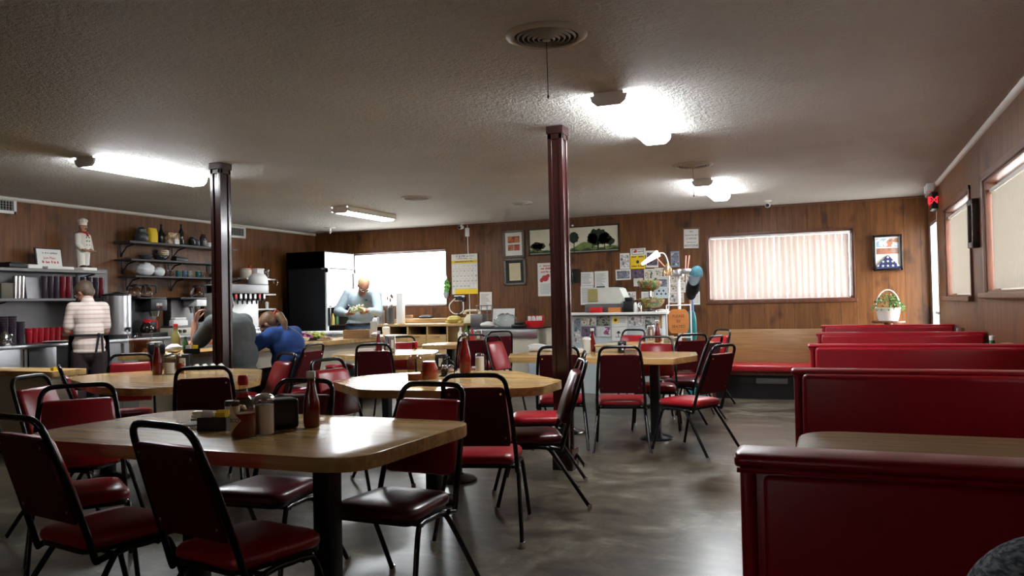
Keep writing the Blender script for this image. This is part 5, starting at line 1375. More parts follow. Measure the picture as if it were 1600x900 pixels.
for i, (b_, m, lab) in enumerate(RF):
    WY = ry - .002
    t, w2, h2 = sheet('taped_flyer', lab, 'flyer', facing(*b_), m if i not in () else paper, 'flyers taped to the register counter')
    if i == 3:
        o = MB().lathe([(.045, 0), (.045, .001)], n=24).lathe([(.03, 0), (.03, .0016)], n=24).build('seal', yellow, t, 0); o.location = (-w2 * .25, -.003, h2 * .12); o.rotation_euler = (D2R(90), 0, 0)
        o = MB().lathe([(.022, .0016), (.022, .0022)], n=24).build('seal_centre', ink, t, 0); o.location = (-w2 * .25, -.003, h2 * .12); o.rotation_euler = (D2R(90), 0, 0)
        mb = MB()
        for k in range(5): mb.box((w2 * .18, -.0026, h2 * (.3 - .1 * k)), (w2 * .5, .001, .005))
        mb.build('printed_lines', inkgrey, t, 0)
    if i == 8:
        o = MB().cyl((0, 0, -.05), (0, 0, .0), .004, n=8).bb(-.05, .05, -.001, .001, -.056, -.05).lathe([(.03, 0), (.012, .03)], n=12).build('lamp_drawing', ink, t, 0); o.location = (-w2 * .05, -.003, .01); o.scale = (1, .1, 1)
WY = WYs
def rc(px, dy, py=488): return P(px, py, Y=ry + dy).x
# cash register
t = thing('cash_register', 'old white cash register with amber display on the register counter', 'cash register', (rc(953, .3), ry + .28, zr))
MB().bb(-.30, .28, -.2, .2, 0, .12, .01).build('drawer', steel_dk, t, 30)
pr = [(-.27, .12), (.20, .12), (.25, .2), (.19, .33), (.15, .345), (-.27, .345)]
MB().loft([[(x, yy, z) for x, z in pr] for yy in (-.16, .18)]).build('body', mat('register_cream', (.55, .57, .52), .45), t, 30)
MB().bb(-.26, -.12, -.168, -.158, .15, .33, .004).build('display', mat('amber_print', (.30, .26, .10), .5), t, 0)
one(MB().bb(-.08, .08, -.06, .06, 0, .075, .008), 'red_dish', redplastic, 'red and white dish in front of the cash register', 'dish', (rc(931, .0), ry + .01, zr))
one(MB().bb(-.09, .09, -.05, .05, 0, .065, .005), 'orange_box', mat('orange_card', (.55, .2, .05), .5), 'orange and white box in front of the cash register', 'box', (rc(961, .0), ry + .03, zr))
one(MB().bb(-.07, .07, -.06, .06, .0, .15, .01).bb(-.05, .06, -.04, .05, .15, .20, .01), 'card_terminal', blackplastic, 'black card machine right of the cash register', 'device', (rc(983, .0), ry + .005, zr))
for k, px in enumerate((992.5, 999.5)):
    one(MB().lathe([(.028, 0), (.03, .005), (.03, .10), (.02, .12), (.02, .13)], n=16), 'glass_jar', (white, chrome)[k], ('white', 'shiny')[k] + ' little jar between the card machine and the candy bowls', 'jar', (rc(px, -.02), ry - .01, zr))
# two tier candy bowls
t = thing('candy_stand', 'two tier stand of colourful candy bowls on the register counter', 'candy stand', (rc(1016, .2), ry + .2, zr))
z_low, z_up = P(1016, 468, Y=ry + .2).z - zr, P(1016, 440, Y=ry + .2).z - zr
candy = printmat('candy_mix', [(.3, .03, .02), (.34, .30, .06), (.06, .16, .07), (.32, .12, .05), (.4, .36, .3), (.04, .09, .16)], 11, 2)
MB().cyl((0, 0, 0), (0, 0, z_up - .06), .022, n=16).lathe([(.12, 0), (.12, .012), (.03, .03)], n=30).build('stem', chrome, t)
for z, r_ in ((z_low, .20), (z_up, .17)):
    bo = MB().lathe([(.03, z - .13), (r_ * .7, z - .10), (r_ * .95, z - .04), (r_, z), (r_ * .97, z), (r_ * .9, z - .04), (r_ * .62, z - .09), (.03, z - .12)], n=36).build('bowl', candy, t)
    mb = MB(); rnd = random.Random(int(r_ * 100))
    for i in range(60):
        a, q_ = rnd.uniform(0, 6.28), r_ * .85 * rnd.random() ** .5
        mb.ell((q_ * math.cos(a), q_ * math.sin(a), z - .03 + rnd.uniform(0, .03) + .03 * (1 - q_ / r_)), (.022, .016, .013), (rnd.uniform(0, 90), rnd.uniform(0, 90), 0), n=8, m=6)
    cd = mb.build('candies', candy, t); cd['kind'] = 'stuff'
# coat stand pole with a sign, caps and tools
py_ = 10.35
zt3 = P(1061, 424, Y=py_).z
t = thing('display_stand', 'white pole stand with a metal tray of pens on top', 'stand', (P(1062, 500, Y=py_).x, py_, 0))
MB().cyl((0, 0, .02), (0, 0, zt3), .022, n=16).build('pole', whitepl, t)
MB().lathe([(.22, 0), (.22, .015), (.04, .03)], n=30).build('base', whitepl, t)
MB().lathe([(.07, zt3 - .06), (.08, zt3), (.07, zt3 + .02), (.0, zt3 + .02)], (-.0, 0, 0), 24).bb(-.02, .16, -.05, .05, zt3 - .04, zt3 + .03, .01).build('tray', steel, t)
MB().lathe([(.05, zt3 - .05), (.055, zt3 + .04), (.03, zt3 + .08), (.005, zt3 + .11)], (-.14, 0, 0), 20).build('bell', mat('brass', (.55, .35, .18), .25, .8), t)
for k, (dx, l) in enumerate(((-.24, -.09), (.09, .02), (.12, .04))):
    MB().cyl((dx + (.10 if k == 0 else 0), 0, zt3 + .03), (dx + l * .6, 0, zt3 + .20), .008, n=8).build('pen', mat('pink_pen_%d' % k, (.6, .25, .18), .4), t)
# seat sign
q = P(1060.5, 502, Y=py_ - .36)
t = thing('seating_sign', 'rounded orange wooden sign in a white wire frame reading please be seated', 'sign', (q.x, py_ - .36, q.z))
osign = wood('orange_wood', (.45, .17, .045), (.55, .22, .06), (1, 8, 8), 3, .45)
pr = rounded([(-.10, -.15), (.10, -.15), (.125, -.09), (.125, .09), (.09, .15), (-.09, .15), (-.125, .09), (-.125, -.09)], .04, 3)
MB().loft([[(x, yy, z) for x, z in pr] for yy in (-.012, .0)]).build('board', osign, t, 0)
for s, z in (('PLEASE', .065), ('BE', .0), ('SEATED', -.065)): text(s, .048, ink, 'lettering', t, (0, -.0128, z))
mb = MB()
for sx in (-.15, .15): mb.tube([(sx, .01, -.24), (sx, .01, .20)], .008, 8)
for z in (-.20, .20): mb.tube([(-.15, .01, z), (.15, .01, z)], .008, 8)
mb.tube([(0, .01, -.2), (0, .01, -q.z + .01)], .012, 8); mb.bb(-.15, .15, -.10, .10, -q.z, -q.z + .015)
mb.build('wire_frame', whitepl, t)
# caps hanging from the stand
def cap_obj(x, y, z, label, m, m2):
    t = thing('baseball_cap', label, 'cap', (x, y, z))
    mb = MB(); rings = []
    for i in range(10):
        a = D2R(90 * i / 9); rings.append([(.085 * math.cos(a) ** .8 * math.cos(q), .092 * math.cos(a) ** .8 * math.sin(q), .135 * math.sin(a)) for q in [k * 6.2832 / 28 for k in range(28)]])
    mb.loft(rings).ell((0, 0, .136), (.012, .012, .006), n=8, m=6).xf(Matrix.Rotation(D2R(14), 4, 'Y')); mb.build('crown', m, t)
    n = 14; top, bot = [], []
    for k in range(n + 1):
        a = math.pi * k / n; top.append((.088 * math.cos(a), -.055 * math.sin(a) - .03, .004)); bot.append((.075 * math.cos(a) - .012, -.085 * math.sin(a) - .03, -.115 * math.sin(a) - .004))
    mb = MB(); mb.loft([top, bot], cap=False, closed=False); mb.loft([[(x_, y_ + .004, z_) for x_, y_, z_ in top], [(x_, y_ + .004, z_) for x_, y_, z_ in bot]], cap=False, closed=False); mb.build('brim', m2, t)
capblue = mat('teal_cap', (.018, .075, .095), .8, var=.3, scale=20); capgrey = mat('slate_cap', (.055, .07, .08), .8)
x_, z_ = P(1087, 426, Y=py_ - .1).x, P(1087, 432, Y=py_ - .1).z
cap_obj(x_, py_ - .1, z_, 'teal and grey baseball cap hanging from the white pole stand', capblue, capgrey)
one(MB().ell((0, 0, 0), (.09, .07, .13), (0, 15, 0)).ell((-.03, .01, -.07), (.07, .06, .10)), 'knit_hat', mat('black_cloth', (.015, .016, .02), .9), 'black knit cap hanging under the teal baseball cap', 'hat', (P(1083, 448, Y=py_ - .02).x, py_ - .02, P(1083, 448, Y=py_).z))
# teal broom and blue handled mop leaning
def leaning(name, label, pxt, pyt, pxb, pyb, m, headm, Yt=10.70, Yb=10.62):
    a, b_ = P(pxt, pyt, Y=Yt), P(pxb, pyb, Y=Yb); b_ = Vector((b_.x, Yb, .0))
    t = thing(name, label, 'broom', (b_.x, Yb, 0)); d = a - b_
    k = .26 / d.z
    MB().cyl(d * k, d, .012, n=10).build('handle', m, t)
    MB().loft([[(d.x * (z / d.z) + x, d.y * (z / d.z) + y, z) for x, y in rrect(wd, .05, .02, 3)] for z, wd in ((.0, .30), (.18, .24), (.27, .07))]).build('head', headm, t, 50)
leaning('blue_broom', 'blue handled broom leaning beside the hanging caps', 1080, 428, 1088, 560, mat('blue_plastic', (.12, .25, .5), .4), teal)
leaning('wood_broom', 'wooden handled broom leaning behind the orange sign', 1077, 435, 1082, 560, boxwood, boxwood, 11.1, 11.0)
q = P(1080, 512, Y=10.45)
one(MB().loft([[(x * s, y * s, z) for x, y in rrect(.14, .10, .03, 3)] for s, z in ((.7, -.22), (1, -.1), (.95, .1), (.7, .2), (.2, .22))]), 'teal_apron', teal, 'teal cloth hanging right of the orange sign', 'cloth', (q.x, 10.45, q.z), smooth=60)
# small clamp lamp glowing on the collage
q = P(1017, 404, Y=11.2)
t = thing('clamp_lamp', 'small lamp with a glowing slanted white shade in front of the collage', 'lamp', (q.x, 11.2, q.z))
MB().cyl((-.13, 0, -.075), (.11, 0, .07), .02, .05, 20).build('lamp_shade', emitter('lamp_glow', (1, .93, .9), 3), t)
MB().tube(smooth_path([(.11, 0, .07), (.20, .0, .05), (.24, .05, -.15), (.2, .2, -.6), (.18, .25, zr - q.z)], 6), .009, 8).build('arm', whitepl, t)
MB().lathe([(.09, zr - q.z + .002), (.09, zr - q.z + .02), (.02, zr - q.z + .03)], (.18, .25 - .45, 0), 20).tube([(.18, .25, zr - q.z + .014), (.18, -.2, zr - q.z + .014)], .01).build('base', whitepl, t)
# flower basket on a little round table
q = P(1388, 501, Y=11.45)
t = thing('plant_table', 'small round wooden table under the white flower basket', 'table', (q.x, 11.45, 0))
MB().lathe([(.19, q.z - .03), (.20, q.z - .02), (.20, q.z - .004), (.19, q.z)], n=36).build('tabletop', frame_w, t)
MB().lathe([(.16, 0), (.15, .03), (.03, .06), (.03, q.z - .1), (.06, q.z - .03)], n=24).build('pedestal', frame_w, t)
t = thing('flower_basket', 'white wicker basket with hoop handle full of green foliage', 'plant', (q.x, 11.45, q.z))
wick = mat('white_wicker', (.72, .71, .68), .6, bump=.9, bscale=55)
MB().lathe([(.115, 0), (.13, .05), (.15, .16), (.155, .165), (.145, .163), (.11, .02), (.01, .02)], n=30, cap=False).build('basket', wick, t)
MB().tube([(0.145 * math.cos(D2R(a)), 0, .15 + .25 * math.sin(D2R(a))) for a in range(0, 181, 12)], .008, 8).build('hoop_handle', wick, t)
MB().lathe([(.14, .13), (.02, .15)], n=20).build('soil', mat('soil', (.03, .02, .012), .9), t)
mb = MB(); rnd = random.Random(21)
for i in range(260):
    a = rnd.uniform(0, 6.283); r_ = .20 * rnd.random() ** .6; z = .17 + .17 * (1 - (r_ / .2) ** 2) * rnd.uniform(.4, 1) - .05 * (r_ / .2) ** 3
    c = Vector((r_ * math.cos(a), r_ * math.sin(a) * .85, z)); d = Vector((math.cos(a) * rnd.uniform(.3, 1), math.sin(a) * rnd.uniform(.3, 1), rnd.uniform(-.6, .9))).normalized()
    s = d.cross(Vector((rnd.uniform(-1, 1), rnd.uniform(-1, 1), 1))).normalized(); L_f = rnd.uniform(.025, .05); wd = L_f * .32; nrm = d.cross(s) * L_f * .12
    v = [mb.bm.verts.new(x) for x in (c, c + d * L_f * .5 + s * wd + nrm, c + d * L_f, c + d * L_f * .5 - s * wd + nrm)]
    mb.bm.faces.new((v[0], v[1], v[2])); mb.bm.faces.new((v[0], v[2], v[3]))
mb.build('foliage', green, t, 0)
# ============================================================ THINGS ON THE TABLES
TZ = .7525
ringglass = thin_glass('bottle_glass', (.95, .95, .94))
silver = mat('worn_chrome', (.62, .62, .62), .22, 1)
labelp = mat('cream_label', (.62, .55, .40), .6)
granul = mat('sugar_fill', (.80, .79, .75), .85, bump=.2, bscale=300)
def at(px, py, z=TZ): q = P(px, py, z=z); return (q.x, q.y, TZ)
def hgt(px, py, ptop):
    """real height of something standing on a table at (px,py) whose top shows at ptop"""
    q = P(px, py, z=TZ); return P(px, ptop, Y=q.y).z - TZ
def ketchup(px, py, ptop, label, capm=white, rz=0, fill=.80, k=1.0):
    h = hgt(px, py, ptop) * k; r = h * .148
    t = thing('ketchup_bottle', label, 'bottle', at(px, py), rz, 'ketchup bottles')
    MB().lathe([(r * .9, 0), (r, h * .02), (r * 1.0, h * .40), (r * .82, h * .55), (r * .55, h * .72), (r * .44, h * .82), (r * .44, h * .86)], n=24).build('body', ketchup_m, t)
    MB().lathe([(r * .46, h * .80), (r * .46, h * .90), (r * .5, h * .91)], n=20, cap=False).build('neck', ringglass, t)
    MB().lathe([(r * .56, h * .89), (r * .58, h * .90), (r * .56, h * .99), (r * .50, h)], n=20).build('cap', capm, t)
    return t
def sugar(px, py, ptop, label, full=.72, capm=silver, k=1.0):
    h = hgt(px, py, ptop) * k; r = h * .255
    t = thing('sugar_shaker', label, 'shaker', at(px, py), 0, 'glass sugar shakers')
    n = 40; rings = []
    for z, f in ((0, .92), (.03, .97), (.06, .99), (.78, .96), (.82, .95)):
        rings.append([(r * f * (1 - (.03 if q % 2 and .05 < z < .8 else 0)) * math.cos(6.2832 * q / n), r * f * (1 - (.03 if q % 2 and .05 < z < .8 else 0)) * math.sin(6.2832 * q / n), h * z) for q in range(n)])
    MB().loft(rings, cap=False).build('jar', ringglass, t, 60)
    MB().lathe([(r * .88, h * .015), (r * .90, h * .05), (r * .90, h * full), (.001, h * (full + .015))], n=32).build('sugar', granul, t)
    MB().lathe([(r * 1.0, h * .80), (r * 1.02, h * .84), (r * .98, h * .88), (r * .80, h * .94), (r * .45, h * .985), (.002, h)], n=36).build('lid', capm, t)
    return t
sauceglass = thin_glass('residue_glass', (.74, .66, .54))
def hot_sauce(px, py, ptop, label, capm, fill=.42, rz=0, writing=True, ground=sauce_m):
    h = hgt(px, py, ptop); r = h * .20
    t = thing('hot_sauce_bottle', label, 'bottle', at(px, py), rz, 'hot sauce bottles')
    MB().lathe([(r * .93, 0), (r, h * .02), (r, h * .48), (r * .88, h * .57), (r * .52, h * .66), (r * .36, h * .72), (r * .34, h * .86)], n=32, cap=False).build('bottle', sauceglass, t, 60)
    MB().lathe([(r * .90, h * .012), (r * .94, h * .03), (r * .94, h * fill * .98), (.002, h * fill)], n=32).build('sauce', ground, t)
    MB().lathe([(r * .36, h * .84), (r * .42, h * .87), (r * .40, h * .97), (r * .32, h), (.003, h)], n=24).build('cap', capm, t)
    if writing:
        n = 21; mb = MB(); rr = r * 1.012; d = h * .245   # a diamond label wrapped round the bottle
        for i in range(n - 1):
            a0, a1 = -1.15 + 2.3 * i / (n - 1), -1.15 + 2.3 * (i + 1) / (n - 1)
            def col(a):
                hh = max(.0004, d * (1 - abs(a) / 1.15)); x, y = rr * math.sin(a), -rr * math.cos(a)
                return (x, y, h * .29 - hh), (x, y, h * .29 + hh)
            (p, q), (p2, q2) = col(a0), col(a1)
            mb.bm.faces.new([mb.bm.verts.new(v) for v in (p, p2, q2, q)])
        lb = mb.build('label', labelp, t, 60)
        # lettering wrapped on the same radius
        o = text('TABASCO', r * .46, mat('label_green', (.12, .10, .06), .6), 'lettering', t, (0, 0, h * .29), wrap=r * 1.02)
    return t
def napkins(px, py, ptop, label, w, rz, m=blackplastic, d=.10, steelface=False, show=True):
    h = hgt(px, py, ptop)
    t = thing('napkin_dispenser', label, 'napkin dispenser', at(px, py), rz, 'napkin dispensers')
    MB().bb(-w / 2, w / 2, -d / 2, d / 2, 0, h, .012, 3).build('case', m, t, 40)
    for s in (-1, 1):
        f = MB().bb(-w / 2 + .012, w / 2 - .012, s * (d / 2 - .001), s * (d / 2 + .004), .02, h - .015, .002).build('face_plate', silver if steelface else m, t, 0)
        if show: MB().bb(-w / 2 + .03, w / 2 - .03, s * (d / 2 + .003), s * (d / 2 + .009), h * .25, h * .75, .002).build('napkins', paper, f, 0)
def shaker_mb(): return [(.019, 0), (.021, .005), (.020, .05)], [(.021, .048), (.022, .06), (.015, .072), (.003, .076)]
def salt(x, y, label, fillm, z=TZ, s=1.0):
    t = thing('salt_shaker', label, 'shaker', (x, y, z), 0, 'salt and pepper shakers')
    a, b = shaker_mb()
    MB().lathe([(r * s, q * s) for r, q in a], n=18).build('jar', fillm, t)
    MB().lathe([(r * s, q * s) for r, q in b], n=18).build('lid', silver, t)
pepper = mat('ground_pepper', (.06, .05, .04), .8)
def caddy(px, py, label, w, d, h, rz, packs, m=blackplastic):
    x, y, z = at(px, py) if px != 306 else bar_at(300, 553)
    t = thing('packet_caddy', label, 'caddy', (x, y, z), rz, 'sweetener packet caddies')
    mb = MB(); mb.bb(-w / 2, w / 2, -d / 2, -d / 2 + .006, 0, h, .002).bb(-w / 2, w / 2, d / 2 - .006, d / 2, 0, h, .002).bb(-w / 2, -w / 2 + .006, -d / 2, d / 2, 0, h, .002).bb(w / 2 - .006, w / 2, -d / 2, d / 2, 0, h, .002).bb(-w / 2, w / 2, -d / 2, d / 2, 0, .006).bb(-.003, .003, -d / 2, d / 2, 0, h)
    mb.build('tray', m, t, 0)
    rnd = random.Random(int(px))
    for k, (pm, n, x0) in enumerate(packs):
        mb = MB()
        for i in range(n): mb.box((x0, -d / 2 + .02 + i * (d - .04) / n, .045 + rnd.uniform(-.004, .006)), (w * .36, .003, .062), (rnd.uniform(-10, 10), rnd.uniform(-5, 5), rnd.uniform(-5, 5)))
        mb.build('packets', pm, t, 0)
    return t
pink = mat('pink_paper', (.65, .2, .25), .6)

# nearest table
ketchup(487, 667, 580, 'clear necked ketchup bottle at the right on the nearest table')
hot_sauce(381, 683, 586, 'large hot sauce bottle with red cap and diamond label on the nearest table', redplastic, .40, -36)
sugar(413, 678, 614, 'fluted glass sugar shaker beside the hot sauce bottle on the nearest table')
x, y, z = at(441, 672); q0 = P(428, 674, z=TZ); q1 = P(455, 667, z=TZ)
napkins(441, 668, 622, 'black napkin dispenser on the nearest table', .115, 55, show=False)
caddy(337, 671, 'black packet caddy with yellow packets on the nearest table', .125, .08, .055, 18, [(yellow, 5, .031), (white, 3, -.031)])
x, y, z = at(333, 668); salt(x - .006, y + .10, 'salt shaker with shiny lid just behind the black packet caddy', pepper)
x, y, z = at(349, 668); salt(x + .0, y + .11, 'pepper shaker with shiny lid behind the yellow packets', pepper, s=1.1)
x, y, z = at(363, 664)
t = thing('creamer_jar', 'small glass jar of white creamer between the caddy and the hot sauce', 'jar', (x, y, z))
MB().lathe([(.028, 0), (.03, .005), (.03, .085)], n=22).build('creamer', granul, t); MB().lathe([(.031, .083), (.032, .10), (.028, .105), (.002, .107)], n=22).build('lid', blackplastic, t)
x, y, z = at(302, 668)
t = thing('glass_ashtray', 'small clear glass dish on the nearest table left of the black caddy', 'dish', (x, y, z))
MB().lathe([(.05, 0), (.065, .01), (.068, .032), (.060, .032), (.055, .012), (.002, .009)], n=32, cap=False).build('dish', ringglass, t)
MB().lathe([(.045, .010), (.048, .018), (.02, .024), (.002, .024)], n=20).build('creamers', paper, t)
x, y, z = at(311, 658)
for k in range(3):
    o = MB().box((0, 0, .008), (.06, .04, .014), None, .002)
    one(o, 'jelly_packet', whitepl, '%s of the little white packets stacked behind the glass dish' % ('lowest', 'middle', 'topmost')[k], 'packet', (x + .004 * k, y, z + .0155 * k), 12 * k, 'white packets behind the glass dish')

# second left table
ketchup(246, 585, 535, 'dark full ketchup bottle on the second left table', inkgrey, k=1.0)
sugar(265, 584, 551, 'glass sugar shaker next to the dark ketchup bottle on the second left table', .5)
hot_sauce(281, 583, 551, 'short sauce bottle beside the sugar shaker on the second left table', white, .5, 20, False, sauce_m)
napkins(288, 577, 553, 'dark napkin dispenser on the second left table', .11, 30)
x, y, z = at(324, 577)
t = thing('napkin_tray', 'low tray of folded napkins behind the dark chair back on the second left table', 'tray', (x, y, z), 30)
MB().bb(-.14, .14, -.08, .08, 0, .012, .004).build('tray', blackplastic, t, 0)
for k in range(4): MB().loft([[(-.12 + k * .065, -.06, .012), (-.06 + k * .065, -.06, .012), (-.09 + k * .065, -.06, .045)], [(-.12 + k * .065, .06, .012), (-.06 + k * .065, .06, .012), (-.09 + k * .065, .06, .045)]]).build('napkin', paper, t, 0)
one(MB().bb(-.02, .02, -.02, .02, 0, .03), 'price_tag', yellow, 'tiny yellow tag at the right end of the short far left counter', 'tag', (-6.34, 4.93, TZ))

# eight sided centre table
hot_sauce(649, 595, 534, 'hot sauce bottle with long neck and red cap on the centre table', redplastic, .2, 0, False)
x, y, z = at(671, 592)
t = thing('salsa_jug', 'squat glass jug of red salsa with handle on the centre table', 'jug', (x, y, z), 25)
h = hgt(671, 592, 555); r = h * .36
MB().lathe([(r * .9, 0), (r, h * .05), (r * 1.02, h * .45), (r * .75, h * .64), (r * .72, h * .74)], n=30).build('salsa', sauce_m, t)
MB().lathe([(r * .94, 0), (r * 1.04, h * .05), (r * 1.06, h * .46), (r * .8, h * .65), (r * .76, h * .8), (r * .86, h)], n=30, cap=False).build('jug', ringglass, t, 60)
MB().tube(smooth_path([(r * .8, 0, h * .93), (r * 1.4, 0, h * .9), (r * 1.5, 0, h * .5), (r * 1.02, 0, h * .3)], 5), .009, 8).build('handle', ringglass, t)
x, y, z = at(700, 588)
t = thing('shaker_rack', 'black wire rack with arched handle on the centre table', 'rack', (x, y, z), -10)
mb = MB().tube([(-.055, 0, .0)] + [(.055 * -math.cos(D2R(a)), 0, .07 + .05 * math.sin(D2R(a))) for a in range(0, 181, 15)] + [(.055, 0, .0)], .004, 6)
for z_ in (.004, .035): mb.tube([(-.055, -.03, z_), (.055, -.03, z_), (.055, .03, z_), (-.055, .03, z_)], .003, 6, closed=True)
mb.tube(arc((0, 0, .128), .012, 0, 360, 10), .003, 6)
mb.build('wire', black, t)
salt(x - .026, y, 'pepper shaker standing in the arched wire rack', pepper, z + .006); salt(x + .027, y - .004, 'salt shaker standing in the arched wire rack', granul, z + .006)
ketchup(727, 582, 520, 'ketchup bottle next to the wire rack on the centre table', silver)
sugar(750, 580, 551, 'straight glass sugar shaker at the right on the centre table', .78, ringglass)
napkins(690, 578, 553, 'dark napkin dispenser behind the wire rack on the centre table', .09, 20)

# white-lit table
x, y, z = at(605, 548)
ketchup(592, 551, 517, 'ketchup bottle with white cap on the white-lit table', white)
napkins(609, 551, 524, 'upright steel napkin dispenser on the white-lit table', .09, 60, silver, .11, True)
x, y, z = at(574, 551)
t = thing('paper_tray', 'paper lined food tray on the white-lit table', 'tray', (x, y, z), 10)
MB().loft([[(a * s, b * s, q) for a, b in rrect(.22, .14, .02, 3)] for s, q in ((.85, 0), (1, .045), (.96, .045), (.82, .004))]).build('tray', paper, t, 0)

# right table
sugar(917, 552, 526, 'tall white shaker on the table right of the right post', .8, whitepl)
x, y, z = at(842, 549)
t = thing('rolled_napkins', 'rolled white napkins at the left end of the right table', 'napkins', (x, y, z), 20)
for k in range(3): MB().cyl((-.10, -.03 + .045 * k, .028), (.13, -.04 + .05 * k, .03), .027, .03, 14).build('roll', mat('napkin_%d' % k, (.66, .66, .64), .85, bump=.3, bscale=30), t)
MB().ell((-.02, .02, .05), (.10, .06, .03)).build('loose_napkin', bpy.data.materials['napkin_0'], t)
x, y, z = at(940, 551)
one(MB().bb(-.14, .14, -.10, .10, 0, .055, .006).bb(-.15, .15, -.11, .11, .055, .075, .01), 'food_carton', mat('tan_carton', (.5, .4, .26), .6), 'tan cardboard food carton with pale lid on the right table', 'box', (x + .04, y + .20, z), 6)
napkins(972, 551, 533, 'black napkin dispenser right of the tan carton', .08, 20, black)
caddy(986, 554, 'wire caddy with pink and yellow packets on the right table', .11, .08, .05, 5, [(yellow, 4, .028), (pink, 4, -.028)], silver)
x, y, z = at(906, 553)
one(bagmb(.08, .06, 31), 'crumpled_napkin', paper, 'crumpled napkin left of the tall white shaker', 'napkin', (x, y, z), smooth=80)
ketchup(926, 549, 513, 'small ketchup bottle with white cap behind the tall white shaker', white)
# farther right table
ketchup(1028, 535, 500, 'big dark ketchup bottle on the farther right table', silver)
one(MB().lathe([(.035, 0), (.045, .13), (.046, .132), (.042, .132), (.033, .005), (.002, .004)], n=20, cap=False), 'paper_cup', mat('pale_blue_cup', (.4, .6, .68), .5), 'pale blue cup beside the big dark ketchup bottle', 'cup', (at(1021, 531)[0], at(1021, 531)[1] + .35, TZ))
napkins(1017, 536, 508, 'steel napkin dispenser left of the big dark ketchup bottle', .08, 20, silver, .09, True)
caddy(1046, 535, 'packet caddy at the right on the farther right table', .12, .09, .05, 0, [(ivory, 4, .03), (white, 4, -.03)], silver)
# far small table
for k, (px, m, lab) in enumerate(((729, green, 'green labelled bottle on the small far table'), (720, whitepl, 'white bottle on the small far table'), (738, inkred, 'red sauce bottle on the small far table'))):
    x, y, z = at(px, 535); o = one(bottle_mb(.22 - .02 * k, .036, .014, .55), 'sauce_bottle', m, lab, 'bottle', (x, y, z))
napkins(749, 533, 516, 'steel napkin dispenser on the small far table', .10, 10, silver, .10, True)

# ------------------------------------------------------------ lunch counter clutter
BT = BZ + .001
def bar_at(px, py): q = P(px, py, z=BT); return (q.x, q.y, BT)
x, y, z = bar_at(219, 553)
t = thing('tea_pitcher', 'clear pitcher of red-brown tea on the lunch counter', 'pitcher', (x, y, z), -60)
h = P(219, 520, Y=y).z - BT
MB().lathe([(.085, 0), (.092, .01), (.098, h * .66)], n=30).build('tea', mat('iced_tea', (.16, .035, .012), .12), t)
MB().lathe([(.09, 0), (.097, .01), (.108, h), (.104, h)], n=30, cap=False).build('pitcher', ringglass, t, 60)
MB().tube(smooth_path([(.10, 0, h * .85), (.155, 0, h * .8), (.155, 0, h * .35), (.095, 0, h * .25)], 5), .012, 8).build('handle', ringglass, t)
x, y, z = bar_at(275, 550)
one(bottle_mb(.24, .045, .02, .6), 'vinegar_bottle', mat('olive_liquid', (.22, .19, .06), .12), 'pale yellow bottle with red top on the lunch counter left of the man', 'bottle', (x, y, z))
one(MB().lathe([(.02, .0), (.022, .03), (.01, .034)], n=14), 'bottle_stopper', redplastic, 'red stopper on the pale yellow bottle', 'stopper', (x, y, z + .24))
x, y, z = bar_at(272, 551.5)
one(bagmb(.13, .09, 12), 'crumpled_napkins', paper, 'heap of crumpled white napkins on the lunch counter by the man', 'napkins', (x, y, z), smooth=80)
x, y, z = bar_at(244, 553.5)
t = thing('napkin_dispenser', 'black napkin holder beside the heap of crumpled napkins', 'napkin dispenser', (x, y, z), 60, 'napkin dispensers')
MB().bb(-.07, .07, -.045, .045, 0, .10, .012, 3).build('case', blackplastic, t, 40); MB().bb(-.05, .05, -.03, .03, .10, .115, .004).build('napkins', paper, t, 0)
x, y, z = bar_at(290, 551)
one(bottle_mb(.15, .026, .012, .6), 'sauce_bottle', mat('green_sauce', (.04, .10, .03), .2), 'little green sauce bottle on the lunch counter by the man', 'bottle', (x, y, z))
caddy(306, 562, 'caddy of yellow packets by the elbow of the man in grey', .12, .08, .05, 20, [(yellow, 4, .03), (white, 4, -.03)], blackplastic)
# far stretch: salad plate, bowls, wooden crate
x, y, z = bar_at(487, 532)
t = thing('salad_tray', 'black tray of green and pink salad on the lunch counter', 'salad', (x - .02, y, z), 80)
MB().loft([[(a * s, b * s, q) for a, b in rrect(.40, .24, .04, 4)] for s, q in ((.9, 0), (1, .035), (.97, .035), (.86, .006))]).build('tray', blackplastic, t, 30)
rnd = random.Random(9)
for nm, m, n, x0 in (('lettuce', mat('lettuce', (.35, .42, .06), .6, var=.4, scale=40), 34, .06), ('red_onion', mat('red_onion', (.42, .12, .28), .5, var=.3, scale=40), 16, -.11)):
    mb = MB()
    for i in range(n): mb.ell((x0 + rnd.uniform(-.09, .09), rnd.uniform(-.08, .08), .035 + rnd.uniform(0, .05)), (.035, .028, .014), (rnd.uniform(-50, 50), rnd.uniform(-50, 50), 0), n=8, m=6)
    o = mb.build(nm, m, t, 60); o['kind'] = 'stuff'
x, y, z = bar_at(474, 534)
t = thing('salad_bowl', 'small white bowl of salad left of the black salad tray', 'bowl', (x, y, z)); bowl_mb(.075, .05).build('bowl', white, t)
MB().lathe([(.062, .035), (.05, .05), (.002, .06)], n=18).build('salad', mat('slaw', (.55, .52, .2), .7, bump=.6, bscale=60), t)
x, y, z = bar_at(457, 535)
one(MB().lathe([(.06, 0), (.07, .13), (.066, .13), (.056, .006), (.002, .005)], n=24, cap=False), 'black_cup', blackplastic, 'black tub beside the blue jacket on the lunch counter', 'cup', (x, y, z))
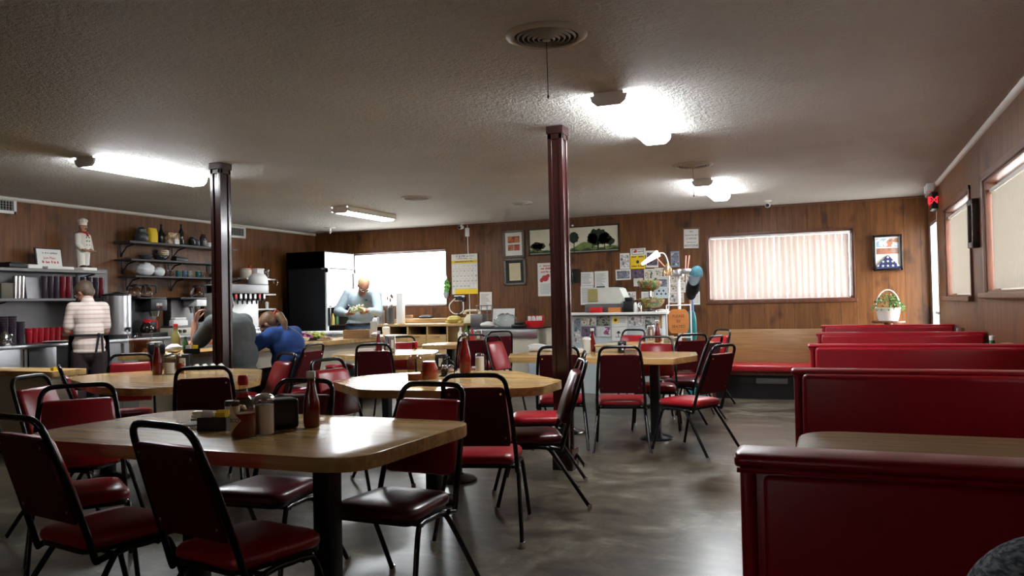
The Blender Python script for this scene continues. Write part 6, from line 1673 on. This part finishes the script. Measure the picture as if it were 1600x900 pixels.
for px, w_, lab in ((508, .10, 'white plate of food left of the wooden crate'), (448, .11, 'white plate in front of the person in blue')):
    x, y, z = bar_at(px, 532) if px > 500 else (-5.95, 6.62, BT)
    t = thing('food_plate', lab, 'plate', (x, y, z)); MB().lathe([(w_ * .6, 0), (w_, .014), (w_ * 1.02, .017), (w_ * .6, .006), (.002, .005)], n=32).build('plate', white, t)
    mb = MB(); rnd = random.Random(px)
    for i in range(14): mb.ell((rnd.uniform(-.05, .05), rnd.uniform(-.05, .05), .02 + rnd.uniform(0, .025)), (.025, .02, .014), n=8, m=6)
    o = mb.build('food', mat('food_%d' % px, (.5, .3, .14), .6, var=.5, scale=40), t); o['kind'] = 'stuff'
a, b_ = P(536, 529, z=BT), P(577, 528, z=BT)
t = thing('wooden_crate', 'open wooden crate on the lunch counter in front of the standing man', 'crate', ((a.x + b_.x) / 2, (a.y + b_.y) / 2, BT), math.degrees(math.atan2(b_.y - a.y, b_.x - a.x)))
w = (b_ - a).xy.length / 2; h = .105
MB().bb(-w, w, 0, .014, 0, h, .002).build('side_board', boxwood, t, 0); MB().bb(-w, w, .24, .254, 0, h, .002).build('side_board', boxwood, t, 0)
for s in (-1, 1): MB().bb(s * w, s * (w - .014), .014, .24, 0, h, .002).build('end_board', boxwood, t, 0)
MB().bb(-w + .014, w - .014, .014, .24, .0, .012).build('base_board', boxwood, t, 0)
x, y, z = bar_at(587, 527)
one(bagmb(.11, .07, 15), 'crumpled_towel', bpy.data.materials['white_cloth'], 'crumpled white cloth right of the wooden crate', 'cloth', (x, y, z), smooth=80)
x, y, z = -5.82, 9.66, BT
one(MB().lathe([(.05, 0), (.055, .10), (.056, .105), (.03, .115)], n=20), 'white_tub', white, 'white tub at the far end of the lunch counter', 'tub', (x - .05, y, z))
one(MB().bb(-.035, .035, -.035, .035, 0, .20, .006), 'grinder_box', mat('grey_card', (.4, .41, .42), .5), 'slim grey box at the far end of the lunch counter', 'box', (-5.92, 9.42, BT))
# booth table condiments
def booth_item(px, Y): return P(px, 530, Y=Y).x, Y
def bx_(px, X): q = P(px, 536, X=X); return X, q.y
t = thing('green_sauce_bottle', 'green bottle with white cap on a booth table by the right wall', 'bottle', (*P(1550, 530, Y=6.4).xy, TZ))
MB().lathe([(.028, 0), (.032, .01), (.032, .12), (.016, .165), (.016, .18)], n=20).build('bottle', mat('green_bottle', (.02, .14, .04), .2), t); MB().lathe([(.018, .175), (.018, .205), (.004, .21)], n=16).build('cap', whitepl, t)
t = thing('pepper_jar', 'small glass jar with pale lid right of the green bottle', 'jar', (*P(1573, 530, Y=6.32).xy, TZ))
MB().lathe([(.034, 0), (.038, .01), (.038, .12), (.03, .13)], n=20).build('jar', mat('brown_contents', (.10, .07, .06), .3), t); MB().lathe([(.036, .13), (.036, .16), (.004, .163)], n=20).build('lid', labelp, t)
y0 = 8.35; x0 = P(1500, 503, Y=y0).x
t = thing('condiment_jar', 'small dark jar with shiny lid at the right wall behind the fourth booth', 'jar', (x0, y0, TZ))
MB().lathe([(.035, 0), (.04, .01), (.04, .14), (.03, .16)], n=20).build('jar', mat('dark_contents', (.08, .08, .07), .2), t); MB().lathe([(.036, .158), (.036, .19), (.004, .195)], n=20).build('lid', silver, t)
t = thing('condiment_jar', 'low glass jar left of the small dark jar at the right wall', 'jar', (x0 - .12, y0 + .1, TZ))
MB().lathe([(.04, 0), (.045, .01), (.045, .10), (.04, .12)], n=20).build('jar', ringglass, t); MB().lathe([(.042, .118), (.042, .14), (.004, .145)], n=20).build('lid', silver, t)

# grey-blue knitted bulge like a knee, given a bag's form, lower right
kn, nt_, b__, N_, L_k = _nt('marled_knit'); setp(b__, Roughness=.95)
tc = N_.new('ShaderNodeTexCoord'); mp = N_.new('ShaderNodeMapping'); mp.inputs['Scale'].default_value = (60, 60, 220)
n1 = N_.new('ShaderNodeTexNoise'); n1.inputs['Scale'].default_value = 1.6; n1.inputs['Detail'].default_value = 3
L_k.new(tc.outputs['Object'], mp.inputs[0]); L_k.new(mp.outputs[0], n1.inputs['Vector'])
r1 = ramp(N_, [(.3, (.03, .035, .05)), (.45, (.10, .12, .15)), (.55, (.26, .29, .32)), (.7, (.42, .42, .41))]); L_k.new(n1.outputs['Fac'], r1.inputs['Fac']); L_k.new(r1.outputs['Color'], b__.inputs['Base Color'])
bp_ = N_.new('ShaderNodeBump'); bp_.inputs['Strength'].default_value = .8; bp_.inputs['Distance'].default_value = .004; L_k.new(n1.outputs['Fac'], bp_.inputs['Height']); L_k.new(bp_.outputs['Normal'], b__.inputs['Normal'])
kc = P(1672, 975, Y=.80)
t = thing('knit_bulge', 'knee-like grey and blue marled knit bulge, built as a bag, in the lower right corner', 'bag', (kc.x, kc.y, 0))
MB().ell((0.0, 0, kc.z - .01), (.084, .085, .082), n=40, m=24).ell((.07, -.05, kc.z - .14), (.12, .12, .15), n=30, m=20).build('body', kn, t, 80)
MB().tube(smooth_path([(.04, -.06, kc.z + .05), (.06, -.10, kc.z + .16), (.14, -.12, kc.z + .16), (.16, -.08, kc.z - .02)], 6), .012, 10).build('strap', kn, t)
MB().bb(-.12, .20, -.20, .12, .0, kc.z - .20, .03).build('stool_base', booth_v, t, 40)
# ============================================================ PEOPLE
V = Vector
def ellM(mb, c, f, l, u, r, n=16, m=10):
    M = Matrix((f, l, u)).transposed().to_4x4(); M = Matrix.Translation(c) @ M @ Matrix.Diagonal((*r, 1))
    bmesh.ops.create_uvsphere(mb.bm, u_segments=n, v_segments=m, radius=1, matrix=M)
def basis(f, up=(0, 0, 1)):
    f = V(f).normalized(); l = V(up).cross(f).normalized(); return f, l, f.cross(l)
def chain(mb, pts, rs, n=12):
    for (a, b), (p, q) in zip(zip(pts, pts[1:]), zip(rs, rs[1:])): mb.cap(a, b, p, q, n)
def hand(mb, W, d, nrm, th, curl=(25, 35, 20), size=.17, topen=35):
    """W wrist, d towards the fingers, nrm out of the palm, th towards the thumb side"""
    W, d = V(W), V(d).normalized(); nrm = V(nrm); nrm = (nrm - d * nrm.dot(d)).normalized()
    s = d.cross(nrm); s = s if s.dot(V(th)) > 0 else -s
    k = size / .18
    for i, (o, ln, r) in enumerate(((.030, .072, .0088), (.010, .080, .0090), (-.010, .074, .0086), (-.029, .058, .0078))):
        base = W + d * (.085 * k) + s * (o * k)
        mb.cap(W + d * .012 + s * (o * .6 * k), base, .0145 * k, .0125 * k, 8)
        p, dirn = base, d.copy(); axis = nrm.cross(d); rt = r * k
        for frac, ang in zip((.45, .32, .23), curl):
            dirn = Matrix.Rotation(D2R(ang), 3, d.cross(nrm).normalized()) @ dirn
            q = p + dirn * (ln * frac * k); mb.cap(p, q, rt, rt * .92, 8); p = q; rt *= .92
    a = W + d * (.022 * k) + s * (.022 * k); td = (d * math.cos(D2R(topen)) + s * math.sin(D2R(topen)) + nrm * .35).normalized()
    b = a + td * (.045 * k); mb.cap(a, b, .014 * k, .0105 * k, 8)
    td2 = (td + d * .5 + nrm * .15).normalized(); c = b + td2 * (.032 * k); mb.cap(b, c, .0105 * k, .0095 * k, 8); mb.cap(c, c + (td2 + d * .3).normalized() * (.026 * k), .0095 * k, .008 * k, 8)
    mb.cap(W, W + d * .02, .022 * k, .022 * k, 10)
def head(mb, c, f, l, u, s=1.0):
    ellM(mb, c + u * .022 * s, f, l, u, (.096 * s, .076 * s, .098 * s)); ellM(mb, c - u * .055 * s + f * .022 * s, f, l, u, (.068 * s, .058 * s, .062 * s))
    ellM(mb, c - u * .098 * s + f * .055 * s, f, l, u, (.026 * s, .028 * s, .020 * s)); ellM(mb, c + u * .026 * s + f * .078 * s, f, l, u, (.020 * s, .050 * s, .014 * s))
    mb.cap(c + f * .090 * s + u * .012 * s, c + f * .114 * s - u * .030 * s, .009 * s, .015 * s, 8)
    for q in (-1, 1):
        ellM(mb, c + l * q * .077 * s - f * .005 * s - u * .004 * s, f, l, u, (.020 * s, .010 * s, .032 * s), 10, 8)
        ellM(mb, c + l * q * .042 * s + f * .066 * s - u * .022 * s, f, l, u, (.022 * s, .022 * s, .018 * s), 10, 8)
def face_parts(root, c, f, l, u, s=1.0, glasses=None):
    for q in (-1, 1):
        mb = MB(); ellM(mb, c + l * q * .032 * s + f * .088 * s + u * .004 * s, f, l, u, (.010 * s, .015 * s, .008 * s), 10, 8); e = mb.build('eye', white, root)
        mb = MB(); ellM(mb, c + l * q * .032 * s + f * .097 * s + u * .004 * s, f, l, u, (.003 * s, .007 * s, .007 * s), 8, 6); mb.build('iris', ink, e)
        mb = MB(); mb.cap(c + l * q * .014 * s + f * .098 * s + u * .026 * s, c + l * q * .052 * s + f * .086 * s + u * .027 * s, .005 * s, .004 * s, 6); mb.build('eyebrow', hair_br, root)
    mb = MB(); ellM(mb, c + f * .092 * s - u * .062 * s, f, l, u, (.008 * s, .026 * s, .008 * s), 10, 8); mb.build('lips', mat('lips', (.30, .09, .07), .5) if 'lips' not in bpy.data.materials else bpy.data.materials['lips'], root)
    if glasses:
        mb = MB()
        for q in (-1, 1):
            cc = c + l * q * .034 * s + f * .108 * s + u * .002 * s
            mb.tube([cc + l * .026 * s * math.cos(a) + u * .018 * s * math.sin(a) for a in [i * .5236 for i in range(12)]], .0025, 6, closed=True)
            mb.tube([cc + l * q * .026 * s, c + l * q * .080 * s + f * .0 + u * .004 * s], .0022, 6)
        mb.tube([c + l * .009 * s + f * .112 * s, c - l * .009 * s + f * .112 * s], .0025, 6); mb.build('glasses', glasses, root)
def stripes(name, a, b, pitch, rough=.85, duty=.5):
    m, nt, bb_, N, L = _nt(name); setp(bb_, Roughness=rough)
    tc = N.new('ShaderNodeTexCoord'); sp = N.new('ShaderNodeSeparateXYZ'); L.new(tc.outputs['Object'], sp.inputs[0])
    d = math_node(N, 'DIVIDE', None, pitch); L.new(sp.outputs['Z'], d.inputs[0])
    fr = N.new('ShaderNodeMath'); fr.operation = 'FRACT'; L.new(d.outputs[0], fr.inputs[0])
    r = ramp(N, [(duty - .06, a), (duty + .06, b)]); L.new(fr.outputs[0], r.inputs['Fac']); L.new(r.outputs['Color'], bb_.inputs['Base Color'])
    return m
def clothmat(name, col, v=.12): return mat(name, col, .88, var=v, scale=12, bump=.25, bscale=18)
def person(label, loc=(0, 0, 0)):
    return thing('person', label, 'person', loc)
def skinbody(root, fn, vox=.0075): mb = MB(); fn(mb); return remesh(mb.build('body', skin, root), vox, 3)
def cloth(root, name, m, fn, vox=.010, it=5): mb = MB(); fn(mb); return remesh(mb.build(name, m, root), vox, it)

# --- server at the steel counter, back to us
F, L, U = basis((-.86, .51, 0)); O = P(139, 560, Y=6.18); O = V((O.x, O.y, 0)); S = 1.03
root = person('person in a striped polo and black apron, back turned, at the steel counter', O)
def p(f, l, u): return (F * f + L * l + U * u) * S
hf, hl, hu = basis(V((-.75, -.15, -.42)), (0, 0, 1)); hc = p(.13, .02, 1.43)
LS, RS = p(.03, .140, 1.265), p(.03, -.140, 1.265)
LE, RE = p(.04, .190, 1.03), p(.07, -.175, 1.02); LW, RW = p(.25, .19, 1.0), p(.27, -.11, .99)
def sk(mb):
    head(mb, hc, hf, hl, hu); mb.cap(p(.02, 0, 1.26), hc - hu * .06 - hf * .02, .055, .052)
    chain(mb, [p(0, 0, .80), p(.0, 0, 1.0), p(.02, 0, 1.22)], [.10, .10, .09])
    for s, sh, el, wr in ((1, LS, LE, LW), (-1, RS, RE, RW)):
        mb.cap(p(.02, 0, 1.22), sh, .06, .045); chain(mb, [sh, el, wr], [.045, .037, .027])
        hand(mb, wr, (F * .9 - L * s * .35 - U * .2), -U, -L * s + U * .3, (30, 40, 25), .165)
        chain(mb, [p(0, s * .07, .84), p(.01, s * .09, .47), p(-.02, s * .10, .07)], [.07, .052, .04]); mb.cap(p(-.03, s * .10, .045), p(.13, s * .11, .035), .038, .032)
skinbody(root, sk)
polo = stripes('polo_stripes', (.66, .57, .51), (.54, .39, .36), .046, duty=.66)
def shirt(mb):
    ellM(mb, p(.0, 0, 1.17), F, L, U, (.11, .155, .16)); ellM(mb, p(-.01, 0, 1.02), F, L, U, (.115, .150, .17)); ellM(mb, p(-.005, 0, .89), F, L, U, (.135, .165, .12)); ellM(mb, p(-.005, 0, .82), F, L, U, (.135, .168, .05))
    mb.cap(p(.02, 0, 1.27), p(.04, 0, 1.33), .08, .065)
    for sh, el in ((LS, LE), (RS, RE)): mb.cap(p(.01, 0, 1.24), sh, .085, .066); mb.cap(sh, sh.lerp(el, .78), .066, .058)
cloth(root, 'polo_shirt', polo, shirt)
def trs(mb):
    ellM(mb, p(.0, 0, .80), F, L, U, (.12, .15, .13))
    for s in (-1, 1): chain(mb, [p(0, s * .085, .78), p(.01, s * .095, .45), p(-.02, s * .10, .09)], [.095, .078, .062])
cloth(root, 'trousers', clothmat('dark_trousers', (.022, .012, .014)), trs)
def shoes(mb):
    for s in (-1, 1): mb.cap(p(-.04, s * .10, .045), p(.15, s * .115, .035), .045, .038)
cloth(root, 'shoes', blackplastic, shoes, .008)
apc = clothmat('black_apron', (.012, .010, .013))
# apron: waist band, knotted ties behind and a skirt in front
mb = MB(); ring = [p(.130 * math.cos(a) - .005, .172 * math.sin(a), .985) for a in [i * 6.2832 / 28 for i in range(28)]]
mb.tube(ring, .011, 8, closed=True)
for dl, a in ((-.06, .03), (-.085, -.01)): mb.loft([[p(-.142, dl + a * t - q, .985 - .18 * t) for q in (0, .022)] + [p(-.148, dl + a * t - q, .985 - .18 * t) for q in (.022, 0)] for t in (0, .5, 1)])
mb.ell(p(-.145, -.07, .985), .02)
sk_ = [[p(.155 * math.cos(a) * (1 + .25 * t) - .005, .185 * math.sin(a) * (1 + .12 * t), 975e-3 - .50 * t) for a in [D2R(-100 + 200 * i / 24) for i in range(25)]] for t in (0, .33, .66, 1)]
mb.loft([r_ + [v * 1.0 - (F * .0) + (V((0, 0, 0))) for v in [x_ - F * .006 for x_ in r_[::-1]]] for r_ in sk_]); mb.build('apron', apc, root, 60)
def hr(mb):
    ellM(mb, hc + hu * .035 - hf * .022, hf, hl, hu, (.096, .086, .092)); ellM(mb, hc - hu * .02 - hf * .05, hf, hl, hu, (.062, .074, .07))
    for q in (-1, 1): ellM(mb, hc + hl * q * .07 + hu * .03 - hf * .01, hf, hl, hu, (.055, .02, .05))
cloth(root, 'hair', hair_br, hr, .008, 3); face_parts(root, hc, hf, hl, hu)

# --- standing man in a pale blue shirt behind the lunch counter
YM = 10.02
def pm(px, py, dy=0): return P(px, py, Y=YM + dy)
base = pm(562, 505); root = person('person with pale hair in pale blue shirt preparing food behind the lunch counter', V((base.x, YM, 0)))
B0 = V((base.x, YM, 0))
def q_(px, py, dy=0): return pm(px, py, dy) - B0
F, L, U = basis((.50, -.86, 0))
hf, hl, hu = basis(V((.58, -.52, -.62)), V((.16, 0, 1))); hc = q_(568, 447, -.16)
RS, LS = q_(545, 459, -.02), q_(588, 461, .0); RE, LE = q_(528, 487, -.10), q_(592, 488, -.08); RW, LW = q_(544, 490.5, -.30), q_(575, 485.5, -.28)
HP = q_(562, 508, .05); CH_ = q_(566, 472, .03)
def sk(mb):
    head(mb, hc, hf, hl, hu, 1.04); mb.cap(q_(567, 462, -.03), hc - hu * .06 - hf * .02, .06, .055); chain(mb, [HP, CH_, q_(567, 462, -.01)], [.10, .10, .07])
    for s, sh, el, wr in ((-1, RS, RE, RW), (1, LS, LE, LW)):
        mb.cap(q_(567, 464, 0), sh, .06, .05); chain(mb, [sh, el, wr], [.05, .042, .031]); tgt = (LW if s < 0 else RW) - wr
        hand(mb, wr, tgt.normalized() * .9 + F * .35, (U * .7 - F * .6) if s < 0 else (-L * .5 - F * .6), U + F * .2, (35, 45, 30), .185)
        chain(mb, [HP + L * s * .09, V((HP.x, HP.y, .48)) + L * s * .10, V((HP.x, HP.y, .08)) + L * s * .11], [.09, .06, .045]); mb.cap(V((HP.x, HP.y, .045)) + L * s * .11 - F * .03, V((HP.x, HP.y, .04)) + L * s * .13 + F * .15, .042, .036)
skinbody(root, sk)
shm = clothmat('pale_blue_shirt', (.36, .45, .50), .08)
def shirt(mb):
    ellM(mb, CH_ + U * .03, F, L, U, (.14, .215, .17)); ellM(mb, CH_.lerp(HP, .5), F, L, U, (.145, .20, .19)); ellM(mb, HP + U * .04, F, L, U, (.14, .19, .09)); mb.cap(q_(567, 463, 0), q_(567, 458, -.05), .085, .07)
    for sh, el, wr in ((RS, RE, RW), (LS, LE, LW)): mb.cap(q_(567, 465, .02), sh, .11, .085); chain(mb, [sh, el, el.lerp(wr, .84)], [.082, .068, .050])
cloth(root, 'shirt', shm, shirt)
def trs(mb):
    ellM(mb, HP - U * .06, F, L, U, (.14, .19, .13))
    for s in (-1, 1): chain(mb, [HP + L * s * .09 - U * .04, V((HP.x, HP.y, .48)) + L * s * .10, V((HP.x, HP.y, .09)) + L * s * .11], [.115, .085, .07])
cloth(root, 'jeans', denim, trs)
mb = MB(); mb.tube([HP + U * .02 + F * .142 * math.cos(a) + L * .195 * math.sin(a) for a in [i * 6.2832 / 28 for i in range(28)]], .014, 8, closed=True); mb.build('belt', blackplastic, root)
def shoes(mb):
    for s in (-1, 1): mb.cap(V((HP.x, HP.y, .045)) + L * s * .11 - F * .04, V((HP.x, HP.y, .045)) + L * s * .13 + F * .17, .05, .042)
cloth(root, 'shoes', blackplastic, shoes, .008)
def hr(mb):   # short fringe round the back of the head
    ellM(mb, hc - hf * .045 - hu * .0, hf, hl, hu, (.065, .080, .060)); ellM(mb, hc + hu * .038 - hf * .022, hf, hl, hu, (.100, .090, .100))
    for q in (-1, 1): ellM(mb, hc + hl * q * .07 + hu * .018 - hf * .02, hf, hl, hu, (.045, .014, .03))
cloth(root, 'hair', hair_bl, hr, .008, 3); face_parts(root, hc, hf, hl, hu, 1.04, silver)
mb = MB(); c = q_(587, 465, -.14); 
mb = MB(); ellM(mb, CH_ + F * .155 + L * .07 + U * .03, F, L, U, (.006, .022, .012)); mb.build('shirt_emblem', ink, root)
fd = MB(); rnd = random.Random(17); A, Bq = q_(550, 487, -.36), q_(568, 483, -.36)
for i in range(34):
    t_ = rnd.random(); fd.ell(A.lerp(Bq, t_) + V((rnd.uniform(-.03, .03), rnd.uniform(-.03, .02), rnd.uniform(-.02, .05))), (.035, .028, .014), (rnd.uniform(-60, 60), rnd.uniform(-60, 60), 0), n=8, m=6)
o = one(fd, 'salad_greens', mat('pale_greens', (.55, .56, .34), .6, var=.35, scale=30), 'pale handful of salad held by the standing man', 'salad', B0, smooth=60)

# --- seated man in a grey T-shirt, head hidden behind the left post
O = V((-5.32, 6.05, 0)); root = person('person in a grey T-shirt seated at the lunch counter behind the left post', O)
F, L, U = V((-1, 0, 0)), V((0, -1, 0)), V((0, 0, 1))
SH = V((.28, -.315, .035))
def p(x, y, z): return V((x, y, z)) + (SH if z > .25 else V((SH.x, SH.y, 0))) - O
hf, hl, hu = basis(V((-.9, .1, -.25))); hc = p(-5.835, 6.45, 1.27)
LS, RS = p(-5.68, 6.15, 1.09), p(-5.70, 6.58, 1.09); LE, LW = p(-6.03, 6.28, .87), p(-6.05, 6.30, 1.10); RE, RW = p(-5.99, 6.66, .90), p(-6.22, 6.52, .91)
def sk(mb):
    head(mb, hc, hf, hl, hu, 1.03); mb.cap(p(-5.72, 6.37, 1.12), hc - hu * .06 - hf * .02, .065, .06); chain(mb, [p(-5.58, 6.36, .56), p(-5.60, 6.36, .85), p(-5.70, 6.37, 1.08)], [.12, .12, .09])
    for sh, el, wr in ((LS, LE, LW), (RS, RE, RW)): mb.cap(p(-5.68, 6.37, 1.06), sh, .07, .055); chain(mb, [sh, el, wr], [.052, .044, .031])
    hand(mb, LW, V((.25, .12, .9)), V((.85, .35, -.1)), V((.3, .9, 0)), (20, 30, 20), .185, 40); hand(mb, RW, V((-.9, -.3, -.1)), V((0, 0, -1)), V((-.3, -.9, 0)), (25, 35, 20), .185)
    for s in (-1, 1): chain(mb, [p(-5.60, 6.36 - s * .09, .56), p(-5.94, 6.34 - s * .09, .53), p(-5.86, 6.34 - s * .09, .09)], [.10, .065, .045]); mb.cap(p(-5.84, 6.34 - s * .09, .05), p(-6.0, 6.34 - s * .1, .04), .042, .036)
skinbody(root, sk)
def shirt(mb):
    ellM(mb, p(-5.62, 6.36, .98), F, L, U, (.17, .235, .20)); ellM(mb, p(-5.60, 6.36, .78), F, L, U, (.185, .225, .20)); ellM(mb, p(-5.58, 6.36, .60), F, L, U, (.175, .22, .12)); mb.cap(p(-5.64, 6.36, 1.08), p(-5.74, 6.38, 1.15), .11, .075)
    for sh, el in ((LS, LE), (RS, RE)): mb.cap(p(-5.64, 6.37, 1.06), sh, .12, .090); mb.cap(sh, sh.lerp(el, .72), .088, .078)
cloth(root, 't_shirt', clothmat('grey_cotton', (.095, .105, .105)), shirt)
def trs(mb):
    ellM(mb, p(-5.58, 6.36, .54), F, L, U, (.17, .20, .10))
    for s in (-1, 1): chain(mb, [p(-5.62, 6.36 - s * .09, .56), p(-5.94, 6.34 - s * .09, .53), p(-5.86, 6.34 - s * .09, .10)], [.11, .085, .068])
cloth(root, 'jeans', denim, trs)
def shoes(mb):
    for s in (-1, 1): mb.cap(p(-5.83, 6.34 - s * .09, .05), p(-6.03, 6.34 - s * .1, .045), .05, .042)
cloth(root, 'shoes', blackplastic, shoes, .008)
def hr(mb): ellM(mb, hc + hu * .03 - hf * .02, hf, hl, hu, (.094, .083, .088)); ellM(mb, hc - hu * .02 - hf * .05, hf, hl, hu, (.058, .07, .06))
cloth(root, 'hair', hair_br, hr, .008, 3); face_parts(root, hc, hf, hl, hu)

# --- seated woman in a blue jacket with a ponytail
SH = V((.27, -.345, .02)); O = V((-5.19, 6.64, 0)); root = person('person in a bright blue jacket with a ponytail, bent over food at the counter', O)
hc = P(420, 506, Y=6.58) - O; hf, hl, hu = basis(V((-.80, -.18, -.58)))
LS, RS = p(-5.50, 6.79, .97), p(-5.52, 7.17, .97); LE, RE = p(-5.72, 6.72, .83), p(-5.76, 7.2, .84); LW, RW = p(-5.90, 6.86, .98), p(-5.98, 7.1, .93)
def sk(mb):
    head(mb, hc, hf, hl, hu, .98); mb.cap(p(-5.53, 6.98, 1.0), hc - hu * .05 - hf * .02, .052, .05); chain(mb, [p(-5.48, 6.98, .56), p(-5.46, 6.98, .80), p(-5.52, 6.98, .97)], [.11, .10, .08])
    for s, sh, el, wr in ((1, LS, LE, LW), (-1, RS, RE, RW)):
        mb.cap(p(-5.51, 6.98, .97), sh, .06, .045); chain(mb, [sh, el, wr], [.045, .038, .028]); hand(mb, wr, V((-.6, .35 * s, .35)), V((.3, .5 * s, .3)), V((.3, 0, .9)), (35, 45, 30), .165)
        chain(mb, [p(-5.5, 6.98 - s * .09, .55), p(-5.90, 6.97 - s * .09, .53), p(-5.84, 6.97 - s * .09, .08)], [.10, .06, .042]); mb.cap(p(-5.82, 6.97 - s * .09, .045), p(-5.98, 6.97 - s * .1, .036), .038, .033)
skinbody(root, sk)
def jk(mb):
    ellM(mb, p(-5.46, 6.98, .86), F, L, U, (.15, .215, .17)); ellM(mb, p(-5.44, 6.98, .70), F, L, U, (.16, .205, .18)); ellM(mb, p(-5.46, 6.98, .57), F, L, U, (.18, .21, .11)); mb.cap(p(-5.49, 6.98, .96), p(-5.56, 6.98, 1.02), .10, .07)
    for sh, el, wr in ((LS, LE, LW), (RS, RE, RW)): mb.cap(p(-5.50, 6.98, .95), sh, .10, .082); chain(mb, [sh, el, el.lerp(wr, .85)], [.080, .066, .048])
cloth(root, 'jacket', clothmat('cobalt_jacket', (.018, .06, .22)), jk)
def trs(mb):
    ellM(mb, p(-5.48, 6.98, .54), F, L, U, (.16, .19, .10))
    for s in (-1, 1): chain(mb, [p(-5.5, 6.98 - s * .09, .55), p(-5.90, 6.97 - s * .09, .53), p(-5.84, 6.97 - s * .09, .10)], [.11, .08, .062])
cloth(root, 'trousers', bpy.data.materials['dark_trousers'], trs)
def shoes(mb):
    for s in (-1, 1): mb.cap(p(-5.80, 6.97 - s * .09, .045), p(-6.0, 6.97 - s * .1, .04), .045, .038)
cloth(root, 'shoes', blackplastic, shoes, .008)
def hr(mb):
    ellM(mb, hc + hu * .033 - hf * .022, hf, hl, hu, (.094, .083, .09)); ellM(mb, hc - hu * .01 - hf * .055, hf, hl, hu, (.06, .07, .065))
    for q in (-1, 1): ellM(mb, hc + hl * q * .066 + hu * .03, hf, hl, hu, (.06, .02, .045))
    k0 = hc - hf * .105 + hu * .03
    chain(mb, [k0, k0 + V((.06, -.005, -.005)), k0 + V((.12, -.01, -.07)), k0 + V((.15, -.02, -.18))], [.03, .042, .036, .014])
cloth(root, 'hair', hair_rd, hr, .008, 3); face_parts(root, hc, hf, hl, hu, .98, blackplastic)
k0 = hc - hf * .105 + hu * .03; mb = MB(); mb.tube([k0 + V((.02, 0, .012)) + V((0, .034 * math.cos(a), .034 * math.sin(a))) for a in [i * .5236 for i in range(12)]], .01, 8, closed=True); mb.build('hair_tie', inkred, root)
